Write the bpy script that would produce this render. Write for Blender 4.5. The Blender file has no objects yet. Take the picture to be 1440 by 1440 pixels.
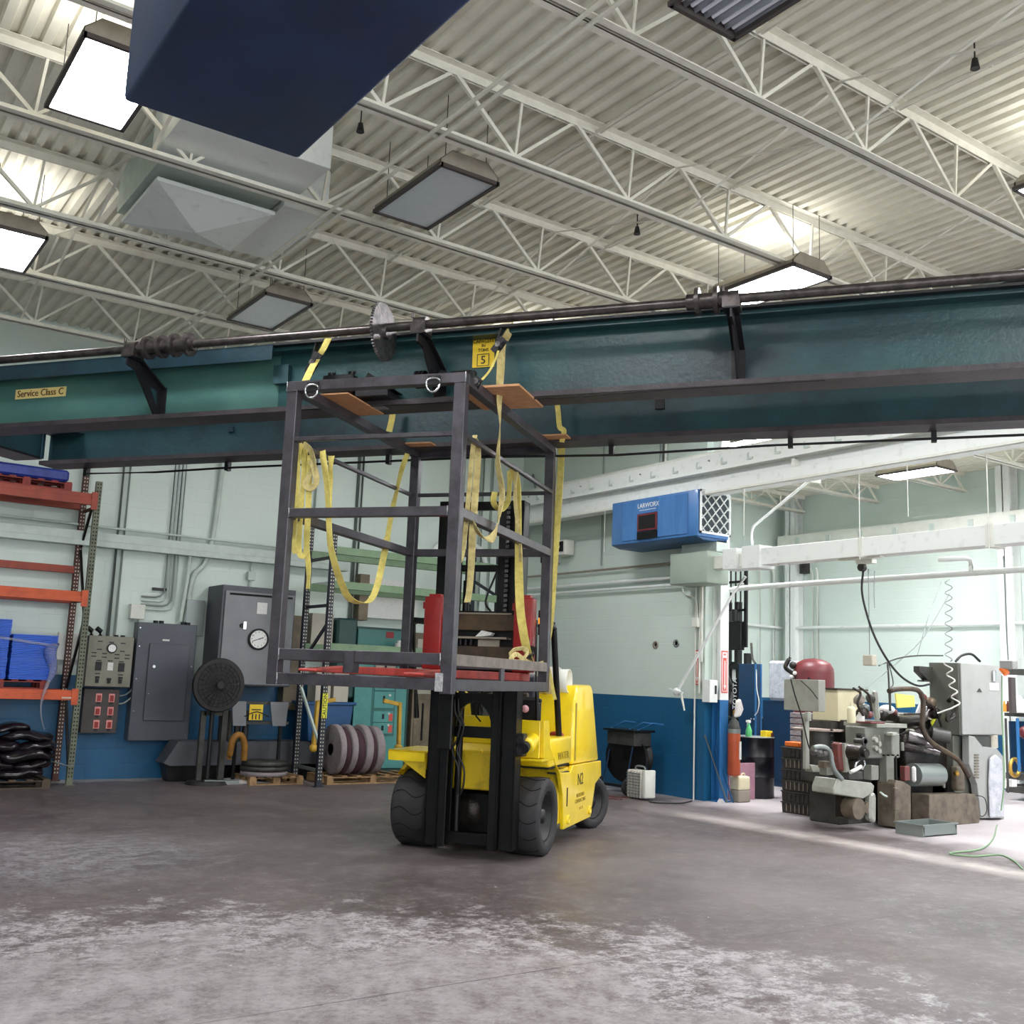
import bpy, bmesh, math, random
from mathutils import Vector, Matrix
random.seed(7)
C = bpy.context.scene.collection

# ------------------------------------------------------------------ camera, world, exposure
YAW, PITCH, ROLL, FPX, EYE = math.radians(34.887), math.radians(8.997), math.radians(2.229), 1482.69, 1.6
fw = Vector((math.sin(YAW)*math.cos(PITCH), math.cos(YAW)*math.cos(PITCH), math.sin(PITCH)))
r0 = Vector((math.cos(YAW), -math.sin(YAW), 0)); u0 = r0.cross(fw)
rt = math.cos(ROLL)*r0 + math.sin(ROLL)*u0
up = -math.sin(ROLL)*r0 + math.cos(ROLL)*u0
cam_d = bpy.data.cameras.new('camera'); cam = bpy.data.objects.new('camera', cam_d); C.objects.link(cam)
cam.matrix_world = Matrix(((rt.x, up.x, -fw.x, 0), (rt.y, up.y, -fw.y, 0), (rt.z, up.z, -fw.z, EYE), (0, 0, 0, 1)))
cam_d.sensor_width = 36; cam_d.lens = FPX/1440*36; cam_d.clip_end = 200
bpy.context.scene.camera = cam
sc = bpy.context.scene
sc.view_settings.view_transform = 'Standard'; sc.view_settings.look = 'None'
sc.view_settings.gamma = 1; sc.view_settings.use_curve_mapping = False
sc.view_settings.exposure = 1.2
w = bpy.data.worlds.new('world'); sc.world = w; w.use_nodes = True
w.node_tree.nodes['Background'].inputs[0].default_value = (0.88, 0.92, 0.95, 1)
w.node_tree.nodes['Background'].inputs[1].default_value = 1.55
LAMP = 26.0
BAY = 56.0        # the far bay's fixtures are fresher and brighter
UPLIGHT_FILL = 5.0   # upward light added over the lit fixtures to lift the ceiling, watts      # energy of each added light

# ------------------------------------------------------------------ frames and measuring
EYEV = Vector((0, 0, EYE))
def ray(px, py): return rt*((px-720)/FPX) - up*((py-720)/FPX) + fw
def atX(px, py, x): d = ray(px, py); return EYEV + d*(x/d.x)
def atY(px, py, y): d = ray(px, py); return EYEV + d*(y/d.y)
def atZ(px, py, z): d = ray(px, py); return EYEV + d*((z-EYE)/d.z)
FA = math.radians(53.05)                       # the truck, its cage and the bridge share this heading
FO = Vector((3.745, 6.039, 0)); FU = Vector((math.sin(FA), math.cos(FA), 0)); FV = Vector((math.cos(FA), -math.sin(FA), 0))
def f2w(p): return FO + FV*p[0] + FU*p[1] + Vector((0, 0, p[2]))
def w2f(q): d = q-FO; return Vector((d.dot(FV), d.dot(FU), q.z))
def fX(px, py, x): d = ray(px, py); t = (x-(EYEV-FO).dot(FV))/d.dot(FV); return w2f(EYEV+d*t)
def fY(px, py, y): d = ray(px, py); t = (y-(EYEV-FO).dot(FU))/d.dot(FU); return w2f(EYEV+d*t)

# ------------------------------------------------------------------ mesh builder
def perp(d):
    a = Vector((0, 0, 1)) if abs(d.z) < .9 else Vector((1, 0, 0))
    s = d.cross(a).normalized(); return s, s.cross(d).normalized()
class MB:
    def __init__(s): s.v = []; s.f = []; s.sm = []
    def add(s, vs, fs, smooth=False):
        n = len(s.v); s.v += [Vector(v) for v in vs]; s.f += [[i+n for i in f] for f in fs]; s.sm += [smooth]*len(fs); return s
    def box(s, x0, x1, y0, y1, z0, z1):
        if x1 < x0: x0, x1 = x1, x0
        if y1 < y0: y0, y1 = y1, y0
        if z1 < z0: z0, z1 = z1, z0
        return s.add([(x0,y0,z0),(x1,y0,z0),(x1,y1,z0),(x0,y1,z0),(x0,y0,z1),(x1,y0,z1),(x1,y1,z1),(x0,y1,z1)],
                     [(0,3,2,1),(4,5,6,7),(0,1,5,4),(1,2,6,5),(2,3,7,6),(3,0,4,7)])
    def bar(s, a, b, w, h=None, side=None):
        a = Vector(a); b = Vector(b); h = w if h is None else h; d = (b-a).normalized()
        if side is None: sd, u_ = perp(d)
        else: u_ = d.cross(Vector(side)).normalized(); sd = Vector(side) if abs(d.dot(Vector(side))) < 1e-3 else u_.cross(d).normalized()
        vs = [p + sd*(w/2*i) + u_*(h/2*j) for p in (a, b) for i, j in ((-1,-1),(1,-1),(1,1),(-1,1))]
        return s.add(vs, [(0,3,2,1),(4,5,6,7),(0,1,5,4),(1,2,6,5),(2,3,7,6),(3,0,4,7)])
    def cyl(s, a, b, r, r2=None, n=14, smooth=True, cap=True):
        a = Vector(a); b = Vector(b); r2 = r if r2 is None else r2; x, y = perp((b-a).normalized())
        c = [(math.cos(2*math.pi*i/n), math.sin(2*math.pi*i/n)) for i in range(n)]
        vs = [a + x*(r*p)+y*(r*q) for p, q in c] + [b + x*(r2*p)+y*(r2*q) for p, q in c]
        s.add(vs, [(i, (i+1) % n, n+(i+1) % n, n+i) for i in range(n)], smooth)
        if cap: s.add(vs, [list(range(n))[::-1], list(range(n, 2*n))])
        return s
    def tube(s, pts, r, n=8, closed=False):
        pts = [Vector(p) for p in pts]; m = len(pts); vs = []; fs = []; px = None
        for i, p in enumerate(pts):
            d = ((pts[(i+1) % m] if (i < m-1 or closed) else p) - (pts[i-1] if (i > 0 or closed) else p)).normalized()
            if px is None: x, y = perp(d)
            else:
                x = (px - d*px.dot(d)); x = x.normalized() if x.length > 1e-6 else perp(d)[0]; y = d.cross(x)
            px = x; rr = r[i] if isinstance(r, (list, tuple)) else r
            vs += [p + x*(rr*math.cos(2*math.pi*k/n)) + y*(rr*math.sin(2*math.pi*k/n)) for k in range(n)]
        for i in range(m if closed else m-1):
            j = (i+1) % m
            fs += [(i*n+k, i*n+(k+1) % n, j*n+(k+1) % n, j*n+k) for k in range(n)]
        s.add(vs, fs, True)
        if not closed: s.add(vs, [list(range(n))[::-1], list(range((m-1)*n, m*n))])
        return s
    def prism(s, poly, axis, a, b):
        """poly: 2-D outline in the plane across axis, extruded from a to b"""
        def P(q, t):
            return {'x': (t, q[0], q[1]), 'y': (q[0], t, q[1]), 'z': (q[0], q[1], t)}[axis]
        n = len(poly)
        return s.add([P(q, a) for q in poly]+[P(q, b) for q in poly],
                     [list(range(n))[::-1], list(range(n, 2*n))]+[(i, (i+1) % n, n+(i+1) % n, n+i) for i in range(n)])
    def lathe(s, prof, c, axis='z', n=28, smooth=True):
        """prof: (radius, height) pairs about axis through c"""
        c = Vector(c); A = {'x': Vector((1,0,0)), 'y': Vector((0,1,0)), 'z': Vector((0,0,1))}[axis] if isinstance(axis, str) else Vector(axis).normalized()
        x, y = perp(A); m = len(prof); vs = []
        for r, h in prof:
            vs += [c + A*h + x*(r*math.cos(2*math.pi*k/n)) + y*(r*math.sin(2*math.pi*k/n)) for k in range(n)]
        s.add(vs, [(i*n+k, i*n+(k+1) % n, (i+1)*n+(k+1) % n, (i+1)*n+k) for i in range(m-1) for k in range(n)], smooth)
        return s.add(vs, [list(range(n))[::-1], list(range((m-1)*n, m*n))])
    def ribbon(s, pts, w, side=(1, 0, 0), t=.006, twist=None):
        pts = [Vector(p) for p in pts]; vs = []; m = len(pts)
        for i, p in enumerate(pts):
            d = (pts[min(i+1, m-1)] - pts[max(i-1, 0)]).normalized(); sd = Vector(side); sd = (sd - d*sd.dot(d)).normalized()
            if twist: sd = Matrix.Rotation(twist[i], 3, d) @ sd
            nn = d.cross(sd)
            vs += [p+sd*(w/2)+nn*(t/2), p-sd*(w/2)+nn*(t/2), p-sd*(w/2)-nn*(t/2), p+sd*(w/2)-nn*(t/2)]
        fs = [(i*4+k, i*4+(k+1) % 4, i*4+4+(k+1) % 4, i*4+4+k) for i in range(m-1) for k in range(4)]
        return s.add(vs, fs+[(3,2,1,0), tuple(range(4*m-4, 4*m))])
    def sphere(s, c, r, n=12, sz=1.0):
        pr = [(r*math.sin(math.pi*i/n)+1e-4, -r*sz*math.cos(math.pi*i/n)) for i in range(n+1)]
        return s.lathe(pr, c, 'z', 2*n)
    def build(s, name, m, parent=None, bevel=0, frame='W', label=None, seg=1, weld=False):
        me = bpy.data.meshes.new(name); vs = s.v
        if parent is not None: off = OFF[parent.name]
        else:
            xs = [v.x for v in vs]; ys = [v.y for v in vs]; zs = [v.z for v in vs]
            off = Vector(((min(xs)+max(xs))/2, (min(ys)+max(ys))/2, min(zs)))
        me.from_pydata([v-off for v in vs], [], s.f); me.update()
        for p, q in zip(me.polygons, s.sm): p.use_smooth = q
        bm = bmesh.new(); bm.from_mesh(me); bmesh.ops.recalc_face_normals(bm, faces=bm.faces); bm.to_mesh(me); bm.free()
        o = bpy.data.objects.new(name, me); C.objects.link(o)
        me.materials.append(M[m] if isinstance(m, str) else m)
        if parent is not None: o.parent = parent
        elif frame == 'F': o.location = f2w(off); o.rotation_euler = (0, 0, -FA)
        else: o.location = off
        OFF[o.name] = off
        if bevel:
            b = o.modifiers.new('bevel', 'BEVEL'); b.width = bevel; b.segments = seg; b.limit_method = 'ANGLE'; b.angle_limit = math.radians(40)
            if seg > 1: 
                for p in me.polygons: p.use_smooth = True
        if label: o['label'] = label
        return o
OFF = {}
def tag(o, label, cat, group=None, kind=None):
    o['label'] = label; o['category'] = cat
    if group: o['group'] = group
    if kind: o['kind'] = kind
    return o
def thing(name, label, cat, loc, frame='W', group=None, kind=None):
    o = bpy.data.objects.new(name, None); C.objects.link(o); o.empty_display_size = .1
    loc = Vector(loc); OFF[o.name] = loc
    if frame == 'F': o.location = f2w(loc); o.rotation_euler = (0, 0, -FA)
    else: o.location = loc
    return tag(o, label, cat, group, kind)
def struct(o): o['kind'] = 'structure'; return o
def dup(root, delta, label, group=None):
    def cp(o, par):
        c = o.copy(); C.objects.link(c); OFF[c.name] = OFF[o.name]
        if par is not None: c.parent = par
        for ch in [k for k in bpy.data.objects if k.parent == o and k.name != c.name]: cp(ch, c)
        return c
    r = cp(root, None); r.location = root.location + Vector(delta); r['label'] = label
    if group: r['group'] = group
    return r
FONT = {}
def lettering(body, size, origin, right, upv, m, parent, name='lettering', align='CENTER', depth=.002, sx=1.0):
    cu = bpy.data.curves.new(name, 'FONT'); cu.body = body; cu.size = size; cu.align_x = align; cu.align_y = 'CENTER'; cu.extrude = depth; cu.resolution_u = 3
    o = bpy.data.objects.new(name, cu); C.objects.link(o)
    dg = bpy.context.evaluated_depsgraph_get(); me = bpy.data.meshes.new_from_object(o.evaluated_get(dg)); bpy.data.objects.remove(o); bpy.data.curves.remove(cu)
    R = Vector(right).normalized(); U = Vector(upv).normalized(); N = R.cross(U)
    mb = MB(); mb.add([Vector(origin)+R*(v.co.x*sx)+U*v.co.y+N*v.co.z for v in me.vertices], [list(p.vertices) for p in me.polygons])
    bpy.data.meshes.remove(me)
    return mb.build(name, m, parent)

# ------------------------------------------------------------------ materials
def lin(c): return tuple(((x/255)/12.92 if x/255 <= .04045 else ((x/255+.055)/1.055)**2.4) for x in c)+(1,)
M = {}
def mat(name, c, rough=.5, metal=0, c2=None, nscale=6, amt=.5, bump=0, bscale=60, spec=.5, emit=None, alpha=None, coat=0, stretch=None, lo=.42, hi=.68):
    m = bpy.data.materials.new(name); m.use_nodes = True; nt = m.node_tree; b = nt.nodes['Principled BSDF']
    b.inputs['Base Color'].default_value = lin(c); b.inputs['Roughness'].default_value = rough; b.inputs['Metallic'].default_value = metal
    b.inputs['Specular IOR Level'].default_value = spec
    if coat: b.inputs['Coat Weight'].default_value = coat
    tc = nt.nodes.new('ShaderNodeTexCoord'); mp = nt.nodes.new('ShaderNodeMapping'); nt.links.new(tc.outputs['Object'], mp.inputs[0])
    if stretch: mp.inputs['Scale'].default_value = stretch
    if c2 is not None:
        n = nt.nodes.new('ShaderNodeTexNoise'); n.inputs['Scale'].default_value = nscale; n.inputs['Detail'].default_value = 7; n.inputs['Roughness'].default_value = .65
        nt.links.new(mp.outputs[0], n.inputs['Vector'])
        r = nt.nodes.new('ShaderNodeMapRange'); r.inputs[1].default_value = lo; r.inputs[2].default_value = hi; r.inputs[4].default_value = amt
        nt.links.new(n.outputs[0], r.inputs[0])
        mx = nt.nodes.new('ShaderNodeMix'); mx.data_type = 'RGBA'; mx.inputs[6].default_value = lin(c); mx.inputs[7].default_value = lin(c2)
        nt.links.new(r.outputs[0], mx.inputs[0]); nt.links.new(mx.outputs[2], b.inputs['Base Color'])
    if bump:
        n2 = nt.nodes.new('ShaderNodeTexNoise'); n2.inputs['Scale'].default_value = bscale; n2.inputs['Detail'].default_value = 4
        nt.links.new(tc.outputs['Object'], n2.inputs['Vector'])
        bp = nt.nodes.new('ShaderNodeBump'); bp.inputs['Strength'].default_value = bump; bp.inputs['Distance'].default_value = .01
        nt.links.new(n2.outputs[0], bp.inputs['Height']); nt.links.new(bp.outputs[0], b.inputs['Normal'])
    if emit:
        b.inputs['Emission Color'].default_value = lin(emit[0]); b.inputs['Emission Strength'].default_value = emit[1]
    if alpha is not None:
        b.inputs['Transmission Weight'].default_value = alpha; b.inputs['IOR'].default_value = 1.3
    M[name] = m; return m
mat('ceiling_paint', (232,229,214), .7, c2=(206,202,186), nscale=3, amt=.5)
mat('joist_paint', (234,231,218), .6, c2=(196,190,174), nscale=9, amt=.35)
mat('cream_paint', (222,224,214), .55, c2=(196,196,184), nscale=5, amt=.4)
mat('white_paint', (228,232,228), .5, c2=(170,172,165), nscale=8, amt=.4, lo=.55, hi=.75)
mat('conduit_paint', (196,208,200), .5, c2=(160,170,162), nscale=8, amt=.4)
mat('pull_green', (158,172,158), .5, c2=(140,154,140), nscale=3, amt=.5)
mat('conduit_grey', (140,148,145), .4, .5)
mat('teal_lit_tone', (72,112,104), .42, c2=(50,90,90), nscale=1.6, amt=.8, bump=.3, bscale=26, stretch=(.6,1,1.2))  # girder teal with the brighter light on its left put into the colour
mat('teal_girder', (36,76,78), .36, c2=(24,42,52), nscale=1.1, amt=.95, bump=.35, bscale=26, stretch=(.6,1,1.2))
mat('teal_far', (36,70,76), .42, c2=(24,40,50), nscale=1.3, amt=.9, bump=.3, bscale=24)
mat('channel_teal', (32,58,68), .35, c2=(18,34,44), nscale=3, amt=.8, bump=.2, bscale=30)
mat('girder_edge', (62,54,58), .45, c2=(28,26,30), nscale=5, amt=.8, bump=.3, bscale=40)
mat('dark_steel', (34,32,36), .42, .3, c2=(18,17,20), nscale=8, amt=.7, bump=.2)
mat('shaft_steel', (92,86,84), .32, .75, c2=(40,36,36), nscale=12, amt=.8)
mat('gear_steel', (120,116,116), .3, .8, c2=(36,34,34), nscale=14, amt=.8, bump=.4, bscale=60)
mat('cage_steel', (84,80,86), .38, .55, c2=(52,48,54), nscale=7, amt=.7, bump=.08)
mat('weld', (190,190,192), .3, .8, c2=(120,120,124), nscale=30, amt=.8, bump=.6, bscale=120)
mat('dull_rail', (132,120,112), .5, .3, c2=(84,76,72), nscale=9, amt=.7)
mat('strap', (226,210,116), .75, c2=(188,170,84), nscale=14, amt=.8, bump=.5, bscale=180)
mat('strap_worn', (206,190,128), .8, c2=(150,132,82), nscale=14, amt=.9, bump=.5, bscale=180)
mat('wood', (196,148,104), .7, c2=(150,100,62), nscale=9, amt=.8, stretch=(1,6,6), bump=.2)
mat('pallet_wood', (172,138,98), .8, c2=(110,82,54), nscale=8, amt=.8, bump=.3)
mat('old_wood', (92,78,66), .85, c2=(54,46,40), nscale=8, amt=.8, bump=.3)
mat('forklift_yellow', (244,212,30), .28, c2=(206,168,22), nscale=5, amt=.4, coat=.5, lo=.5, hi=.75)
mat('forklift_yellow_dirty', (222,190,34), .38, c2=(128,100,30), nscale=7, amt=.6, lo=.5, hi=.75)
mat('mast_black', (11,11,12), .38, .2, c2=(30,28,28), nscale=8, amt=.6, spec=.4)
mat('rubber', (40,39,42), .72, c2=(58,54,54), nscale=6, amt=.6, bump=.15, bscale=80)
mat('rubber_groove', (14,14,15), .9)
mat('hub_black', (13,13,14), .5, c2=(30,28,28), nscale=16, amt=.5)
mat('red_paint', (150,28,26), .4, c2=(112,18,20), nscale=5, amt=.6)
mat('red_fork', (176,62,54), .5, c2=(120,40,38), nscale=7, amt=.7, bump=.1)
mat('carriage_brown', (64,54,46), .55, .3, c2=(110,88,58), nscale=5, amt=.6, bump=.2)
mat('carriage_edge', (150,140,126), .5, .4)
mat('black_plastic', (20,20,22), .5)
mat('dark_seat', (28,30,42), .6)
mat('hose_black', (16,16,17), .5)
mat('chrome', (200,202,205), .22, .95)
mat('tank_silver', (214,206,196), .35, .4)
mat('orange_lamp', (250,150,30), .3, emit=((255,150,30), .6))
mat('pink', (232,170,180), .5)
mat('sign_yellow', (240,204,40), .5, c2=(214,178,36), nscale=9, amt=.4)
mat('sign_cream', (236,214,140), .5)
mat('ink', (18,16,16), .5)
mat('ink_brown', (90,40,22), .5)
mat('ink_fade', (150,128,40), .5)
mat('grey_cabinet', (122,124,128), .42, .2, c2=(100,102,108), nscale=2.5, amt=.5)
mat('grey_cabinet_dark', (84,86,92), .5, .2, c2=(68,70,76), nscale=2.5, amt=.5)
mat('panel_grey', (82,86,94), .42, .2, c2=(68,70,78), nscale=2.5, amt=.5)
mat('olive_grey', (132,130,116), .42, .2, c2=(108,104,92), nscale=6, amt=.5)
mat('brown_grey', (78,72,70), .5, .2, c2=(60,52,50), nscale=6, amt=.6)
mat('switch_red', (150,40,40), .4)
mat('switch_plate', (226,150,142), .5)
mat('clock_face', (236,236,232), .4)
mat('label_white', (224,224,218), .5, c2=(190,190,186), nscale=40, amt=.5)
mat('fan_black', (26,22,22), .55, c2=(44,38,36), nscale=14, amt=.5)
mat('rack_orange', (206,88,42), .45, c2=(150,58,34), nscale=6, amt=.5)
mat('rack_rust', (156,66,46), .5, c2=(110,44,34), nscale=6, amt=.6)
mat('upright_rust', (84,46,38), .6, c2=(48,30,28), nscale=7, amt=.7)
mat('upright_olive', (112,118,98), .55, c2=(76,72,58), nscale=5, amt=.7)
mat('upright_navy', (36,40,54), .5, c2=(20,22,30), nscale=7, amt=.7)
mat('hole_dark', (14,14,15), .9)
mat('hole_light', (190,188,170), .7)
mat('rack_green', (112,138,106), .5, c2=(84,106,80), nscale=6, amt=.5)
mat('blue_plastic', (24,92,206), .32, c2=(16,70,176), nscale=5, amt=.4)
mat('blue_wrap', (40,62,150), .25, c2=(22,38,104), nscale=5, amt=.7)
mat('red_pallet', (138,44,36), .6, c2=(96,32,30), nscale=6, amt=.6)
mat('bag_black', (24,19,24), .15, c2=(44,34,42), nscale=6, amt=.5, bump=.4, bscale=14)
mat('wrap_clear', (225,228,240), .15, alpha=.85)
mat('teal_gear', (92,162,156), .42, c2=(72,138,134), nscale=3, amt=.6)
mat('teal_dark', (38,76,72), .45)
mat('teal_mid', (66,122,116), .45)
mat('beige', (188,182,166), .55, c2=(160,152,134), nscale=5, amt=.5)
mat('tan_panel', (128,116,96), .6, c2=(92,82,68), nscale=5, amt=.7)
mat('blue_bin', (26,78,126), .45)
mat('grind_grey', (150,140,142), .8, c2=(122,112,114), nscale=20, amt=.6, bump=.4)
mat('grind_maroon', (70,44,52), .8, bump=.3)
mat('hoist_yellow', (206,166,56), .5, c2=(170,128,34), nscale=8, amt=.6)
mat('orange_dull', (150,104,34), .6, c2=(100,70,28), nscale=8, amt=.7)
mat('caution_yellow', (228,228,60), .5)
mat('blue_unit', (70,122,180), .38, c2=(44,92,154), nscale=3, amt=.7, stretch=(2,2,.4), coat=.3)
mat('navy_box', (22,48,88), .42, c2=(12,28,52), nscale=2.0, amt=.8, bump=.08)
mat('filter_media', (58,66,70), .9, bump=.8, bscale=50)
mat('filter_frame', (224,228,226), .6)
mat('shroud_brown', (150,142,128), .55, c2=(112,100,92), nscale=7, amt=.5)
mat('shroud_dark', (70,62,60), .5)
mat('lens_off', (214,220,226), .18, c2=(180,186,190), nscale=12, amt=.5, stretch=(1,14,1), coat=.4)
mat('reflector', (186,190,198), .2, .7)
mat('tube_glass', (236,240,250), .15, coat=.6)
mat('lens_lit', (255,255,255), .4, emit=((250,250,255), LAMP))
mat('lens_lit_bay', (255,255,255), .4, emit=((250,250,255), BAY))
mat('fe_sign', (214,92,84), .5)
mat('fe_sign_white', (238,236,232), .5)
mat('drum_black', (14,15,22), .3, c2=(24,26,34), nscale=5, amt=.5)
mat('jug_yellow', (218,210,176), .5, c2=(198,190,156), nscale=6, amt=.5)
mat('jug_grey', (142,134,122), .5)
mat('pink_board', (176,132,148), .8, c2=(150,108,126), nscale=9, amt=.6, bump=.3)
mat('cyl_orange', (176,80,46), .45, c2=(140,58,36), nscale=5, amt=.5)
mat('bottle_green', (96,190,120), .3)
mat('locker_blue', (16,52,84), .45, c2=(12,40,68), nscale=4, amt=.5)
mat('bright_blue', (38,104,160), .5)
mat('tank_red', (104,38,42), .42, c2=(82,28,34), nscale=4, amt=.6)
mat('crate_dark', (48,44,42), .75, c2=(82,74,70), nscale=18, amt=.6, bump=.5, bscale=50)
mat('orange_plastic', (236,120,50), .45)
mat('amber_plastic', (232,160,50), .45)
mat('machine_grey', (128,130,122), .42, c2=(92,90,80), nscale=5, amt=.6, bump=.1)
mat('machine_light', (158,160,150), .45, c2=(120,116,104), nscale=5, amt=.5)
mat('machine_dark', (70,70,66), .5, .2, c2=(36,34,32), nscale=6, amt=.8, bump=.2)
mat('machine_oily', (34,30,28), .35, .4, c2=(72,60,50), nscale=12, amt=.6, bump=.5, bscale=40)
mat('machine_base', (112,102,88), .55, c2=(66,54,44), nscale=6, amt=.8, bump=.2)
mat('cab_light', (158,160,156), .45, c2=(142,142,136), nscale=3, amt=.5)
mat('cab_side', (104,106,98), .45, c2=(84,84,76), nscale=4, amt=.5)
mat('red_guard', (116,56,52), .5, c2=(84,60,58), nscale=9, amt=.7)
mat('paper_white', (232,230,228), .6, c2=(204,200,200), nscale=20, amt=.4)
mat('yellow_paper', (236,220,110), .6)
mat('plastic_bag', (196,198,204), .25, c2=(160,162,168), nscale=9, amt=.8, bump=.7, bscale=30)
mat('plywood', (176,160,150), .7, c2=(140,120,108), nscale=9, amt=.7)
mat('cable_green', (132,168,126), .5)
mat('cable_white', (214,214,206), .5)
mat('heater_beige', (190,184,176), .5)
mat('dust_white', (214,210,206), .9, c2=(180,176,174), nscale=12, amt=.6, bump=.6)
mat('brass', (190,150,70), .35, .8)
mat('grey_stack', (150,142,142), .6, c2=(112,104,106), nscale=10, amt=.8, stretch=(1,1,8))

# painted block wall: pale green above, blue below a painted line
def wall_mat(name, axis):
    m = bpy.data.materials.new(name); m.use_nodes = True; nt = m.node_tree; b = nt.nodes['Principled BSDF']; b.inputs['Roughness'].default_value = .42
    tc = nt.nodes.new('ShaderNodeNewGeometry'); sp = nt.nodes.new('ShaderNodeSeparateXYZ'); nt.links.new(tc.outputs['Position'], sp.inputs[0])
    gt = nt.nodes.new('ShaderNodeMath'); gt.operation = 'GREATER_THAN'; gt.inputs[1].default_value = 1.42; nt.links.new(sp.outputs['Z'], gt.inputs[0])
    n = nt.nodes.new('ShaderNodeTexNoise'); n.inputs['Scale'].default_value = 1.2; n.inputs['Detail'].default_value = 6; nt.links.new(tc.outputs['Position'], n.inputs['Vector'])
    def two(a, c):
        x = nt.nodes.new('ShaderNodeMix'); x.data_type = 'RGBA'; x.inputs[6].default_value = lin(a); x.inputs[7].default_value = lin(c); nt.links.new(n.outputs[0], x.inputs[0]); return x
    blue = two((24,96,140), (30,82,116)); green = two((216,228,220), (198,212,202))
    mx = nt.nodes.new('ShaderNodeMix'); mx.data_type = 'RGBA'; nt.links.new(gt.outputs[0], mx.inputs[0]); nt.links.new(blue.outputs[2], mx.inputs[6]); nt.links.new(green.outputs[2], mx.inputs[7])
    nt.links.new(mx.outputs[2], b.inputs['Base Color'])
    cb = nt.nodes.new('ShaderNodeCombineXYZ'); nt.links.new(sp.outputs[axis], cb.inputs[0]); nt.links.new(sp.outputs['Z'], cb.inputs[1])
    br = nt.nodes.new('ShaderNodeTexBrick'); nt.links.new(cb.outputs[0], br.inputs['Vector'])
    br.inputs['Scale'].default_value = 1; br.inputs['Brick Width'].default_value = .406; br.inputs['Row Height'].default_value = .203; br.inputs['Mortar Size'].default_value = .006; br.inputs['Mortar Smooth'].default_value = .6
    bp = nt.nodes.new('ShaderNodeBump'); bp.inputs['Strength'].default_value = .35; bp.inputs['Distance'].default_value = .006; bp.invert = True
    nt.links.new(br.outputs['Fac'], bp.inputs['Height']); nt.links.new(bp.outputs[0], b.inputs['Normal'])
    M[name] = m
wall_mat('wall_x', 'X'); wall_mat('wall_y', 'Y')

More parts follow.
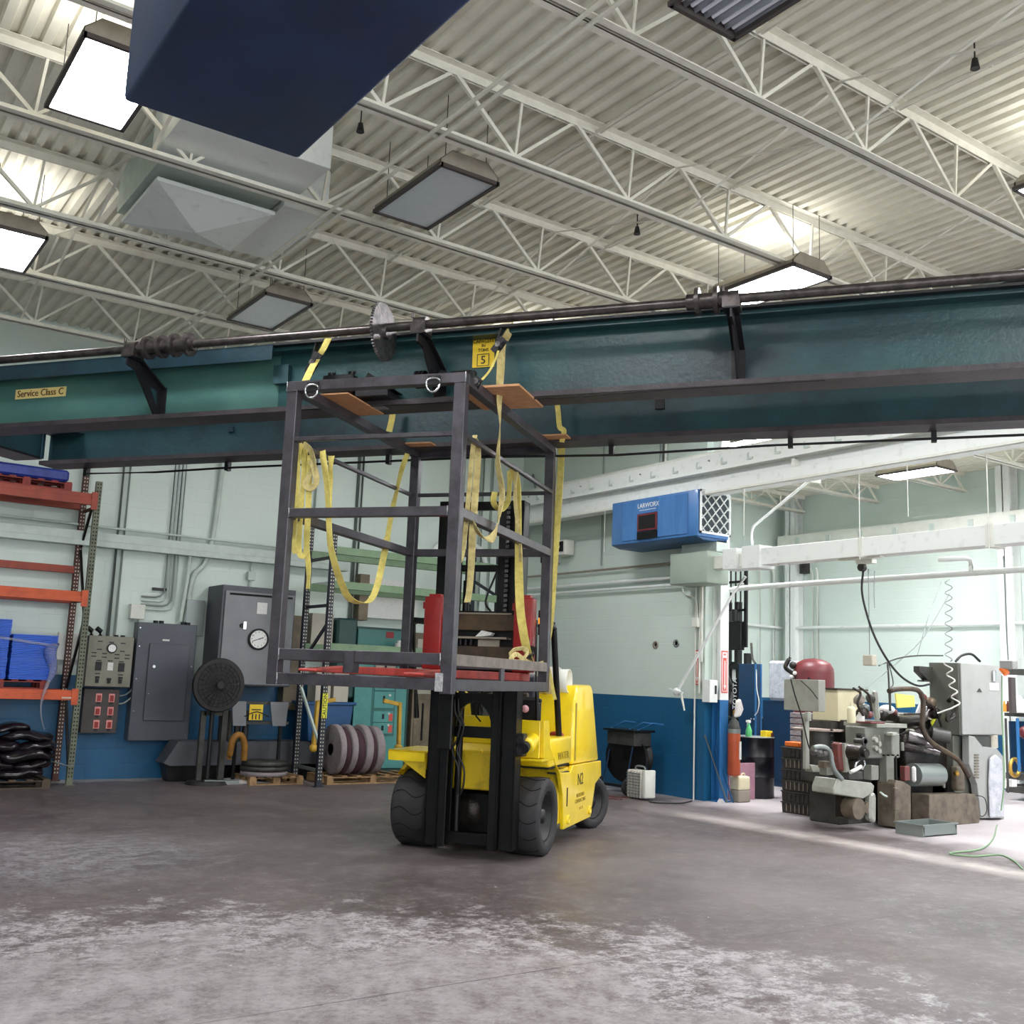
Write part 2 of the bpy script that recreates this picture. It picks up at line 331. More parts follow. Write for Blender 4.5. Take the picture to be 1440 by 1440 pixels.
def floor_mat():
    m = bpy.data.materials.new('floor_concrete'); m.use_nodes = True; nt = m.node_tree; L = nt.links; b = nt.nodes['Principled BSDF']
    g = nt.nodes.new('ShaderNodeNewGeometry'); sp = nt.nodes.new('ShaderNodeSeparateXYZ'); L.new(g.outputs['Position'], sp.inputs[0])
    def noise(sc_, det=8, ro=.6, dist=0, vec=None):
        n = nt.nodes.new('ShaderNodeTexNoise'); n.inputs['Scale'].default_value = sc_; n.inputs['Detail'].default_value = det; n.inputs['Roughness'].default_value = ro; n.inputs['Distortion'].default_value = dist
        L.new(vec or g.outputs['Position'], n.inputs['Vector']); return n.outputs[0]
    def rng(x, a, c, lo=0, hi=1):
        r = nt.nodes.new('ShaderNodeMapRange'); r.inputs[1].default_value = a; r.inputs[2].default_value = c; r.inputs[3].default_value = lo; r.inputs[4].default_value = hi; L.new(x, r.inputs[0]); return r.outputs[0]
    def mth(op, a, c=None):
        n = nt.nodes.new('ShaderNodeMath'); n.operation = op
        for i, q in enumerate((a, c)):
            if q is None: continue
            if isinstance(q, (int, float)): n.inputs[i].default_value = q
            else: L.new(q, n.inputs[i])
        return n.outputs[0]
    def mix(f, a, c):
        x = nt.nodes.new('ShaderNodeMix'); x.data_type = 'RGBA'; L.new(f, x.inputs[0])
        for i, q in ((6, a), (7, c)):
            if isinstance(q, tuple): x.inputs[i].default_value = lin(q)
            else: L.new(q, x.inputs[i])
        return x.outputs[2]
    base = mix(rng(noise(.55, 5), .35, .65), (85,75,76), (109,99,98))
    base = mix(rng(noise(7, 14, .85), .50, .62), base, (126,119,117))
    # worn pale area near the camera on the left, broken edge
    wx = mth('SUBTRACT', sp.outputs['X'], 1.0); wy = mth('SUBTRACT', sp.outputs['Y'], 3.9)
    d = mth('SQRT', mth('ADD', mth('POWER', mth('MULTIPLY', wx, .27), 2), mth('POWER', mth('MULTIPLY', wy, .32), 2)))
    area = rng(mth('ADD', d, rng(noise(1.3, 12, .8, .2), .25, .75, -.5, .5)), .80, 1.15, 1, 0)
    flake = rng(noise(6.5, 15, .9, .12), .47, .535)
    edge = mth('MULTIPLY', area, mth('SUBTRACT', 1.0, area)); inner = mth('MULTIPLY', area, area)
    base = mix(mth('MULTIPLY', inner, rng(noise(3.2, 13, .84, .1), .40, .60, .12, .9)), base, (166,159,160))
    base = mix(mth('MULTIPLY', mth('MAXIMUM', mth('MULTIPLY', edge, 3.2), mth('MULTIPLY', area, .35)), flake), base, (190,185,187))
    ax = mth('SUBTRACT', sp.outputs['X'], 1.9); ay = mth('SUBTRACT', sp.outputs['Y'], 9.6)
    d2 = mth('SQRT', mth('ADD', mth('POWER', mth('MULTIPLY', ax, .62), 2), mth('POWER', mth('MULTIPLY', ay, .75), 2)))
    base = mix(mth('MULTIPLY', rng(mth('ADD', d2, rng(noise(1.7, 10, .8), .25, .75, -.5, .5)), .5, 1.2, .6, 0), flake), base, (166,164,170))
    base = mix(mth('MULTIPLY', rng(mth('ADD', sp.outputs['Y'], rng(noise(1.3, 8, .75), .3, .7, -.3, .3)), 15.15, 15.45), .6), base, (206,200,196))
    # scattered scuffs
    st = nt.nodes.new('ShaderNodeMapping'); st.inputs['Scale'].default_value = (1, 3.2, 1); st.inputs['Rotation'].default_value = (0, 0, .5); L.new(g.outputs['Position'], st.inputs[0])
    sc1 = mth('MULTIPLY', rng(noise(3.4, 14, .9, .2, st.outputs[0]), .575, .62), rng(noise(.8, 3), .5, .7))
    base = mix(mth('MULTIPLY', sc1, .7), base, (204,202,204))
    sc2 = rng(noise(22, 3, .5), .725, .75); base = mix(mth('MULTIPLY', sc2, .8), base, (226,224,222))
    dk = mth('MULTIPLY', rng(noise(3.1, 12, .8, .4), .64, .70), .5); base = mix(dk, base, (66,62,62))
    # bay light put into the floor colour beyond the line, paler strip along it
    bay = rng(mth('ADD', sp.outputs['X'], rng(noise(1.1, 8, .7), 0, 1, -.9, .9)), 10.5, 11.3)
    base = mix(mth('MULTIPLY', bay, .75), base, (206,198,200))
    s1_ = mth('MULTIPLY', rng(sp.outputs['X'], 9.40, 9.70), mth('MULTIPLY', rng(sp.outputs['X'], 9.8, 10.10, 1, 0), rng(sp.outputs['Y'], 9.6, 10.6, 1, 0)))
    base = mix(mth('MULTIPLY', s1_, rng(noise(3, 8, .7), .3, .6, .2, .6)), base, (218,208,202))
    # saw-cut joints
    def joint(o, p, c_): return mth('LESS_THAN', mth('ABSOLUTE', mth('SUBTRACT', sp.outputs[o], p)), c_)
    j = mth('MAXIMUM', joint('Y', 4.95, .006), mth('MAXIMUM', joint('X', 10.05, .006), joint('Y', 10.9, .008)))
    base = mix(mth('MULTIPLY', j, rng(noise(2, 6), .35, .6, .1, .8)), base, (60,54,54))
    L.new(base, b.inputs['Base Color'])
    L.new(rng(noise(2.2, 8, .7), .3, .7, .34, .62), b.inputs['Roughness']); b.inputs['Specular IOR Level'].default_value = .45
    bp = nt.nodes.new('ShaderNodeBump'); bp.inputs['Strength'].default_value = .25; bp.inputs['Distance'].default_value = .01
    L.new(noise(14, 8, .7), bp.inputs['Height']); L.new(bp.outputs[0], b.inputs['Normal'])
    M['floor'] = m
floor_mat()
# ------------------------------------------------------------------ the building
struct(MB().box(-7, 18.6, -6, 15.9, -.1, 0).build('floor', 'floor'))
struct(MB().box(-7, 18.6, 15.65, 15.85, 0, 6.6).build('wall_left', 'wall_x'))
struct(MB().box(11.14, 11.30, 10.96, 15.65, 0, 5.3).build('wall_right', 'wall_y'))
struct(MB().box(11.14, 11.36, -6, 15.65, 5.3, 6.6).build('wall_upper', 'wall_y'))
struct(MB().box(18.3, 18.5, -6, 15.65, 0, 6.0).build('wall_back', 'wall_y'))
struct(MB().box(-7.2, -7, -6, 15.85, 0, 6.6).build('wall_far_left', 'wall_y'))
# corrugated roof deck: ribs run across the joists
def deck(x0, x1, y0, y1, z):
    mb = MB(); prof = []; p = .152; x = x0
    while x < x1:
        prof += [(x, z), (x+.066, z), (x+.080, z+.038), (x+.138, z+.038)]; x += p
    n = len(prof); vs = [(a, y0, b) for a, b in prof]+[(a, y1, b) for a, b in prof]
    mb.add(vs, [(i, i+1, n+i+1, n+i) for i in range(n-1)]); return mb
struct(deck(-7, 11.14, -6, 15.65, 6.36).build('ceiling', 'ceiling_paint'))
struct(deck(11.36, 18.3, -6, 15.65, 5.80).build('ceiling_bay', 'ceiling_paint'))
struct(MB().box(-7.2, 18.6, -6.2, 15.9, 6.62, 6.7).build('ceiling_cover', 'ceiling_paint'))

# ---- open-web joists
JB, JT = 5.75, 6.36
def joist(y, label, x0=-6.9, x1=11.1, zb=JB, zt=JT, pitch=1.22, ph=0.0, name='roof_joist', group='open web joists under the roof deck'):
    t = thing(name, label, 'joist', (x0, y, zb), group=group)
    b = MB(); b.box(x0, x1, y-.075, y-.012, zb, zb+.006).box(x0, x1, y+.012, y+.075, zb, zb+.006)
    b.box(x0, x1, y-.018, y-.012, zb, zb+.06).box(x0, x1, y+.012, y+.018, zb, zb+.06).build('bottom_chord', 'joist_paint', t)
    b = MB(); b.box(x0, x1, y-.085, y-.012, zt-.006, zt).box(x0, x1, y+.012, y+.085, zt-.006, zt)
    b.box(x0, x1, y-.018, y-.012, zt-.075, zt).box(x0, x1, y+.012, y+.018, zt-.075, zt).build('top_chord', 'joist_paint', t)
    wb = MB(); x = x0+ph
    while x < x1-.2:
        m_ = x+pitch/2
        if x > x0+.05: wb.bar((x, y, zt-.04), (min(m_, x1-.05), y, zb+.04), .032, .032)
        if m_ < x1-.1:
            wb.bar((m_, y, zb+.04), (m_+.05, y, zt-.04), .022, .022)
            if x+pitch < x1: wb.bar((m_, y, zb+.04), (x+pitch, y, zt-.04), .026, .026)
        x += pitch
    wb.build('web', 'joist_paint', t)
    return t
jy = [1.15, 2.98, 4.82, 6.64, 8.47, 10.30, 12.12, 13.95]
jl = ['pale steel open web roof joist crossing the top right corner, nearest of the joists', 'pale steel roof joist just behind the fixture with bare tubes',
      'pale steel roof joist running from the top edge to the right edge above the girder', 'pale steel roof joist that starts behind the navy box and ends over the girder',
      'pale steel roof joist passing just behind the unlit prismatic fixture', 'pale steel roof joist running past the far side of the white ceiling diffuser',
      'pale steel roof joist behind the smaller unlit fixture', 'pale steel roof joist nearest the left wall']
for k, (y, l) in enumerate(zip(jy, jl)): joist(y, l, ph=.35*k % 1.2)
for k, y in enumerate((15.0, 13.1, 11.2, 9.3, 7.4, 5.5)):
    joist(y, ['pale joist of the far bay roof in the corner by the left wall', 'pale joist of the far bay roof, second from the corner', 'pale joist of the far bay roof above the lit fixture by the girder',
              'pale joist of the far bay roof right of its hanging lit fixture', 'pale joist of the far bay roof near the right edge of the photo', 'pale joist of the far bay roof nearest the camera'][k],
          11.4, 18.25, 5.42, 5.80, .9, .2, group='joists of the far bay')
# cross bracing angles and conduits up in the joists
for k, (x, lb) in enumerate([(-1.6, 'left of the lit fixtures'), (2.1, 'left of the white diffuser'), (6.3, 'right of the unlit fixture'), (8.9, 'toward the right wall')]):
    b = MB()
    for a, c in zip(jy[:-1], jy[1:]): b.bar((x, a, JB+.05), (x, c, JT-.08), .028, .006).bar((x+.04, a, JT-.08), (x+.04, c, JB+.05), .028, .006)
    tag(b.build('cross_bracing', 'joist_paint'), 'flat steel cross bracing between roof joists, '+lb, 'bracing', 'cross bracing between the joists')
for x, lb in ((3.72, 'pair of painted conduits strapped under the joists left of the unlit fixture'), (5.35, 'painted conduit run under the deck behind the unlit fixture'), (7.0, 'painted conduit run under the deck right of the unlit fixture')):
    b = MB().cyl((x, .5, 5.72), (x, 15.2, 5.72), .016)
    if x < 4: b.cyl((x+.09, .5, 5.72), (x+.09, 15.2, 5.72), .016)
    else:
        b = MB().cyl((x, 1.5, 6.30), (x, 13, 6.30), .016).cyl((x+.05, 4, 6.31), (x+.05, 9, 6.31), .011)
    tag(b.build('ceiling_conduit', 'joist_paint'), lb, 'conduit', 'conduits under the roof')
tag(MB().box(11.0, 11.14, -2, 9.5, 6.0, 6.26).box(10.9, 11.14, -2, 9.5, 5.98, 6.0).build('edge_beam', 'girder_edge'), 'dark steel edge beam high up where the ceiling meets the right wall', 'beam')
for (px, py) in ((1371, 88), (896, 323), (507, 178)):
    p = atZ(px, py, 6.2)
    t = tag(MB().cyl(p, (p.x, p.y, 6.37), .006).cyl(p+Vector((0,0,-.05)), p+Vector((0,0,.03)), .035, .02).build('ceiling_hook', 'black_plastic'),
        {1371: 'small black hook hanging from the deck at upper right', 896: 'small black hook hanging from the deck above the girder', 507: 'small black hook hanging just right of the navy box'}[px], 'hook')

# ---- ceiling light fixtures
def fixture(x, y, label, kind='off', z=5.70, group=None, top=None):
    """long side along y; .6 x 1.16 m; shroud ends curve up"""
    t = thing('ceiling_light', label, 'ceiling light', (x, y, z), group=group)
    hw, hl = .28, .57
    s = MB(); prof = [(-hw, z), (-hw, z+.05), (-hw*.62, z+.15), (hw*.62, z+.15), (hw, z+.05), (hw, z)]
    s.prism(prof, 'y', y-hl, y-hl+.012).prism(prof, 'y', y+hl-.012, y+hl)
    top_ = prof[1:5]
    for a, b in zip(prof[:-1], prof[1:]):
        s.add([(x*0+a[0], y-hl, a[1]), (b[0], y-hl, b[1]), (b[0], y+hl, b[1]), (a[0], y+hl, a[1]), (a[0]*.985, y-hl, a[1]-.004), (b[0]*.985, y-hl, b[1]-.004), (b[0]*.985, y+hl, b[1]-.004), (a[0]*.985, y+hl, a[1]-.004)],
              [(0,1,2,3),(7,6,5,4),(0,4,5,1),(2,6,7,3)])
    s.v = [Vector((v.x+x, v.y, v.z)) for v in s.v]
    s.build('shroud', 'shroud_dark' if kind == 'tubes' else 'shroud_brown', t)
    f = MB().box(x-hw-.012, x-hw+.02, y-hl-.012, y+hl+.012, z-.02, z+.012).box(x+hw-.02, x+hw+.012, y-hl-.012, y+hl+.012, z-.02, z+.012)
    f.box(x-hw, x+hw, y-hl-.012, y-hl+.02, z-.02, z+.012).box(x-hw, x+hw, y+hl-.02, y+hl+.012, z-.02, z+.012).build('rim', 'shroud_dark', t)
    if kind == 'lit':
        MB().box(x-hw+.02, x+hw-.02, y-hl+.02, y+hl-.02, z-.012, z-.004).build('lit_lens', 'lens_lit_bay' if x > 11 else 'lens_lit', t)
        ld = bpy.data.lights.new('uplight_fill', 'AREA'); ld.shape = 'RECTANGLE'; ld.size = .35; ld.size_y = .9; ld.energy = UPLIGHT_FILL; ld.color = (1, .98, .94)
        lo = bpy.data.objects.new('uplight_fill', ld); C.objects.link(lo); lo.parent = t; lo.location = (0, 0, .165); lo.rotation_euler = (math.pi, 0, 0)
    elif kind == 'off':
        MB().box(x-hw+.02, x+hw-.02, y-hl+.02, y+hl-.02, z-.008, z-.002).build('lens', 'lens_off', t)
    else:
        for k in range(6):
            xx = x-.225+k*.09
            MB().cyl((xx, y-hl+.04, z+.03), (xx, y+hl-.04, z+.03), .016, n=10).build('tube', 'tube_glass', t)
        r = MB()
        for k in range(6):
            xx = x-.225+k*.09; r.add([(xx-.045, y-hl+.02, z+.0), (xx, y-hl+.02, z+.10), (xx+.045, y-hl+.02, z+.0), (xx-.045, y+hl-.02, z+.0), (xx, y+hl-.02, z+.10), (xx+.045, y+hl-.02, z+.0)], [(0,1,4,3),(1,2,5,4)])
        r.build('reflector', 'reflector', t)
    tz = top or JT
    for sx in (-1, 1):
        for sy in (-1, 1): MB().cyl((x+sx*.2, y+sy*.5, z+.12), (x+sx*.2, y+sy*.5, tz), .004, n=6).build('hanger_wire', 'shroud_dark', t)
    return t
fixture(1.52, 7.5, 'lit ceiling light glaring white beside the navy box', 'lit')
fixture(1.52, 11.3, 'lit ceiling light at the left edge of the photo', 'lit')
fixture(4.29, 7.52, 'large unlit ceiling light with a prismatic lens, centre of the ceiling', 'off')
fixture(4.33, 11.3, 'smaller unlit ceiling light with a prismatic lens near the left wall', 'off')
fixture(4.32, 3.75, 'unlit ceiling light with bare tubes at the top edge of the photo', 'tubes')
fixture(8.02, 7.05, 'lit ceiling light just showing over the top of the right half of the girder', 'lit')
fixture(8.15, 3.75, 'lit ceiling light cut off by the right edge of the photo', 'lit')
fixture(8.02, 11.3, 'lit ceiling light hidden high behind the girder', 'lit')
fixture(11.95, 10.85, 'lit light of the far bay peeping under the girder by the right wall', 'lit', 5.3, top=5.8)
fixture(15.35, 10.3, 'lit light hanging in the far bay below its joists', 'lit', 5.25, top=5.8)
fixture(15.35, 6.4, 'lit light of the far bay beyond the right edge', 'lit', 5.25, top=5.8)
fixture(12.9, 5.6, 'lit light of the far bay over the machine, beyond the right edge', 'lit', 5.25, top=5.8)
fixture(1.52, 3.7, 'lit ceiling light over the camera, hidden by the navy box', 'lit')
fixture(4.3, 0.0, 'lit ceiling light behind the camera on the right', 'lit')
fixture(8.1, 0.0, 'lit ceiling light behind the camera near the right wall', 'lit')
fixture(-1.3, 3.7, 'lit ceiling light to the left of the camera', 'lit')
fixture(0.3, -2.4, 'lit ceiling light furthest behind the camera', 'lit')

# ---- white ceiling diffuser and its duct panels
t = thing('air_diffuser', 'large white pyramid air diffuser with flat duct panels set between the joists', 'air diffuser', (2.88, 9.5, 5.8))
x0, x1, y0, y1, z = 2.33, 3.43, 8.98, 10.12, 5.80
d_ = MB().box(x0, x1, y0, y1, z, z+.04)
d_.build('diffuser_frame', 'white_paint', t, .004)
MB().add([(x0+.02, y0+.02, z), (x1-.02, y0+.02, z), (x1-.02, y1-.02, z), (x0+.02, y1-.02, z), ((x0+x1)/2, (y0+y1)/2, z-.14)], [(0,1,4),(1,2,4),(2,3,4),(3,0,4)]).build('pyramid', 'white_paint', t)
MB().box(2.2, 3.5, 7.95, 8.72, 5.88, 6.34).build('duct_panel', 'white_paint', t, .004)
MB().box(3.46, 3.9, 8.85, 10.2, 5.86, 6.34).build('duct_panel', 'white_paint', t, .004)
MB().box(2.3, 3.44, 8.75, 10.2, 5.92, 6.34).build('plenum', 'conduit_paint', t)

# ---- navy box overhead
t = thing('air_cleaner', 'big dark navy sheet metal air cleaner box hanging near the camera at the top left', 'air cleaner', (1.31, 3.3, 3.85))
MB().box(.925, 1.69, 2.2, 4.195, 3.85, 4.62).build('housing', 'navy_box', t, .018, seg=2)
b = MB()
for xx in (1.0, 1.6):
    for yy in (2.4, 4.0): b.cyl((xx, yy, 4.6), (xx, yy, 6.36), .006, n=6)
b.build('hanger_rod', 'joist_paint', t)
# ------------------------------------------------------------------ the lowered bridge crane
TILT = .0115
cr = thing('bridge_crane', 'dark teal double girder bridge crane with a capacity plate, lowered onto the steel cage', 'overhead crane', (-.65, .9, 3.70), 'F')
cr.rotation_euler = (0, -TILT, -FA)
def girder(y, x0, x1, zb, zt, m, leg_to=None, legm='channel_teal'):
    g = MB().box(x0, x1, y-.012, y+.012, zb+.02, zt-.02)
    for x in [x0+.6+i*1.9 for i in range(int((x1-x0)/1.9))]: g.box(x, x+.012, y, y+.13, zb+.03, zt-.03)
    o = g.build('girder_web', m, cr)
    if leg_to is not None: MB().box(x0, leg_to-.02, y-.0165, y-.0125, zb+.045, zt-.035).build('lit_tone_panel', 'teal_lit_tone', o)  # stronger light on the left web, painted as a lighter panel
    MB().box(x0, x1, y-.14, y+.14, zb, zb+.04).build('bottom_flange', 'girder_edge', o)
    t = MB().box(x0, x1, y-.13, y+.13, zt-.03, zt)
    t.build('top_flange', m, o)
    if leg_to is not None:
        MB().box(x0, leg_to, y-.19, y+.19, zt, zt+.012).box(x0, leg_to, y-.19, y-.178, zt-.12, zt+.01).box(x0, leg_to, y+.178, y+.19, zt-.12, zt+.01).build('cap_channel', legm, o)
        MB().box(leg_to, x1, y-.19, y+.19, zt, zt+.02).build('cap_plate', 'dark_steel', o)
    return o
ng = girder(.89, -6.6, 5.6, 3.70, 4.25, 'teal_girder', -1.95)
fg = girder(2.19, -5.45, 5.6, 3.66, 4.22, 'teal_far')
MB().box(-2.0, -1.86, .82, .878, 3.96, 4.12).build('splice_box', 'teal_far', ng)
# end truck
e = MB().box(-5.75, -5.46, .91, 2.12, 3.74, 3.985).build('end_truck', 'teal_far', cr, .006)
MB().box(-5.80, -5.46, .91, 2.10, 3.98, 4.0).box(-5.80, -5.46, .91, 2.10, 3.725, 3.745).build('end_truck_flange', 'dark_steel', e)
MB().box(-5.82, -5.78, 1.0, 2.0, 3.78, 3.95).build('bumper_block', 'pallet_wood', e)
MB().box(-5.44, -5.02, 2.02, 2.34, 3.99, 4.03).box(-5.42, -5.4, 2.03, 2.06, 3.72, 4.0).build('end_plate', 'channel_teal', fg)
# line shaft, couplings, brackets
SZ = 4.225; SY = .45
sh = MB().cyl((-6.6, SY, SZ), (5.6, SY, SZ), .034, n=16).build('line_shaft', 'shaft_steel', cr)
def bracket(x, hole):
    poly = [(.38, SZ-.09), (.52, SZ-.09), (.60, SZ-.12), (.875, SZ-.24), (.875, SZ-.50), (.80, SZ-.50), (.62, SZ-.30), (.50, SZ-.17), (.38, SZ-.15)]
    b = MB().prism(poly, 'x', x-.008, x+.008).bar((x, .375, SZ-.082), (x, .55, SZ-.082), .09, .012)
    b.bar((x, .55, SZ-.085), (x, .87, SZ-.235), .09, .012).box(x-.05, x+.05, .862, .876, SZ-.5, SZ-.22)
    o = b.build('shaft_bracket', 'dark_steel', cr)
    if hole: MB().prism([(.70, SZ-.26), (.78, SZ-.27), (.80, SZ-.40)], 'x', x-.011, x+.011).build('gusset_hole', 'teal_far', o)
    MB().box(x-.06, x+.06, SY-.07, SY+.07, SZ-.08, SZ-.01).cyl((x-.05, SY, SZ), (x+.05, SY, SZ), .06, n=18).cyl((x-.06, SY-.03, SZ+.05), (x-.06, SY-.03, SZ+.09), .012, n=8).build('bearing', 'shaft_steel', o)
for x, h in ((-3.12, True), (-.52, False), (1.80, False), (-5.9, False), (4.3, False)): bracket(x, h)
def coupling(x, k):
    c = MB()
    for i in range(k): c.cyl((x+i*.13, SY, SZ), (x+i*.13+.03, SY, SZ), .098, n=24)
    c.cyl((x-.06, SY, SZ), (x+k*.13-.06, SY, SZ), .058, n=18)
    c.build('coupling', 'shaft_steel', sh)
coupling(-2.98, 4); coupling(1.55, 2)
g = MB(); n = 56; R = .215
out = []
for i in range(n):
    a = 2*math.pi*i/n
    for da, rr in ((0, R), (.3, R+.010), (.6, R+.010), (.9, R)): aa = a+da*2*math.pi/n; out.append((SY+rr*math.cos(aa), SZ-.03+rr*math.sin(aa)))
g.prism(out, 'x', -.845, -.822).cyl((-.87, SY, SZ-.03), (-.79, SY, SZ-.03), .06, n=18)
g.build('drive_gear', 'gear_steel', sh)
# drive at mid span, behind the cage's top rail
d_ = MB().box(-1.42, -1.15, .60, .86, 3.78, 3.93).box(-1.14, -.86, .62, .86, 3.74, 3.80).build('gear_reducer', 'dark_steel', cr, .008)
MB().prism([(-1.13, 3.80), (-1.05, 3.95), (-.82, 3.80)], 'y', .66, .84).build('reducer_guard', 'mast_black', d_)
for x in (-1.38, -1.2): MB().cyl((x, .68, 3.93), (x, .68, 3.97), .022, n=10).cyl((x-.03, .68, 3.965), (x+.03, .68, 3.965), .012, n=8).build('breather_cap', 'dark_steel', d_)
for x, r in ((-.66, .07), (-.52, .065)):
    q = MB()
    for i in range(3): q.cyl((x+i*.03, .72, 3.88), (x+i*.03+.018, .72, 3.88), r, n=18)
    q.cyl((x-.03, .72, 3.88), (x+.12, .72, 3.88), r*.55).build('motor_coupling', 'dark_steel', d_)
MB().cyl((-.36, .72, 3.88), (-.2, .72, 3.88), .05, n=14).build('motor_shaft', 'shaft_steel', d_)
MB().box(-1.12, -.95, .74, .86, 3.695, 3.70).build('bright_plate', 'grey_cabinet', d_)
# bumps, clips on the webs
MB().box(.96, 1.04, 2.15, 2.18, 3.93, 4.03).build('clip', 'dark_steel', fg)
MB().box(-3.28, -3.22, 2.15, 2.18, 3.93, 3.98).build('clip', 'channel_teal', fg)
# signs
s_ = MB().box(-.255, -.075, .868, .877, 3.995, 4.232).build('capacity_plate', 'sign_yellow', cr, label='yellow capacity plate with black lettering')
XR, ZU = (1, 0, 0), (0, 0, 1)
for tx, sz, z in (('CAPACITY', .040, 4.205), ('IN', .034, 4.168), ('TONS', .034, 4.133), ('5', .092, 4.05)):
    lettering(tx, sz, (-.165, .866, z), XR, ZU, 'ink', s_, sx=.95)
for a in ((-.215, -.115, 4.098, 4.102), (-.215, -.115, 4.004, 4.008)): MB().box(a[0], a[1], .864, .868, a[2], a[3]).build('number_frame', 'ink', s_)
for x in (-.215, -.119): MB().box(x, x+.004, .864, .868, 4.004, 4.102).build('number_frame', 'ink', s_)
s_ = MB().box(-4.70, -4.14, .868, .877, 3.995, 4.085).build('service_plate', 'sign_cream', cr, label='cream plate with brown lettering')
lettering('Service Class C', .088, (-4.42, .866, 4.04), XR, ZU, 'ink_brown', s_, sx=.93)
# conductor line below the far girder
pts = [(-5.05, 2.3, 3.60), (-4.2, 2.3, 3.585), (-3.4, 2.3, 3.60), (-2, 2.3, 3.60), (-.6, 2.3, 3.60), (.6, 2.3, 3.57), (1.9, 2.3, 3.60), (3.2, 2.3, 3.60), (5.4, 2.3, 3.60)]
cl = MB().tube(pts, .011).build('conductor_line', 'hose_black', cr)
for x in (-5.05, -3.35, -1.6, .55, 2.08, 3.2): MB().box(x-.02, x+.02, 2.27, 2.33, 3.57, 3.66).build('line_hanger', 'hose_black', cl)
MB().tube([(-1.8, .74, 3.70), (-.4, .74, 3.69), (.6, .74, 3.675), (1.3, .74, 3.69), (2.4, .74, 3.69)], .006).build('drooping_cable', 'hose_black', cr)

# ------------------------------------------------------------------ the welded cage carried on the forks
CW_, CL_, ZB = 1.306, 2.283, 1.545
cg = thing('steel_cage', 'tall open cage of square steel tube held up on the forks of the yellow forklift', 'cage', (-.653, 1.14, 1.50), 'F')
for x, y, z0 in ((0, 0, 1.485), (-CW_, 0, 1.50), (0, CL_, 1.50), (-CW_, CL_, 1.50)):
    MB().box(x-.042, x+.042, y-.042, y+.042, z0, 3.61).build('post', 'cage_steel', cg, .004)
def ring(z, t, m='cage_steel', nm='rail'):
    h = t/2; W0, W1 = -CW_+.042, -.042
    fr = MB().box(W0, W1, -.042, -.042+t, z-h, z+h).build('front_'+nm, m, cg, .003)
    MB().box(W0, W1, CL_-t/2, CL_+t/2, z-h, z+h).build('rear_'+nm, m, cg, .003)
    MB().box(-CW_-.04, -CW_-.04+t, .042, CL_-.042, z-h, z+h).build('side_'+nm, m, cg, .003)
    rs = MB().box(.04-t, .04, .042, CL_-.042, z-h, z+h).build('side_'+nm, 'dull_rail' if nm == 'toe_rail' else m, cg, .003)
    return fr
ring(ZB, .078, nm='bottom_rail'); ring(1.712, .078, nm='toe_rail'); ring(2.712, .065, nm='mid_rail'); ring(3.251, .032, nm='guard_rail')
z = 3.647
MB().box(-CW_-.042, .042, -.042, .036, z-.037, z+.037).build('front_top_rail', 'cage_steel', cg, .004)
MB().box(-CW_-.042, .042, CL_-.036, CL_+.042, z-.037, z+.037).build('rear_top_rail', 'cage_steel', cg, .004)
MB().box(-CW_-.042, -CW_+.036, .036, CL_-.036, z-.037, z+.037).build('side_top_rail', 'cage_steel', cg, .004)
MB().box(-.036, .042, .036, CL_-.036, z-.037, z+.037).build('side_top_rail', 'cage_steel', cg, .004)
def weld(x, z0, z1, y=-.046): MB().tube([(x, y, z0), (x+.002, y, (z0+z1)/2), (x, y, z1)], .005, 6).build('weld_bead', 'weld', cg)
for zc, t in ((ZB, .04), (1.712, .04), (2.712, .034)):
    weld(-CW_+.046, zc-t, zc+t); weld(-.046, zc-t, zc+t)
for x in (-CW_, 0): MB().tube([(x-.042, -.046, 3.609), (x+.042, -.046, 3.609)], .004, 6).build('weld_bead', 'weld', cg)
weld(-CW_-.042, 3.61, 3.683); weld(.042, 3.61, 3.683)
for p, q in (((-.745, -.05), (-.675, -.042)),): MB().box(-.75, -.67, -.055, -.043, 1.60, 1.75).box(-.75, -.74, -.055, .03, 1.60, 1.75).box(-.68, -.67, -.055, .03, 1.60, 1.75).build('lug_plate', 'cage_steel', cg, .002)
MB().box(.025, .045, .98, 1.06, 1.58, 1.68).build('lug_plate', 'cage_steel', cg, .002)
MB().box(-.07, -.015, -.06, -.043, 1.50, 1.62).build('corner_plate', 'weld', cg, .002)
for x in (-1.135, -.19):
    r = MB().box(x-.045, x+.045, -.056, -.043, 3.60, 3.665).build('ring_clip', 'dark_steel', cg)
    pts = [(x+.052*math.cos(a), -.062, 3.615+.0*a+.07*math.sin(a) if math.sin(a) < 0 else 3.615+.03*math.sin(a)) for a in [2*math.pi*i/20 for i in range(20)]]
    MB().tube(pts, .008, 8, closed=True).build('tie_down_ring', 'chrome', r)

# wood blocks between the cage top and the girders
for (x0, x1, y0, y1, z0, l) in ((-1.37, -1.05, .34, .98, 3.684, 'tan plywood block under the near girder at the front left of the cage top'),
                               (-.19, .30, .36, .98, 3.684, 'tan plywood block under the near girder at the front right of the cage top'),
                               (-1.42, -1.02, 1.92, 2.34, 3.66, 'tan wood block under the far girder at the back left of the cage top'),
                               (-.12, .24, 1.9, 2.34, 3.684, 'tan wood block under the far girder at the back right of the cage top')):
    dz = .0115*((x0+x1)/2+.65); tag(MB().box(x0, x1, y0, y1, z0-.001, min(3.70, 3.70+dz) if y0 < 1 else 3.664+dz if 3.664+dz > z0+.004 else z0+.012).build('wood_block', 'wood', frame='F'), l, 'wood block', 'wood blocks between cage and girders')
tag(MB().box(-.12, -.02, .42, .62, 3.70, 3.735).build('wood_scrap', 'pallet_wood', frame='F'), 'short scrap of timber lying on the front right plywood block', 'wood block')

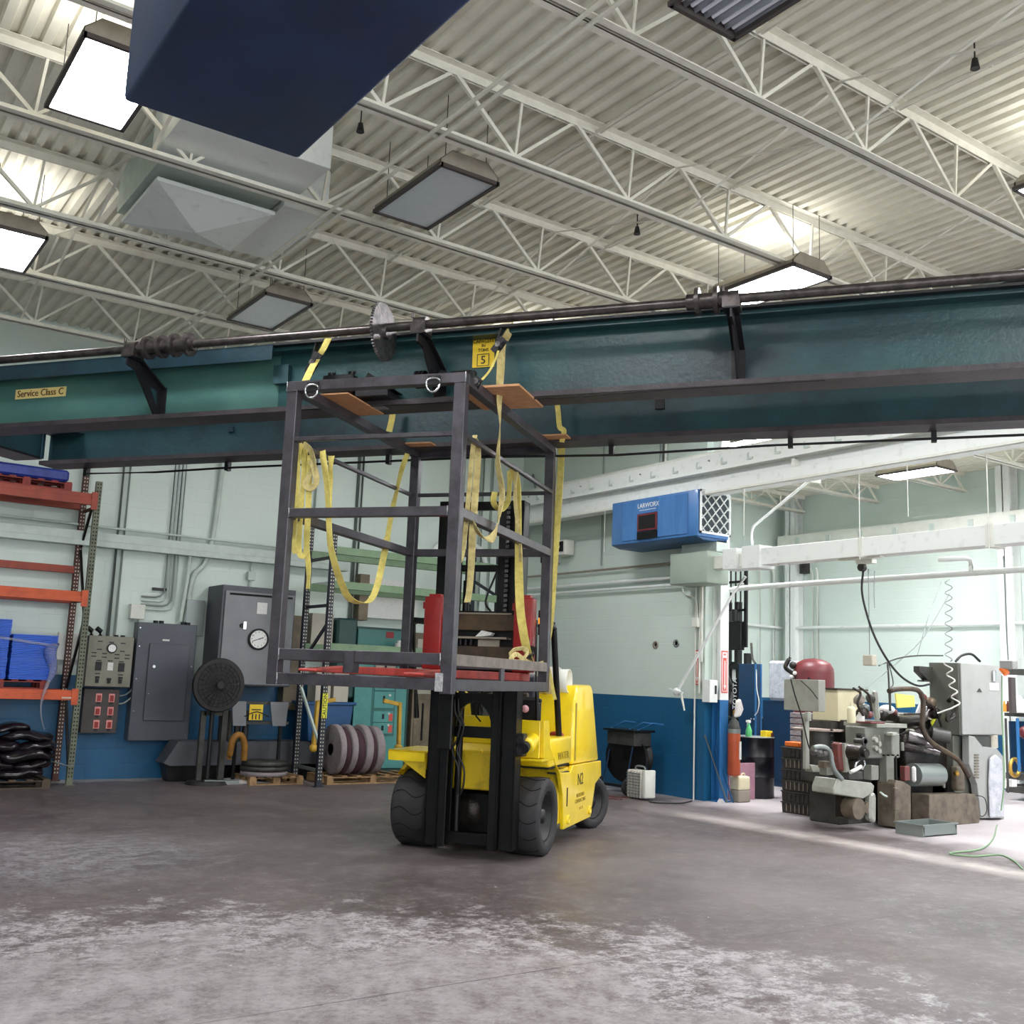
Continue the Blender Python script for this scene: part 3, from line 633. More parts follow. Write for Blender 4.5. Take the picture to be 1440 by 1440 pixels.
# ------------------------------------------------------------------ yellow webbing straps
def catmull(pts, k=6):
    P = [Vector(p) for p in pts]; P = [P[0]*2-P[1]]+P+[P[-1]*2-P[-2]]; out = []
    for i in range(1, len(P)-2):
        for j in range(k):
            t = j/k; a, b, c, d = P[i-1:i+3]
            out.append(.5*((2*b)+(c-a)*t+(2*a-5*b+4*c-d)*t*t+(3*b-a-3*c+d)*t**3))
    return out+[P[-2]]
def strap(label, pix, w=.05, plane=('x', -1.25), m='strap', side=(1, 0, 0), tw=0, name='webbing_strap', dy=None, group='yellow webbing straps on the cage'):
    pts = []
    for i, q in enumerate(pix):
        d = (dy[i] if dy else 0)
        pts.append((fX if plane[0] == 'x' else fY)(q[0], q[1], plane[1]+d))
    c = catmull(pts, 7); n = len(c)
    t = [tw*math.sin(i/n*9) for i in range(n)] if tw else None
    return tag(MB().ribbon(c, w, side, .005, t).build(name, m, frame='F'), label, 'strap', group)
Y1 = (0, 1, 0)
# hung over the left side guard rail, near the front left post
strap('yellow strap folded over the left guard rail, outermost strand beside the front left post', [(424, 624), (419, 640), (417, 700), (412, 760), (416, 778)], .045, ('y', .10), side=XR)
strap('yellow strap strand hanging in a long loop next to the front left post', [(421, 624), (427, 650), (424, 710), (420, 770), (426, 782), (431, 770), (434, 700), (436, 640)], .042, ('y', .16), side=XR, tw=.3)
strap('yellow strap curled into a small round loop near the front left post', [(426, 624), (437, 634), (441, 655), (433, 672), (430, 682), (437, 687), (445, 677), (441, 655), (436, 648)], .045, ('y', .12), 'strap_worn', side=XR, tw=.4)
strap('long yellow strap tail dropping below the mid rail near the front left post', [(429, 628), (433, 700), (431, 760), (434, 800), (433, 828)], .04, ('y', .20), side=XR, tw=.5)
strap('yellow strap slung from the left guard rail that swoops low across the cage', [(453, 634), (457, 660), (461, 700), (464, 760), (470, 790), (480, 820), (490, 840), (505, 848), (520, 845), (530, 825), (538, 790), (545, 755)], .055, ('y', .45), side=XR, dy=[0, 0, .02, .05, .1, .25, .4, .6, .8, 1.0, 1.2, 1.4], tw=.35)
strap('short doubled end of yellow strap on the left guard rail, right of the loops', [(466, 641), (464, 670), (462, 700), (465, 725)], .055, ('y', .55), side=XR, tw=.5)
strap('yellow strap rising from the swoop to the back left cage corner', [(545, 756), (551, 720), (558, 690), (565, 660), (573, 638)], .045, ('y', 1.9), side=XR, tw=.4)
strap('yellow strap crossing the far girder at the back left of the cage', [(554, 568), (551, 590), (547, 607)], .06, ('y', 2.02), side=XR)
strap('yellow ratchet strap over the near girder at the front left of the cage', [(462, 476), (455, 490), (447, 503), (438, 518), (430, 535)], .06, ('y', .62), side=XR, dy=[.03, -.02, -.1, -.25, -.45])
# over the right side
strap('worn strap hanging inside the right side of the cage, behind the centre post', [(668, 612), (664, 640), (657, 720), (650, 780), (642, 795)], .035, ('x', -.02), 'strap_worn', side=XR)
strap('worn strap folded over the right guard rail, with its cut end at the mast', [(660, 616), (668, 618), (672, 640), (668, 700), (665, 740), (663, 790), (660, 830), (657, 847)], .05, ('x', -.0), 'strap_worn', side=XR, tw=.25)
strap('pale strap hanging from the near girder in one long drop with a loop', [(722, 457), (712, 474), (706, 484), (704, 520), (702, 560), (703, 600), (700, 650), (706, 690), (703, 720), (698, 745), (690, 758), (680, 757), (672, 748), (667, 735)], .06, ('x', .075), 'strap_worn', side=Y1, tw=1.1)
strap('gold strap dropping from the right guard rail to the toe rail', [(722, 657), (728, 690), (729, 760), (730, 820), (732, 860), (737, 895), (742, 918), (748, 930), (757, 936)], .07, ('x', -.02), side=XR, tw=.5)
strap('thin pale strap looped over the right guard rail near the back', [(727, 658), (724, 690), (727, 730), (731, 760), (732, 790)], .03, ('x', .02), 'strap_worn', side=XR, tw=.5)
strap('gold strap loop hanging behind the thin one on the right side of the cage', [(717, 662), (716, 690), (713, 708), (702, 718), (694, 706), (696, 692)], .05, ('x', -.3), side=XR, tw=.4)
strap('gold strap running down outside the back right post of the cage', [(790, 622), (788, 670), (784, 730), (779, 800), (774, 870), (768, 912), (766, 926)], .062, ('y', 2.34), side=XR, tw=.2)
strap('narrow strap end with a hook below the right corner of the cage floor', [(766, 926), (771, 938), (775, 955), (778, 972), (781, 984)], .028, ('y', 2.34), side=XR)
strap('short yellow strap up the far girder at the back right of the cage', [(782, 556), (785, 580), (787, 600), (793, 606), (790, 622)], .045, ('y', 2.03), side=XR)
strap('tangled yellow strap lying on the toe rail at the right', [(716, 921), (722, 914), (736, 912), (742, 918), (730, 930), (718, 928), (726, 920), (740, 930), (752, 934), (764, 932)], .04, ('x', .0), 'strap_worn', side=Y1, tw=.6)
# ratchets
def ratchet(p, d, label, s=1.0):
    t = thing('ratchet_buckle', label, 'ratchet', p, 'F', group='ratchets of the straps'); p = Vector(p); d = Vector(d).normalized(); q = d.cross(Vector((0, 1, 0))).normalized()
    MB().bar(p-d*.09*s, p+d*.09*s, .012, .05, side=(0, 1, 0)).bar(p-d*.09*s+Vector((0,-.05,0)), p+d*.09*s+Vector((0,-.05,0)), .006, .045, side=(0, 1, 0)).build('frame', 'dark_steel', t)
    MB().bar(p+q*.03, p+d*.16*s+q*.07, .05, .014, side=(0, 1, 0)).build('handle', 'mast_black', t)
    MB().cyl(p+Vector((0, -.06, 0)), p+Vector((0, .02, 0)), .022).build('spool', 'gear_steel', t)
ratchet(fY(443, 512, .50), (.45, 0, .9), 'black ratchet on the strap at the front left, against the near girder')
ratchet(fY(703, 487, .45), (.6, 0, .8), 'black ratchet just right of the yellow capacity plate', .7)
ratchet(fY(672, 539, .20), (.5, 0, .85), 'bright steel ratchet on the cage top beside the centre post', .4)
ratchet(fX(748, 918, .0), (.3, 0, .9), 'dark ratchet sitting in the strap tangle on the right toe rail', .6)
strap('tight yellow strap below the capacity plate', [(701, 493), (696, 507), (688, 522), (676, 536)], .016, ('y', .40), side=XR)

# ------------------------------------------------------------------ the forklift
fk = thing('forklift', 'yellow forklift with fat black tyres and a black mast, lifting the steel cage', 'forklift', (-.85, 3.9, 0), 'F')
def wheel(xc, y, r, wd, name, turn=0, out=1):
    c = Vector((xc, y, r)); ax = Vector((math.cos(turn), math.sin(turn), 0)); h = wd/2
    e = r*.93
    pr = [(r*.66, -h+.01), (e, -h), (r, -h+.03), (r, h-.03), (e, h), (r*.66, h-.01), (r*.66, -h+.01)]
    w_ = MB().lathe(pr, c, ax, 44).build(name, 'rubber', fk)
    sgn = out
    hub = MB().lathe([(r*.66, -h*.2), (r*.66, sgn*(h-.03)), (r*.60, sgn*(h-.03)), (r*.56, sgn*h*.2), (r*.2, sgn*h*.25), (r*.18, sgn*h*.75), (.001, sgn*h*.78)], c, ax, 32).build('hub', 'hub_black', w_)
    y_ = Vector((-math.sin(turn), math.cos(turn), 0))
    for k in range(14):
        a = 2*math.pi*k/14; b = MB(); pts = []
        for i in range(9):
            s = -1+2*i/8; aa = a+.10*math.sin(s*math.pi)
            pts.append(c+ax*(s*(h-.02))+(y_*math.cos(aa)+Vector((0,0,1))*math.sin(aa))*(r+.0005))
        b.tube(pts, .005, 5).build('tread_groove', 'rubber_groove', w_)
    for k in range(6):
        a = 2*math.pi*k/6; p = c+ax*(sgn*h*.26)+(y_*math.cos(a)+Vector((0,0,1))*math.sin(a))*r*.38
        MB().cyl(p, p+ax*sgn*.02, .014, n=6).build('lug_nut', 'gear_steel', hub)
wheel(-.325, 3.12, .35, .35, 'front_wheel'); wheel(-1.43, 3.12, .35, .35, 'front_wheel', out=-1)
wheel(-.30, 5.24, .28, .22, 'rear_wheel', -.38); wheel(-1.40, 5.24, .28, .22, 'rear_wheel', -.38, -1)
side = [(2.92, .89), (2.88, 1.23), (3.04, 1.23), (3.12, .98), (3.30, .83), (3.52, .72), (3.90, .70), (3.98, .76), (5.23, .735), (5.26, .57), (4.98, .50), (4.80, .17), (3.68, .17), (3.62, .5), (3.50, .70), (3.26, .86)]
sp_ = MB().prism(side, 'x', -.19, -.15).build('side_panel', 'forklift_yellow', fk, .006)
MB().prism([(2.98, .70), (3.30, .83), (3.52, .72)]+side[6:], 'x', -1.60, -1.56).build('side_panel', 'forklift_yellow', fk, .006)
MB().box(-1.5, -.19, 3.6, 4.8, .22, .74).build('chassis', 'forklift_yellow_dirty', fk, .01)
MB().box(-.155, -.148, 3.76, 3.80, .38, .56).build('slot', 'hole_dark', sp_)
for y, z in ((3.82, .25), (4.72, .25)): MB().lathe([(.045, 0), (.045, .02), (.03, .02), (.03, 0)], (-.15, y, z), 'x', 18).build('lifting_eye', 'forklift_yellow', sp_)
MB().box(-.30, -.16, 3.56, 3.88, .70, .715).build('step_tread', 'rubber', sp_)
YR = (0, 1, 0)
lettering('N2', .17, (-.149, 4.30, .60), YR, ZU, 'ink', sp_, sx=1.1)
lettering('INDUSTRIAL', .055, (-.149, 4.32, .445), YR, ZU, 'ink_fade', sp_, sx=1.1)
lettering('CONTRACTING', .055, (-.149, 4.32, .39), YR, ZU, 'ink_fade', sp_, sx=1.1)
lettering('# 1 - 15', .04, (-.149, 4.36, .31), YR, ZU, 'ink_fade', sp_)
# deck, counterweight, side box
cwp = [(4.05, .76), (4.07, 1.40), (4.20, 1.56), (4.78, 1.57), (4.86, 1.50), (5.21, .735)]
cwt = MB().prism(cwp, 'x', -1.56, -.17).build('counterweight', 'forklift_yellow', fk, .035, seg=3)
MB().box(-.172, -.165, 4.10, 4.14, .80, 1.38).build('seam', 'ink_fade', cwt)
bx_ = MB().box(-.46, -.155, 3.14, 3.93, .79, 1.06).build('side_box', 'forklift_yellow', fk, .03, seg=3)
lettering('WATER', .10, (-.152, 3.60, .88), YR, ZU, 'ink_fade', bx_, sx=1.2)
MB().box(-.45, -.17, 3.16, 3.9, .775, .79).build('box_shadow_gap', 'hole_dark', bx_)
MB().prism([(3.1, .76), (3.1, 1.02), (4.06, 1.06), (4.06, .76)], 'x', -1.16, -.46).build('engine_hood', 'forklift_yellow_dirty', fk, .02, seg=2)
# front cowl seen between the mast rails
MB().prism([(2.80, .58), (2.80, .93), (2.92, .99), (3.0, .99), (3.0, .58)], 'x', -1.12, -.45).build('front_cowl', 'forklift_yellow_dirty', fk, .01)
MB().prism([(2.95, .99), (3.12, 1.24), (3.2, 1.24), (3.2, .99)], 'x', -1.14, -.44).build('dash_panel', 'forklift_yellow', fk, .01)
for x in (-.72, -.60, -.53): MB().sphere((x, 2.79, .93), .014, 6).build('rivet', 'forklift_yellow', fk)
MB().box(-.44, -.19, 2.88, 2.93, .89, 1.23).build('front_panel', 'forklift_yellow', fk, .006)
MB().box(-.46, -.15, 2.86, 3.3, .86, .885).build('fender', 'forklift_yellow', fk, .006)
MB().box(-1.62, -1.24, 2.70, 3.4, .88, .905).prism([(2.70, .905), (2.70, .80), (2.73, .905)], 'x', -1.62, -1.24).build('fender', 'forklift_yellow', fk, .008)
MB().prism([(-1.60, .88), (-1.24, .88), (-1.24, .66)], 'y', 2.72, 2.74).build('fender_skirt', 'forklift_yellow_dirty', fk)
MB().box(-.46, -.42, 2.78, 2.9, .55, .89).build('cowl_edge', 'forklift_yellow_dirty', fk)
MB().box(-.92, -.66, 3.24, 3.28, 1.18, 1.50).build('dash_board', 'conduit_grey', fk, .02)
MB().box(-.64, -.42, 3.24, 3.28, 1.18, 1.48).build('dash_board', 'carriage_brown', fk, .02)
tc_ = MB().cyl((-.245, 2.64, 1.00), (-.245, 2.86, 1.06), .062, n=18).sphere((-.245, 2.70, 1.015), .072, 8).build('tilt_cylinder', 'forklift_yellow', fk)
MB().cyl((-.25, 2.58, .99), (-.25, 2.64, 1.01), .05, n=12).build('cylinder_head', 'dark_steel', tc_)
# axle and underside
ax_ = MB().cyl((-1.3, 3.12, .35), (-.45, 3.12, .35), .11, n=18).sphere((-.88, 3.1, .36), .2, 10).build('drive_axle', 'machine_oily', fk)
MB().box(-1.15, -.5, 2.95, 3.6, .16, .56).build('transmission', 'mast_black', fk, .03)
MB().tube([(-.62, 2.93, .50), (-.56, 2.90, .54), (-.50, 2.92, .46), (-.47, 2.95, .36)], .014).build('brake_hose', 'chrome', ax_)
# mast
def chan(x0, x1, y0, y1, z0, z1, nm):
    return MB().box(x0, x1, y0, y0+.025, z0, z1).box(x0, x1, y1-.025, y1, z0, z1).box((x0 if x0 < -.67 else x1-.02), (x0+.02 if x0 < -.67 else x1), y0, y1, z0, z1).build(nm, 'mast_black', fk, .003)
chan(-1.075, -.945, 2.56, 2.74, .10, 3.24, 'mast_rail'); chan(-.365, -.235, 2.56, 2.74, .10, 3.24, 'mast_rail')
chan(-.94, -.855, 2.50, 2.66, .10, 3.18, 'inner_rail'); chan(-.45, -.37, 2.50, 2.66, .10, 3.18, 'inner_rail')
arch = [(-.86, 1.46), (-.86, 1.12)] + [(-.63-.17*math.cos(a), 1.16+.22*math.sin(a)) for a in [math.pi*i/12 for i in range(13)]] + [(-.40, 1.12), (-.40, 1.46)]
MB().prism(arch, 'y', 2.52, 2.56).build('arched_plate', 'mast_black', fk)
for z0, z1, nm in ((1.06, 1.16, 'cross_bar'), (.12, .22, 'cross_bar'), (3.16, 3.24, 'top_bar'), (2.58, 2.64, 'cross_bar')):
    MB().box(-.94, -.32, 2.60, 2.66, z0, z1).build(nm, 'mast_black', fk, .004)
MB().box(-.94, -.80, 2.42, 2.50, .95, 1.5).build('lift_chain_guard', 'mast_black', fk, .01)
MB().box(-.25, -.17, 2.60, 2.70, .92, 1.12).cyl((-.21, 2.58, 1.06), (-.21, 2.60, 1.06), .03).cyl((-.21, 2.58, .98), (-.21, 2.60, .98), .03).build('valve_block', 'dark_steel', fk, .006)
for x in (-.82, -.47):
    MB().cyl((x, 2.70, .2), (x, 2.70, 2.5), .032, n=14).build('lift_cylinder', 'mast_black', fk)
    MB().cyl((x, 2.70, 2.5), (x, 2.70, 3.16), .018, n=12).build('piston_rod', 'shaft_steel', fk)
for dx in (0, .035):
    MB().tube(catmull([(-.80+dx, 2.46, 1.42), (-.78+dx, 2.45, 1.28), (-.73+dx, 2.45, 1.18), (-.76+dx, 2.46, 1.04), (-.80+dx*1.3, 2.47, .94), (-.74+dx*1.6, 2.47, .80), (-.73+dx*1.4, 2.48, .66), (-.75+dx, 2.5, .56)]), .009).build('hydraulic_hose', 'hose_black', fk)
MB().tube(catmull([(-.70, 2.7, 1.52), (-.66, 2.7, 1.40), (-.69, 2.72, 1.28), (-.66, 2.8, 1.2)]), .008).build('hydraulic_hose', 'hose_black', fk)
MB().tube(catmull([(-.60, 2.7, 1.52), (-.64, 2.7, 1.40), (-.61, 2.72, 1.28)]), .008).build('hydraulic_hose', 'hose_black', fk)
MB().tube(catmull([(-.45, 2.52, 2.95), (-.40, 2.52, 2.75), (-.47, 2.52, 2.55), (-.56, 2.52, 2.3), (-.50, 2.5, 2.2)]), .010).build('hydraulic_hose', 'hose_black', fk)
for x in (-.885, -.36):
    c_ = MB()
    for k in range(22): c_.box(x-.016, x+.016, 2.484, 2.494, 2.2+k*.045, 2.228+k*.045)
    c_.build('lift_chain', 'gear_steel', fk)
for o_ in bpy.data.objects:      # the mast sits left of the truck's centre line
    if o_.parent == fk and o_.name.split('.')[0] in ('mast_rail', 'inner_rail', 'arched_plate', 'cross_bar', 'top_bar', 'lift_chain_guard', 'valve_block', 'lift_cylinder', 'piston_rod', 'hydraulic_hose', 'lift_chain'):
        o_.location.x -= .085
# carriage and forks
ca = MB().box(-1.0, -.24, 2.37, 2.44, 2.02, 2.17).build('carriage_plate', 'carriage_brown', fk, .006)
MB().box(-.99, -.34, 2.355, 2.37, 2.165, 2.18).build('plate_edge', 'carriage_edge', ca)
MB().box(-1.0, -.24, 2.37, 2.44, 1.72, 1.88).build('carriage_plate', 'carriage_brown', fk, .006)
MB().box(-.99, -.36, 2.30, 2.44, 1.945, 1.962).build('carriage_shelf', 'carriage_edge', fk)
MB().box(-1.02, -.22, 2.44, 2.50, 1.56, 2.20).build('carriage_frame', 'mast_black', fk, .006)
MB().box(-.66, -.46, 2.40, 2.43, 1.86, 1.94).build('manual_box', 'beige', fk)
MB().prism([(-.66, 1.965), (-.60, 2.02), (-.50, 2.0), (-.52, 1.975), (-.62, 1.965)], 'y', 2.32, 2.40).build('rag', 'label_white', fk)
for k in range(5): MB().cyl((-.93+k*.05, 2.40, 1.89), (-.93+k*.05, 2.40, 1.94), .016, n=10).build('roller_stud', 'dark_steel', fk)
def fork(x0, x1, nm='fork'):
    b = MB().prism([(-.08, 1.60), (-.08, 1.618), (.5, 1.648), (2.30, 1.655), (2.37, 1.70), (2.37, 1.585), (2.2, 1.585), (.5, 1.592)], 'x', x0, x1)
    return b.build(nm, 'red_fork', fk, .006)
fork(-1.08, -.94); fork(-.29, -.15)
for x0, x1 in ((-1.125, -.955), (-.275, -.105)):
    s_ = MB().box(x0, x1, 2.22, 2.36, 1.66, 2.31).build('fork_shank', 'red_paint', fk, .012, seg=2)
    MB().box(x0+.03, x1-.03, 2.25, 2.33, 2.31, 2.335).box(x0-.02, x0, 2.24, 2.3, 2.20, 2.26).build('shank_cap', 'red_paint', s_)
MB().box(-.10, -.02, 2.56, 2.66, 2.24, 2.29).build('work_lamp', 'black_plastic', fk)
MB().box(-.13, -.05, 2.50, 2.6, 2.10, 2.15).build('turn_signal', 'orange_lamp', fk, .004)
MB().box(-.13, -.04, 2.50, 2.62, 2.0, 2.095).box(-.13, -.04, 2.5, 2.62, 2.155, 2.22).build('lamp_bracket', 'black_plastic', fk)
MB().box(-.16, .0, 2.60, 2.70, 2.66, 2.72).build('mast_stay', 'mast_black', fk, .006)
# operator place
st = MB().box(-1.15, -.62, 3.2, 3.66, 1.06, 1.16).build('seat', 'dark_seat', fk, .04, seg=3)
MB().prism([(3.58, 1.14), (3.50, 1.35), (3.52, 1.62), (3.60, 1.66), (3.70, 1.60), (3.70, 1.14)], 'x', -1.12, -.44).build('seat_back', 'dark_seat', st, .03, seg=3)
MB().tube([(-.86, 3.20, 1.02), (-.86, 3.10, 1.52)], .02).build('steering_column', 'black_plastic', fk)
MB().tube([(-.86+.15*math.cos(a), 3.10+.10*math.sin(a), 1.52+.07*math.sin(a)) for a in [2*math.pi*i/20 for i in range(20)]], .013, 8, closed=True).build('steering_wheel', 'black_plastic', fk)
lv = MB().tube([(-.33, 3.06, 1.18), (-.30, 3.02, 1.30), (-.24, 3.02, 1.40)], .007).build('lever', 'chrome', fk)
MB().sphere((-.24, 3.02, 1.41), .02, 6).build('lever_knob', 'black_plastic', lv)
MB().sphere((-.36, 2.95, 1.33), .035, 8).build('lever_knob', 'pink', lv)
MB().box(-.50, -.24, 3.0, 3.1, 1.20, 1.44).build('control_pod', 'black_plastic', fk, .03)
MB().sphere((-.30, 3.85, 1.06), .08, 8, .5).build('wheel_cushion', 'red_paint', fk)
pt = MB().lathe([(.001, -.42), (.10, -.40), (.145, -.34), (.145, .34), (.10, .40), (.001, .42)], (-.72, 4.16, 1.60), 'x', 26).build('propane_tank', 'tank_silver', fk)
MB().lathe([(.12, .36), (.125, .46), (.115, .46), (.11, .36)], (-.72, 4.16, 1.60), 'x', 26).build('tank_collar', 'cream_paint', pt)
for x in (-.95, -.5): MB().lathe([(.148, -.02), (.152, -.02), (.152, .02), (.148, .02)], (x, 4.16, 1.60), 'x', 26).build('tank_strap', 'chrome', pt)
gd = MB().tube(catmull([(-.235, 3.08, 2.12), (-.235, 3.28, 2.125), (-.235, 3.40, 2.10), (-.235, 3.43, 2.0), (-.235, 3.72, 1.04)], 5), .032, 8).build('guard_post', 'mast_black', fk)
MB().tube(catmull([(-1.45, 3.08, 2.12), (-1.45, 3.28, 2.125), (-1.45, 3.40, 2.10), (-1.45, 3.43, 2.0), (-1.45, 3.72, 1.04)], 5), .032, 8).build('guard_post', 'mast_black', fk)
for x in (-.235, -1.45): MB().tube([(x, 2.72, 2.10), (x, 3.10, 2.12)], .03).tube([(x, 2.74, 2.10), (x, 2.95, 1.20)], .028).build('front_guard_leg', 'mast_black', fk)
rf = MB()
for k in range(9): rf.bar((-1.45+k*.152, 2.76, 2.13), (-1.45+k*.152, 3.36, 2.15), .02, .04)
rf.bar((-1.47, 2.76, 2.12), (-.215, 2.76, 2.12), .05).bar((-1.47, 3.36, 2.14), (-.215, 3.36, 2.14), .05).build('guard_roof', 'mast_black', fk)
# ------------------------------------------------------------------ left wall: ledge, conduits, boxes
WY = 15.65
def on_wall(px, py, off=.0): return atY(px, py, WY-off)
tag(MB().box(2.0, 7.6, 15.45, WY, 3.22, 3.30).box(2.0, 7.6, 15.45, 15.47, 3.30, 3.42).build('wall_tray', 'conduit_paint', bevel=.004), 'long pale green cable tray running level along the left wall above the cabinets', 'cable tray')
tag(MB().cyl((2.0, 15.55, 3.52), (6.9, 15.55, 3.50), .018).build('wall_conduit', 'conduit_paint'), 'thin level pipe just above the cable tray on the left wall', 'conduit', 'conduits on the left wall')
def vcond(x, z0, z1, r, lab, m='conduit_paint', off=.04, bend=None):
    pts = [(x, WY-off, z1), (x, WY-off, z0)]
    if bend: pts = [(x, WY-off, z1), (x, WY-off, z0+.2), (x+bend*.06, WY-off, z0+.06), (x+bend*.22, WY-off, z0), (x+bend*.6, WY-off, z0)]
    return tag(MB().tube(pts, r, 8).build('wall_conduit', m), lab, 'conduit', 'conduits on the left wall')
vcond(3.98, 1.98, 6.5, .026, 'left of two thick upright conduits rising from the olive control box', 'conduit_grey')
vcond(4.07, 1.98, 6.5, .022, 'right of two thick upright conduits rising from the olive control box', 'conduit_paint')
for k in range(4):
    x = 4.72+k*.055
    tag(MB().tube([(x, WY-.04, 6.5), (x, WY-.04, 2.66-k*.06), (x-.05, WY-.04, 2.60-k*.06), (x-.12, WY-.04, 2.58-k*.06), (4.40, WY-.04, 2.58-k*.06)], .014, 8).build('wall_conduit', 'conduit_grey' if k % 2 == 0 else 'conduit_paint'),
        ['first from the left', 'second from the left', 'third from the left', 'rightmost'][k]+' of four thin conduits bending into the pale junction box', 'conduit', 'four thin conduits on the left wall')
tag(MB().tube(catmull([(5.45, WY-.06, 6.5), (5.40, WY-.06, 4.0), (5.30, WY-.06, 3.2), (5.12, WY-.06, 2.9), (5.07, WY-.06, 2.25)]), .036, 10).build('wall_conduit', 'conduit_paint'), 'thick pale pipe that kinks left down to the dark grey panel', 'conduit')
tag(MB().tube(catmull([(4.2, WY-.08, 3.34), (4.85, WY-.08, 3.34), (5.0, WY-.08, 3.28), (5.04, WY-.08, 3.1), (4.98, WY-.08, 2.25)]), .032, 10).build('wall_conduit', 'conduit_paint'), 'thick pale pipe elbow dropping from the tray to the dark grey panel', 'conduit')
tag(MB().cyl((6.02, WY-.05, 3.22), (6.02, WY-.05, 2.77), .018).box(5.96, 6.08, WY-.1, WY-.01, 2.95, 3.08).build('wall_conduit', 'conduit_paint'), 'short conduit with a small round box dropping into the large grey cabinet', 'conduit')
for x, z0, z1, r, l in ((7.0, 3.4, 6.4, .02, 'conduit on the left wall seen through the left half of the cage'), (7.75, 2.45, 6.4, .035, 'thicker dark conduit on the left wall behind the hanging strap'), (7.83, 2.45, 6.4, .02, 'thin conduit right beside the thicker dark one behind the hanging strap'),
                     (9.55, 2.5, 6.4, .022, 'first conduit on the left wall seen left of the mast'), (9.72, 2.5, 6.4, .022, 'second conduit on the left wall seen left of the mast'), (10.2, 2.3, 6.4, .05, 'fat white pipe on the left wall just left of the mast'), (10.42, 2.3, 6.4, .03, 'white pipe on the left wall beside the fat one by the mast')):
    vcond(x, z0, z1, r, l, 'conduit_grey' if 'dark' in l else 'conduit_paint')
tag(MB().tube(catmull([(8.3, WY-.06, 2.95), (9.6, WY-.06, 2.95), (9.8, WY-.06, 2.9), (9.85, WY-.06, 2.5)]), .02).build('wall_conduit', 'conduit_paint'), 'level conduit behind the green rack ending in an elbow', 'conduit')
tag(MB().tube(catmull([(9.2, WY-.08, 3.55), (9.35, WY-.08, 3.85), (9.8, WY-.08, 3.95), (10.2, WY-.08, 3.85), (10.35, WY-.08, 3.55)]), .05, 10).build('wall_conduit', 'white_paint'), 'white hooped pipe on the wall seen through the cage just left of the mast', 'pipe')
t = thing('junction_box', 'pale junction box on the left wall above the olive control box', 'electrical box', (4.33, WY, 2.40))
p = atY(185, 849, WY-.12); q = atY(203, 871, WY-.12)
MB().box(p.x, q.x, WY-.12, WY, q.z, p.z).build('box_body', 'cream_paint', t, .004); MB().cyl((4.3, WY-.06, q.z), (4.3, WY-.06, 2.2), .014).cyl((4.38, WY-.06, q.z), (4.38, WY-.06, 2.2), .014).build('conduit_stub', 'conduit_grey', t)
tag(MB().box(4.55, 4.75, WY-.05, WY, 2.68, 2.72).build('wall_bracket', 'dark_steel'), 'small dark strut bracket clamping the thin conduits', 'bracket')
tag(MB().box(3.32, 3.62, WY-.07, WY, 1.62, 2.0).build('wall_box', 'cream_paint', bevel=.004), 'pale switch box behind the orange rack frame', 'electrical box')
tag(MB().box(5.05, 5.33, WY-.1, WY, 2.05, 2.58).build('wall_box', 'conduit_grey', bevel=.004), 'grey box on the wall between the dark panel and the large cabinet', 'electrical box')

# olive control box
t = thing('control_box', 'olive grey control box with a round gauge, sockets and many small nameplates', 'control box', (3.97, 15.4, 1.28))
b = MB().box(3.63, 4.29, 15.37, WY, 1.27, 1.97).build('box_body', 'brown_grey', t, .004)
f = MB().box(3.67, 4.28, 15.35, 15.37, 1.28, 1.975).build('box_face', 'olive_grey', t, .004)
def bp(u_, v_, du, dv, m, nm, par=f, d=.012, x0=3.67, x1=4.28, z0=1.28, z1=1.975, y=15.35):
    x = x0+(x1-x0)*u_; z = z1-(z1-z0)*v_
    return MB().box(x-du/2, x+du/2, y-d, y, z-dv/2, z+dv/2).build(nm, m, par)
for u_, v_ in ((.25,.11),(.5,.12),(.76,.13),(.25,.27),(.76,.29),(.14,.34),(.37,.35),(.65,.36),(.88,.36),(.14,.41),(.37,.42),(.65,.43),(.88,.43),(.26,.49),(.51,.49),(.76,.5),(.26,.75),(.77,.76)): bp(u_, v_, .066, .014, 'ink', 'nameplate', d=.004)
MB().cyl((3.985, 15.35, 1.81), (3.985, 15.325, 1.81), .068, n=24).build('gauge', 'black_plastic', f)
MB().cyl((3.985, 15.325, 1.81), (3.985, 15.32, 1.81), .052, n=24).build('gauge_face', 'clock_face', f)
for u_, v_ in ((.26, .60), (.77, .61)): bp(u_, v_, .082, .12, 'black_plastic', 'socket')
bp(.52, .60, .075, .11, 'label_white', 'breaker')
for u_ in (.26, .52, .77):
    for dv in (0, .05, .09): bp(u_, .82+dv if u_ != .52 else .85+dv*.7, .05-.012*(dv > .04), .03, 'black_plastic', 'knob', d=.03)
for x in (3.72, 3.84): MB().tube([(x, 15.45, 1.97), (x, 15.45, 2.04), (x-.05, 15.48, 2.08)], .035, 10).build('cable_gland', 'black_plastic', t)
for x in (4.07, 4.16): MB().cyl((x, 15.5, 1.97), (x, 15.5, 2.0), .03).build('cable_gland', 'black_plastic', t)
t = thing('switch_box', 'brown grey box with six red rocker switches below the olive control box', 'switch box', (3.95, 15.5, .64))
f = MB().box(3.70, 4.18, 15.45, WY, .64, 1.245).build('box_body', 'brown_grey', t, .006)
for i in range(3):
    for u_ in (.42, .78):
        x = 3.70+.48*u_; z = 1.245-.605*(.2+.3*i)
        MB().box(x-.04, x+.04, 15.442, 15.45, z-.058, z+.058).build('switch_plate', 'switch_plate', f)
        MB().box(x-.022, x+.022, 15.425, 15.442, z-.045, z+.035).build('rocker', 'switch_red', f); MB().box(x-.02, x+.02, 15.43, 15.45, z-.085, z-.06).build('pilot_button', 'black_plastic', f)
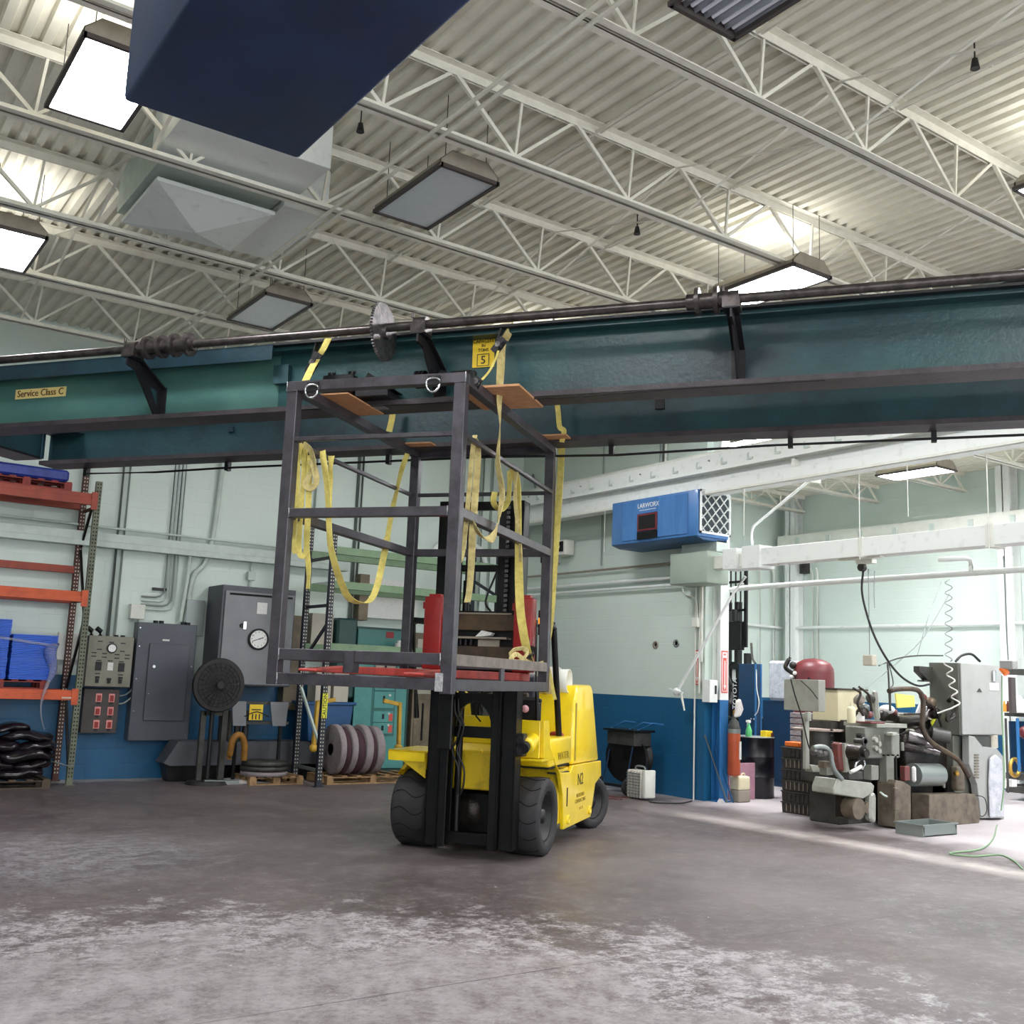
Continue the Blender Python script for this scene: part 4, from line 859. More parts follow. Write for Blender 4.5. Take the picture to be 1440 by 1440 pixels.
for k in (0, .05): tag(MB().tube(catmull([(4.36+k, 15.52, 1.95), (4.37+k, 15.50, 1.45), (4.36+k, 15.48, 1.28-k), (4.28, 15.48, 1.18-k*2.2), (4.18, 15.5, 1.15-k*2.2)]), .012).build('control_cable', 'conduit_grey'), ('inner' if k == 0 else 'outer')+' grey cable curving from above into the side of the six-switch box', 'cable')
# dark grey distribution panel
t = thing('breaker_panel', 'tall dark blue-grey breaker panel with an inner hinged door on the left wall', 'electrical panel', (4.78, 15.5, .53))
MB().box(4.34, 5.19, 15.42, WY-.022, .54, 2.20).build('trim_plate', 'panel_grey', t, .006)
d_ = MB().box(4.52, 5.10, 15.395, 15.42, .82, 1.91).build('door', 'panel_grey', t, .005)
MB().cyl((4.60, 15.395, 1.58), (4.60, 15.37, 1.58), .022).build('lock', 'chrome', d_); MB().cyl((4.56, 15.395, 1.20), (4.56, 15.385, 1.20), .01).build('screw', 'chrome', d_)
MB().box(4.70, 4.80, 15.412, 15.42, 1.95, 1.975).build('nameplate', 'label_white', t)
for x, z in ((4.37, 2.12), (4.38, 1.86), (4.38, 1.4), (4.38, .95), (4.39, .62), (5.14, .62), (5.14, .9), (5.15, 1.6)): MB().cyl((x, 15.42, z), (x, 15.412, z), .009, n=8).build('screw', 'chrome', t)
for x in (4.62, 4.70, 5.02, 5.09): MB().cyl((x, 15.55, 2.20), (x, 15.55, 2.24), .035).build('cable_gland', 'black_plastic', t)
# large grey cabinet with clock
t = thing('steel_cabinet', 'large grey wall-hung steel cabinet with a key lock and a paper card', 'cabinet', (5.9, 15.3, 1.34))
MB().box(5.38, 6.52, 15.0, WY-.022, 1.35, 2.80).build('cabinet_body', 'grey_cabinet_dark', t, .006)
d_ = MB().box(5.42, 6.50, 14.975, 15.0, 1.37, 2.72).build('door', 'grey_cabinet', t, .005)
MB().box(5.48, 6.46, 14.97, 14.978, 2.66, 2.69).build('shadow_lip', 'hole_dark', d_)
q = atY(344, 880, 14.97); MB().box(q.x-.025, q.x+.02, 14.95, 14.975, q.z-.05, q.z+.06).build('lock_handle', 'chrome', d_); MB().cyl((q.x-.04, 14.975, q.z), (q.x-.04, 14.955, q.z), .035).build('lock_plate', 'black_plastic', d_)
p = atY(362, 847, 14.97); q = atY(375, 864, 14.97); MB().box(p.x, q.x, 14.965, 14.975, q.z, p.z).build('card', 'label_white', d_)
c = atY(364, 899, 14.94)
t = thing('wall_clock', 'round white clock with a black rim hung on the grey cabinet door', 'clock', (c.x, 14.96, c.z-.16))
r = MB().lathe([(.001, 0), (.155, 0), (.158, .03), (.13, .035), (.13, .02), (.001, .02)], (c.x, 14.975, c.z), (0, -1, 0), 36).build('rim', 'black_plastic', t)
fa = MB().cyl((c.x, 14.955, c.z), (c.x, 14.950, c.z), .13, n=36).build('dial', 'clock_face', t)
MB().bar((c.x, 14.947, c.z), (c.x+.075, 14.947, c.z+.03), .004, .012).build('hour_hand', 'ink', t); MB().bar((c.x+.02, 14.945, c.z+.01), (c.x-.10, 14.945, c.z-.035), .004, .009).build('minute_hand', 'ink', t)
for k in range(1, 13):
    a = math.pi/2-k*math.pi/6; lettering(str(k), .03, (c.x+.105*math.cos(a), 14.948, c.z+.105*math.sin(a)), XR, ZU, 'ink', t, name='numeral')
# dusty trough along the wall
t = thing('metal_trough', 'long grey sheet metal trough standing low along the left wall', 'trough', (5.9, 15.2, 0))
MB().prism([(4.82, .22), (4.74, .26), (4.92, .56), (7.3, .56), (7.3, .22)], 'y', 15.0, 15.4).build('trough_body', 'grey_cabinet_dark', t, .006)
MB().prism([(4.86, 0), (4.80, .22), (7.25, .22), (7.25, 0)], 'y', 15.1, 15.38).build('stand', 'mast_black', t)
tag(MB().prism([(5.2, 0), (5.35, .03), (5.7, .055), (6.0, .03), (6.3, .02), (6.35, 0)], 'y', 14.5, 14.95).build('dust_pile', 'dust_white', bevel=.02), 'low heap of white dust swept under the pedestal fan', 'dust')
tag(MB().bar((5.2, 14.62, .05), (5.65, 14.5, .04), .1, .03).build('metal_strip', 'conduit_grey'), 'flat metal strip lying in the dust by the fan', 'metal strip')

# pedestal fan
FX, FY_, FZ = 5.26, 14.55, 1.36
t = thing('pedestal_fan', 'large black pedestal fan with a round wire guard standing before the grey cabinet', 'fan', (FX, FY_, 0))
g = MB().lathe([(.36, 0), (.375, .03), (.36, .06)], (FX, FY_-.05, FZ), (0, 1, 0), 40)
g.build('guard_rim', 'fan_black', t)
for k in range(7): MB().tube([(FX+(.05+.05*k)*math.cos(a), FY_-.10+.06*((.05+.05*k)/.36)**2, FZ+(.05+.05*k)*math.sin(a)) for a in [2*math.pi*i/36 for i in range(36)]], .004, 5, closed=True).build('guard_ring', 'fan_black', t)
MB().cyl((FX, FY_-.115, FZ), (FX, FY_-.10, FZ), .05, n=20).build('guard_badge', 'black_plastic', t)
for k in range(24):
    a = 2*math.pi*k/24; MB().tube([(FX+.05*math.cos(a), FY_-.10, FZ+.05*math.sin(a)), (FX+.25*math.cos(a), FY_-.075, FZ+.25*math.sin(a)), (FX+.365*math.cos(a), FY_-.03, FZ+.365*math.sin(a))], .0035, 5).build('guard_wire', 'fan_black', t)
MB().cyl((FX, FY_+.02, FZ), (FX, FY_+.025, FZ), .352, n=36).build('guard_back', 'fan_black', t)
for k in range(3):
    a = 2*math.pi*k/3+.4; MB().add([(FX+.04*math.cos(a-.3), FY_-.04, FZ+.04*math.sin(a-.3)), (FX+.32*math.cos(a-.35), FY_-.06, FZ+.32*math.sin(a-.35)), (FX+.33*math.cos(a+.25), FY_-.01, FZ+.33*math.sin(a+.25)), (FX+.05*math.cos(a+.5), FY_-.01, FZ+.05*math.sin(a+.5)),
        (FX+.04*math.cos(a-.3), FY_-.03, FZ+.04*math.sin(a-.3)), (FX+.32*math.cos(a-.35), FY_-.05, FZ+.32*math.sin(a-.35)), (FX+.33*math.cos(a+.25), FY_-.0, FZ+.33*math.sin(a+.25)), (FX+.05*math.cos(a+.5), FY_-.0, FZ+.05*math.sin(a+.5))], [(0,1,2,3),(7,6,5,4),(0,4,5,1),(1,5,6,2),(2,6,7,3),(3,7,4,0)]).build('blade', 'dark_steel', t)
MB().cyl((FX, FY_+.03, FZ), (FX, FY_+.26, FZ), .10, .08, n=20).build('motor', 'fan_black', t)
MB().cyl((FX, FY_+.14, .06), (FX, FY_+.14, FZ-.08), .03).build('pole', 'dark_steel', t)
MB().cyl((FX, FY_+.14, 0), (FX, FY_+.14, .05), .30, .27, n=28).build('base', 'fan_black', t)
tag(MB().box(5.42, 5.5, 14.7, 14.78, 0, 1.05).box(5.12, 5.19, 14.72, 14.79, 0, 1.0).bar((5.16, 14.75, .96), (5.46, 14.75, .96), .06).build('stand_frame', 'machine_dark'), 'dark steel stand frame just behind the fan pole', 'stand')

# ------------------------------------------------------------------ pallet racks
def hole_post(mb_m, x, y, z1, t, hole, w=.08, d=.07, n0=0, holes=True, face='y'):
    p = MB().box(x-w/2, x+w/2, y-d/2, y+d/2, .0, z1).build('upright', mb_m, t, .003)
    MB().box(x-.06, x+.06, y-.06, y+.06, 0, .012).build('foot_plate', mb_m, p)
    if holes:
        h = MB(); k = 0; z = .1
        while z < z1-.04:
            for s in (-1, 1): h.box(x+s*.018-.008, x+s*.018+.008, y-d/2-.001, y-d/2+.003, z, z+.02)
            for s in (-1, 1): h.box(x+w/2-.003, x+w/2+.001, y+s*.014-.006, y+s*.014+.006, z, z+.02)
            z += .0508
        o = h.build('punched_holes', hole, p); o['kind'] = 'stuff'
    return p
t = thing('pallet_rack', 'orange and rust pallet rack at the left edge, loaded with blue sheets', 'storage rack', (2.2, 15.2, 0))
hole_post('upright_olive', 3.51, 14.98, 4.06, t, 'hole_dark'); hole_post('upright_rust', 3.46, 15.56, 4.4, t, 'hole_light')
hole_post('upright_olive', .6, 14.98, 4.06, t, 'hole_dark', holes=False); hole_post('upright_rust', .6, 15.56, 4.4, t, 'hole_light', holes=False)
for z0, z1 in ((3.95, 3.2), (2.2, 3.15), (2.15, 1.25), (.15, 1.2)): MB().bar((3.5, 15.02, z0), (3.48, 15.53, z1), .03, .04).build('frame_brace', 'mast_black', t)
for z in (3.72, 2.45, 1.15): MB().bar((3.5, 15.02, z-.02), (3.48, 15.53, z-.02), .03, .04).build('frame_strut', 'upright_rust', t)
for z, h, m in ((3.72, .16, 'rack_rust'), (2.40, .14, 'rack_orange'), (1.10, .13, 'rack_orange')):
    b = MB().box(.64, 3.47, 14.925, 14.98, z, z+h*.62).box(.64, 3.47, 14.945, 14.98, z+h*.55, z+h).build('front_beam', m, t, .004)
    MB().box(3.42, 3.50, 14.915, 14.94, z-.06, z+h+.02).build('beam_connector', m, b)
    MB().box(.64, 3.47, 15.54, 15.60, z, z+h).build('rear_beam', 'rack_rust', t, .004)
for z, h in ((2.82, .10),): MB().box(.64, 3.42, 15.50, 15.56, z, z+h).build('rear_beam', 'rack_rust', t, .004)
MB().box(3.3, 3.42, 14.92, 14.925, 1.12, 1.14).build('beam_label', 'beige', t)
def pallet(x0, x1, y0, y1, z, m, label, n=7, group='pallets'):
    t = thing('pallet', label, 'pallet', ((x0+x1)/2, (y0+y1)/2, z), group=group); w = (x1-x0)
    for i in range(3):
        y = y0+.045+(y1-y0-.09)*i/2; MB().box(x0, x1, y-.045, y+.045, z, z+.018).build('bottom_board', m, t)
        for k in range(3):
            x = x0+.05+(w-.1)*k/2; MB().box(x-.05, x+.05, y-.045, y+.045, z+.018, z+.10).build('block', m, t)
    for k in range(n):
        x = x0+.045+(w-.09)*k/(n-1); MB().box(x-.04, x+.04, y0, y1, z+.10, z+.118).build('deck_board', m, t)
    for i in range(3):
        y = y0+.045+(y1-y0-.09)*i/2; MB().box(x0, x1, y-.04, y+.04, z+.088, z+.10).build('stringer', m, t)
    return t
pallet(1.95, 3.12, 14.95, 15.5, 1.23, 'red_pallet', 'red pallet on the lowest rack beam under the two stacks of blue sheets')
pallet(2.02, 3.16, 14.95, 15.5, 3.88, 'red_pallet', 'red pallet on the top rack beam under the blue wrapped load')
pallet(1.9, 3.2, 14.60, 15.4, 0, 'old_wood', 'old wooden pallet on the floor under the black bags')
# blue corrugated sheets in two stacks
ORD = 'lowest second third fourth fifth sixth seventh eighth ninth tenth eleventh twelfth thirteenth fourteenth fifteenth sixteenth seventeenth'.split()
def ordn(k, n):
    j = n-1-k
    return (ORD[k]+(' from the bottom' if k else '')) if k <= j else ('topmost' if j == 0 else ORD[j]+' from the top')
def sheets(x0, x1, z0, n, which):
    th = .0225
    for k in range(n):
        j = random.uniform(-.003, .003)
        tag(MB().box(x0+j, x1+j+(.012 if k > n*.72 else 0), 14.98+random.uniform(-.006, .006), 15.46, z0+k*th, z0+k*th+th-.003).build('plastic_sheet', 'blue_plastic', bevel=.002),
            'blue plastic sheet, '+ordn(k, n)+' of the '+which+' stack on the rack', 'plastic sheet', 'blue sheets, '+which+' stack')
sheets(1.85, 2.60, 1.351, 34, 'taller left'); sheets(2.64, 3.18, 1.351, 26, 'shorter right')
w_ = MB().tube(catmull([(3.20, 14.97, 1.83), (3.10, 14.93, 1.72), (3.16, 14.92, 1.5), (3.10, 14.9, 1.3), (3.05, 14.88, 1.1), (3.06, 14.88, .9), (3.12, 14.89, .72)]), [.02,.03,.05,.06,.07,.08,.08,.08,.075,.07,.06,.055,.05,.045,.04,.035,.03,.028,.026,.024,.022,.02,.018,.017,.016,.015,.014,.013,.012,.011,.01,.01,.01,.008,.008,.008,.006][:37], 7)
tag(w_.build('stretch_wrap', 'wrap_clear'), 'torn strip of clear stretch wrap dangling from the blue stack over the beam', 'plastic wrap')
tag(MB().ribbon(catmull([(1.9, 14.965, 1.86), (2.4, 14.965, 1.88), (2.9, 14.965, 1.83), (3.2, 14.965, 1.80)]), .03, (0, 0, 1), .003).build('stretch_band', 'wrap_clear'), 'band of clear wrap stretched across the front of both blue stacks', 'plastic wrap')
tag(MB().box(2.05, 3.12, 14.98, 15.48, 4.0, 4.16).build('wrapped_load', 'blue_wrap', bevel=.03), 'flat load in shiny blue wrap on the top red pallet', 'wrapped load')
# black bags
def bag(cx, cy, cz, lx, ly, lz, rz, label):
    mb = MB(); n = 28; m_ = 10; vs = []; fs = []
    for i in range(m_+1):
        ph = math.pi*i/m_
        for k in range(n):
            th = 2*math.pi*k/n
            e = lambda c_, p_: math.copysign(abs(c_)**p_, c_)
            x = e(math.cos(th), .55)*e(math.sin(ph), .55)*lx/2; y = e(math.sin(th), .55)*e(math.sin(ph), .55)*ly/2; z = -math.cos(ph)*lz/2*(1+.22*math.sin(th*3+cx*9)*math.sin(ph))
            X_ = x*math.cos(rz)-y*math.sin(rz); Y_ = x*math.sin(rz)+y*math.cos(rz)
            vs.append((cx+X_, cy+Y_, cz+z+.025*math.sin(x*11+cx*20+cz*30)+.012*math.sin(x*27+y*15+cz*50)*math.sin(ph)))
    fs = [(i*n+k, i*n+(k+1) % n, (i+1)*n+(k+1) % n, (i+1)*n+k) for i in range(m_) for k in range(n)]
    return tag(mb.add(vs, fs, True).build('black_bag', 'bag_black'), label, 'bag', 'black plastic bags on the floor pallet')
names = ['bottom', 'second', 'third', 'fourth', 'fifth']
for L_ in range(5):
    k = 0
    for x in ((2.22, 2.88) if L_ % 2 == 0 else (2.05, 2.55, 3.0)):
        bag(x+random.uniform(-.05, .05), 14.93+random.uniform(-.05, .05), .185+L_*.108+random.uniform(-.01, .02), random.uniform(.62, .72) if L_ % 2 == 0 else random.uniform(.48, .58), .6, random.uniform(.13, .17), random.uniform(-.25, .25), 'slumped black plastic bag in the '+names[L_]+' layer of the pile, '+(('left end', 'right end') if L_ % 2 == 0 else ('left end', 'middle', 'right end'))[k]); k += 1
bag(2.7, 15.0, .735, .5, .5, .10, .1, 'dull black bag lying on top of the pile of bags')
tag(MB().tube(catmull([(3.2, 14.8, .33), (3.32, 14.7, .30), (3.42, 14.75, .27), (3.5, 14.8, .27)]), .008).build('loose_tie', 'conduit_grey'), 'pale loose tie sticking out of the bag pile toward the rack upright', 'tie')

# dark navy rack with green beams
t = thing('pallet_rack', 'rack with navy uprights and pale green beams seen through the cage', 'storage rack', (7.9, 14.6, 0))
hole_post('upright_navy', 6.60, 13.96, 3.72, t, 'hole_light'); hole_post('upright_navy', 6.63, 14.85, 3.82, t, 'hole_light')
hole_post('upright_navy', 9.55, 14.0, 3.6, t, 'hole_light', holes=False); hole_post('upright_navy', 9.60, 14.85, 3.6, t, 'hole_light', holes=False)
for z0, z1, m in ((3.25, 3.25, 'upright_navy'), (2.55, 2.55, 'upright_navy'), (2.3, 1.75, 'upright_navy'), (.22, .22, 'conduit_grey'), (.55, 1.35, 'conduit_paint')):
    MB().bar((6.61, 14.0, z0), (6.63, 14.82, z1), .03, .045).build('frame_brace', m, t)
MB().bar((9.57, 14.03, 2.9), (9.6, 14.82, 3.2), .03, .045).build('frame_brace', 'upright_navy', t)
MB().bar((9.57, 14.03, .9), (9.6, 14.82, 1.5), .03, .045).build('frame_brace', 'conduit_grey', t)
for z in (3.30, 2.80, 1.90):
    for y in (13.99, 14.82):
        b = MB().box(6.64, 9.55, y-.03, y+.03, z, z+.11).build('beam', 'rack_green', t, .004)
    if z == 2.80:
        for k in range(46): MB().box(6.7+k*.062, 6.7+k*.062+.012, 14.0, 14.82, z+.11, z+.116).build('deck_wire', 'conduit_grey', t)
MB().box(6.56, 6.64, 13.905, 13.915, .95, 1.3).build('caution_tape', 'caution_yellow', t)
lettering('CAUTION', .08, (6.60, 13.902, 1.12), (0, 0, 1), (-1, 0, 0), 'ink', t)
# teal switchgear and neighbours
t = thing('switchgear', 'pale teal floor-standing switchgear with a column of breaker covers', 'switchgear', (8.3, 15.4, 0))
MB().box(7.72, 8.72, 15.25, WY, 0, 2.34).build('cabinet_body', 'teal_dark', t, .006)
MB().box(7.72, 8.66, 15.22, 15.25, .12, 1.98).build('front_panel', 'teal_gear', t, .004)
MB().box(7.72, 8.66, 15.215, 15.25, 2.02, 2.30).build('top_panel', 'teal_mid', t, .004)
MB().box(7.72, 8.72, 15.18, 15.25, 0, .10).build('plinth', 'teal_dark', t)
MB().box(8.22, 8.36, 15.208, 15.215, 2.18, 2.28).build('warning_label', 'red_paint', t)
MB().box(8.03, 8.46, 15.214, 15.222, .62, 1.92).build('breaker_bay', 'teal_mid', t)
for k, z in enumerate((1.62, 1.34, 1.06, .84, .66)):
    h = .26 if k < 3 else .17
    c_ = MB().box(8.06, 8.42, 15.195, 15.214, z, z+h).build('breaker_cover', 'beige' if k == 0 else 'teal_gear', t, .003)
    MB().box(8.22, 8.245, 15.17, 15.195, z+h*.3, z+h*.75).build('breaker_handle', 'black_plastic', c_)
    MB().cyl((8.34, 15.195, z+h*.8), (8.34, 15.188, z+h*.8), .02, n=10).build('indicator', 'label_white', c_)
    if k > 2: MB().box(8.34, 8.41, 15.19, 15.195, z+.02, z+h-.03).build('red_label', 'fe_sign', c_)
for x in (8.55,): MB().box(x, x+.1, 15.19, 15.22, 1.45, 1.85).build('side_latch', 'teal_mid', t)
tag(MB().cyl((8.36, 14.95, 1.97), (8.36, 14.95, 2.10), .11, .10, n=20).cyl((8.36, 14.95, 2.10), (8.36, 14.95, 2.14), .07, n=16).build('white_jar', 'label_white'), 'small white tub standing on the low green rack beam', 'tub')
tag(MB().box(8.45, 8.75, 14.65, 14.95, 2.9, 2.91).build('shelf_scrap', 'conduit_grey'), 'thin metal sheet lying on the upper rack deck', 'sheet')
t = thing('tan_panelboard', 'weathered tan panelboard cabinet to the right of the teal switchgear', 'electrical panel', (9.3, 15.4, 0))
MB().box(8.82, 9.75, 15.3, WY-.022, .0, 2.3).build('cabinet_body', 'tan_panel', t, .005)
for x, z0, z1 in ((8.86, 1.3, 2.2), (8.86, .3, 1.22), (9.3, .3, 2.2)): MB().box(x, x+.40, 15.285, 15.3, z0, z1).build('door', 'beige' if z0 > 1 else 'tan_panel', t, .003)
MB().box(9.0, 9.03, 15.27, 15.285, .55, 1.15).build('slot_handle', 'hole_dark', t)
tag(MB().box(7.35, 7.70, 15.2, WY, 1.2, 2.45).build('panel_cabinet', 'teal_dark', bevel=.03), 'narrow dark green cabinet with rounded top left of the teal switchgear', 'cabinet')
tag(MB().box(6.95, 7.32, 15.3, WY, 2.0, 2.5).build('beige_box', 'beige', bevel=.004), 'beige box on the wall left of the dark green cabinet', 'electrical box')
tag(MB().box(6.62, 6.92, 15.45, WY, 1.0, 2.45).build('tall_box', 'tan_panel', bevel=.004), 'tall tan box on the wall right of the large grey cabinet', 'electrical box')
tag(MB().box(8.0, 8.95, 15.5, 15.56, 2.5, 3.15).build('white_board', 'label_white', bevel=.004), 'white board on the wall above the teal switchgear', 'board')
tag(MB().box(7.82, 7.99, 15.45, WY, 2.45, 3.2).build('dark_box', 'tan_panel', bevel=.004), 'dark narrow box on the wall left of the white board', 'electrical box')
for x, l in ((6.95, 'left of two beige cartons behind the rack upright'), (7.25, 'right of two beige cartons behind the rack upright')): tag(MB().box(x, x+.25, 15.0, 15.3, 1.15, 1.62).build('carton', 'beige', bevel=.004), l, 'carton')
t = thing('blue_bin', 'big blue plastic bin behind the rack, carrying the beige cartons', 'bin', (7.2, 15.15, .56))
MB().prism([(6.8, 1.12), (7.58, 1.12), (7.52, .56), (6.86, .56)], 'y', 14.95, 15.4).build('tub', 'blue_bin', t, .01)
MB().box(6.76, 7.62, 14.92, 15.43, 1.10, 1.15).build('rim', 'blue_bin', t, .01)
# grinding wheels with a lifting clamp, on a pallet
pallet(6.85, 8.35, 14.2, 14.9, 0, 'pallet_wood', 'light wooden pallet under the row of stone wheels')
for k, (m, r, wd) in enumerate((('grind_grey', .36, .10), ('grind_maroon', .34, .09), ('grind_grey', .36, .10), ('grind_maroon', .33, .13), ('grind_grey', .36, .12), ('grind_maroon', .33, .07), ('grind_grey', .35, .13))):
    x = 7.02+sum((.10,.09,.10,.13,.12,.07,.13)[:k])
    y = 14.5
    tag(MB().lathe([(.09, 0), (r-.012, 0), (r, .012), (r, wd-.014), (r-.012, wd-.004), (.09, wd-.004), (.09, 0)], (x, y, .118+r), 'x', 40).build('grindstone', m),
        ['first', 'second', 'third', 'fourth', 'fifth', 'sixth', 'last'][k]+' stone wheel from the rack upright in the upright row, '+('pale grey' if m == 'grind_grey' else 'dark maroon'), 'grinding wheel', 'stone wheels standing in a row on the pallet')
for x, s, l in ((6.72, 1, 'left'), (8.13, -1, 'right')):
    tag(MB().bar((x, 14.45, .55), (x+.02*s, 14.45, 1.18), .07, .05).bar((x+.02*s, 14.45, 1.15), (x+.30*s, 14.45, 1.20), .05, .06).sphere((x, 14.45, .50), .06, 8).build('clamp_arm', 'hoist_yellow', bevel=.006), 'yellow '+l+' arm of a wheel lifting clamp beside the row of stone wheels', 'lifting clamp', 'yellow lifting clamp arms')
# sign stand with two grey plates, wheels stacked flat on a pallet
t = thing('work_stand', 'black work stand with two grey plates and a yellow warning card', 'stand', (5.9, 14.5, 0))
for x in (5.62, 6.28): MB().box(x, x+.04, 14.7, 14.74, 0, 1.15).build('leg', 'mast_black', t)
MB().box(5.55, 6.42, 14.68, 14.76, 1.10, 1.14).box(5.60, 6.40, 14.66, 14.78, .82, .86).build('rail', 'machine_dark', t)
MB().prism([(5.52, 1.05), (5.60, 1.14), (5.72, 1.14), (5.74, .80), (5.55, .80)], 'y', 14.62, 14.65).build('grey_plate', 'grey_cabinet', t)
MB().prism([(6.08, 1.14), (6.36, 1.14), (6.34, .80), (6.14, .80)], 'y', 14.62, 14.65).build('grey_plate', 'grey_cabinet', t)
s_ = MB().box(5.78, 5.98, 14.63, 14.64, .88, 1.10).build('warning_card', 'sign_yellow', t)
MB().tube([(5.70, 14.61, .93), (5.80, 14.60, .98), (5.88, 14.60, 1.0), (5.96, 14.60, .98), (6.06, 14.61, .93)], .008).build('wire_hoop', 'ink', t)
for x in (5.83, 5.88, 5.93): MB().box(x-.008, x+.008, 14.625, 14.63, .89, .965).build('printed_bar', 'ink', s_)
MB().box(5.81, 5.95, 14.625, 14.63, 1.02, 1.035).build('printed_bar', 'ink', s_)
pallet(5.75, 6.55, 14.35, 14.95, 0, 'pallet_wood', 'small wooden pallet on the floor under the flat stacked dark wheels')
for k, r in enumerate((.33, .34, .32)):
    tag(MB().lathe([(.08, 0), (r, 0), (r, .06), (.08, .06), (.08, 0)], (6.05, 14.6, .118+k*.068), 'z', 36).build('grindstone', 'grind_grey' if k == 0 else 'machine_dark'), ['bottom', 'middle', 'top'][k]+' one of the dark wheels lying flat beneath the work stand', 'grinding wheel', 'wheels stacked flat under the work stand')
tag(MB().tube(catmull([(5.5, 14.55, .35), (5.52, 14.5, .62), (5.62, 14.5, .68), (5.70, 14.52, .55), (5.72, 14.55, .33)]), .045, 10).build('orange_hoop', 'orange_dull'), 'orange yellow hooped handle between the fan pole and the work stand', 'handle')
for k in range(4): tag(MB().cyl((5.52+k*.12, 15.0, .57), (5.52+k*.12, 15.0, 1.0), .045, n=14).build('dark_roll', 'machine_dark'), ['first', 'second', 'third', 'fourth'][k]+' dark upright roll from the left behind the work stand', 'roll', 'dark rolls on the trough')
# ------------------------------------------------------------------ right wall: runway, air cleaner, duct
WX = 11.14
YL = (0, -1, 0)       # reading direction on a wall that faces the camera's left (-x)
t = thing('crane_runway', 'white painted crane runway beam running along the right wall under the girders', 'runway beam', (10.75, 7.5, 4.27))
b = MB().box(10.60, 10.80, 0, 15.6, 4.27, 4.30).box(10.69, 10.71, 0, 15.6, 4.3, 4.7).box(10.58, 10.60, 0, 15.6, 4.26, 4.44).build('lower_girder', 'white_paint', t, .004)
MB().box(10.56, 10.58, 0, 15.6, 4.27, 4.30).build('lower_lip', 'cream_paint', t)
MB().box(10.60, 10.84, 0, 15.6, 4.58, 4.61).box(10.60, 10.62, 0, 15.6, 4.60, 4.84).box(10.56, 10.60, 0, 15.6, 4.58, 4.60).build('upper_channel', 'white_paint', t, .004)
MB().box(10.68, 10.74, 0, 15.6, 4.84, 4.90).build('rail', 'cream_paint', t)
k = 0; y = 14.9
while y > 5.2:
    MB().prism([(y-.05, 4.66), (y+.05, 4.66), (y+.05, 4.74), (y+.03, 4.76), (y+.03, 4.69), (y-.05, 4.69)], 'x', 10.585, 10.60).build('rail_clip', 'conduit_paint', t)
    if k % 3 == 0: MB().cyl((10.6, y-.2, 4.75), (10.58, y-.2, 4.75), .012, n=8).build('bolt', 'shroud_brown', t)
    y -= .48; k += 1
for y in (13.9, 8.9, 4.4): MB().box(10.60, WX, y-.02, y+.02, 4.30, 4.56).build('wall_bracket', 'cream_paint', t)
for y in (12.6, 9.7, 7.2, 11.2): MB().cyl((10.57, y, 4.26), (10.57, y, 3.62 if y != 11.2 else 4.05), .006, n=6).build('hanger_rod', 'cream_paint', t)

t = thing('air_cleaner', 'blue boxy air cleaner with a white lattice filter hung by the right wall', 'air cleaner', (10.8, 11.38, 3.67))
hb = MB().box(10.47, 11.09, 10.47, 12.31, 3.68, 4.34).build('housing', 'blue_unit', t, .012, seg=2)
MB().prism([(10.47, 3.68), (10.62, 3.64), (11.09, 3.64), (11.09, 3.68)], 'y', 10.5, 12.3).build('belly_pan', 'blue_bin', hb)
MB().box(10.455, 10.47, 10.66, 11.30, 3.72, 4.31).box(10.455, 10.47, 11.36, 12.05, 3.72, 4.31).build('access_door', 'blue_unit', hb, .006)
MB().box(10.50, 11.08, 10.45, 10.47, 3.74, 4.33).build('filter_media', 'filter_media', t)
fr = MB().box(10.49, 11.10, 10.435, 10.45, 3.72, 3.75).box(10.49, 11.10, 10.435, 10.45, 4.31, 4.34).box(10.49, 10.52, 10.435, 10.45, 3.72, 4.34).box(11.07, 11.10, 10.435, 10.45, 3.72, 4.34)
import itertools
for s in (-1, 1):
    for i in range(-4, 8):
        # lattice strips clipped to the frame
        c = 10.50+i*.165; pts = []
        xa, za = (c, 3.74) if s == 1 else (c, 4.33); L_ = .60
        x0_, z0_, x1_, z1_ = xa, za, xa+L_, za+s*.6
        lo, hi = 0, 1
        lo = max(lo, (10.51-x0_)/(x1_-x0_)); hi = min(hi, (11.08-x0_)/(x1_-x0_))
        if hi-lo > .05:
            fr.bar((x0_+(x1_-x0_)*lo, 10.442, z0_+(z1_-z0_)*lo), (x0_+(x1_-x0_)*hi, 10.442, z0_+(z1_-z0_)*hi), .022, .012)
fr.build('filter_frame', 'filter_frame', t)
MB().box(10.45, 10.47, 11.28, 11.68, 4.11-.0, 4.30).build('logo_plate', 'blue_unit', hb)
lettering('LARWORX', .10, (10.448, 11.47, 4.22), YL, ZU, 'label_white', hb, sx=.95)
MB().bar((10.449, 11.66, 4.155), (10.449, 11.30, 4.155), .004, .008, side=(1,0,0)).build('logo_underline', 'label_white', hb)
MB().box(10.44, 10.455, 11.27, 11.70, 3.84, 4.10).build('switch_frame', 'tank_red', hb, .004); MB().box(10.435, 10.445, 11.31, 11.66, 3.87, 4.07).build('switch_window', 'hole_dark', hb)
MB().box(10.44, 10.455, 11.27, 11.70, 3.72, 3.83).build('louvre', 'mast_black', hb)
for y in (10.7, 12.1): MB().cyl((10.75, y, 4.34), (10.75, y, 4.58), .008, n=6).build('hanger_rod', 'shroud_dark', t)

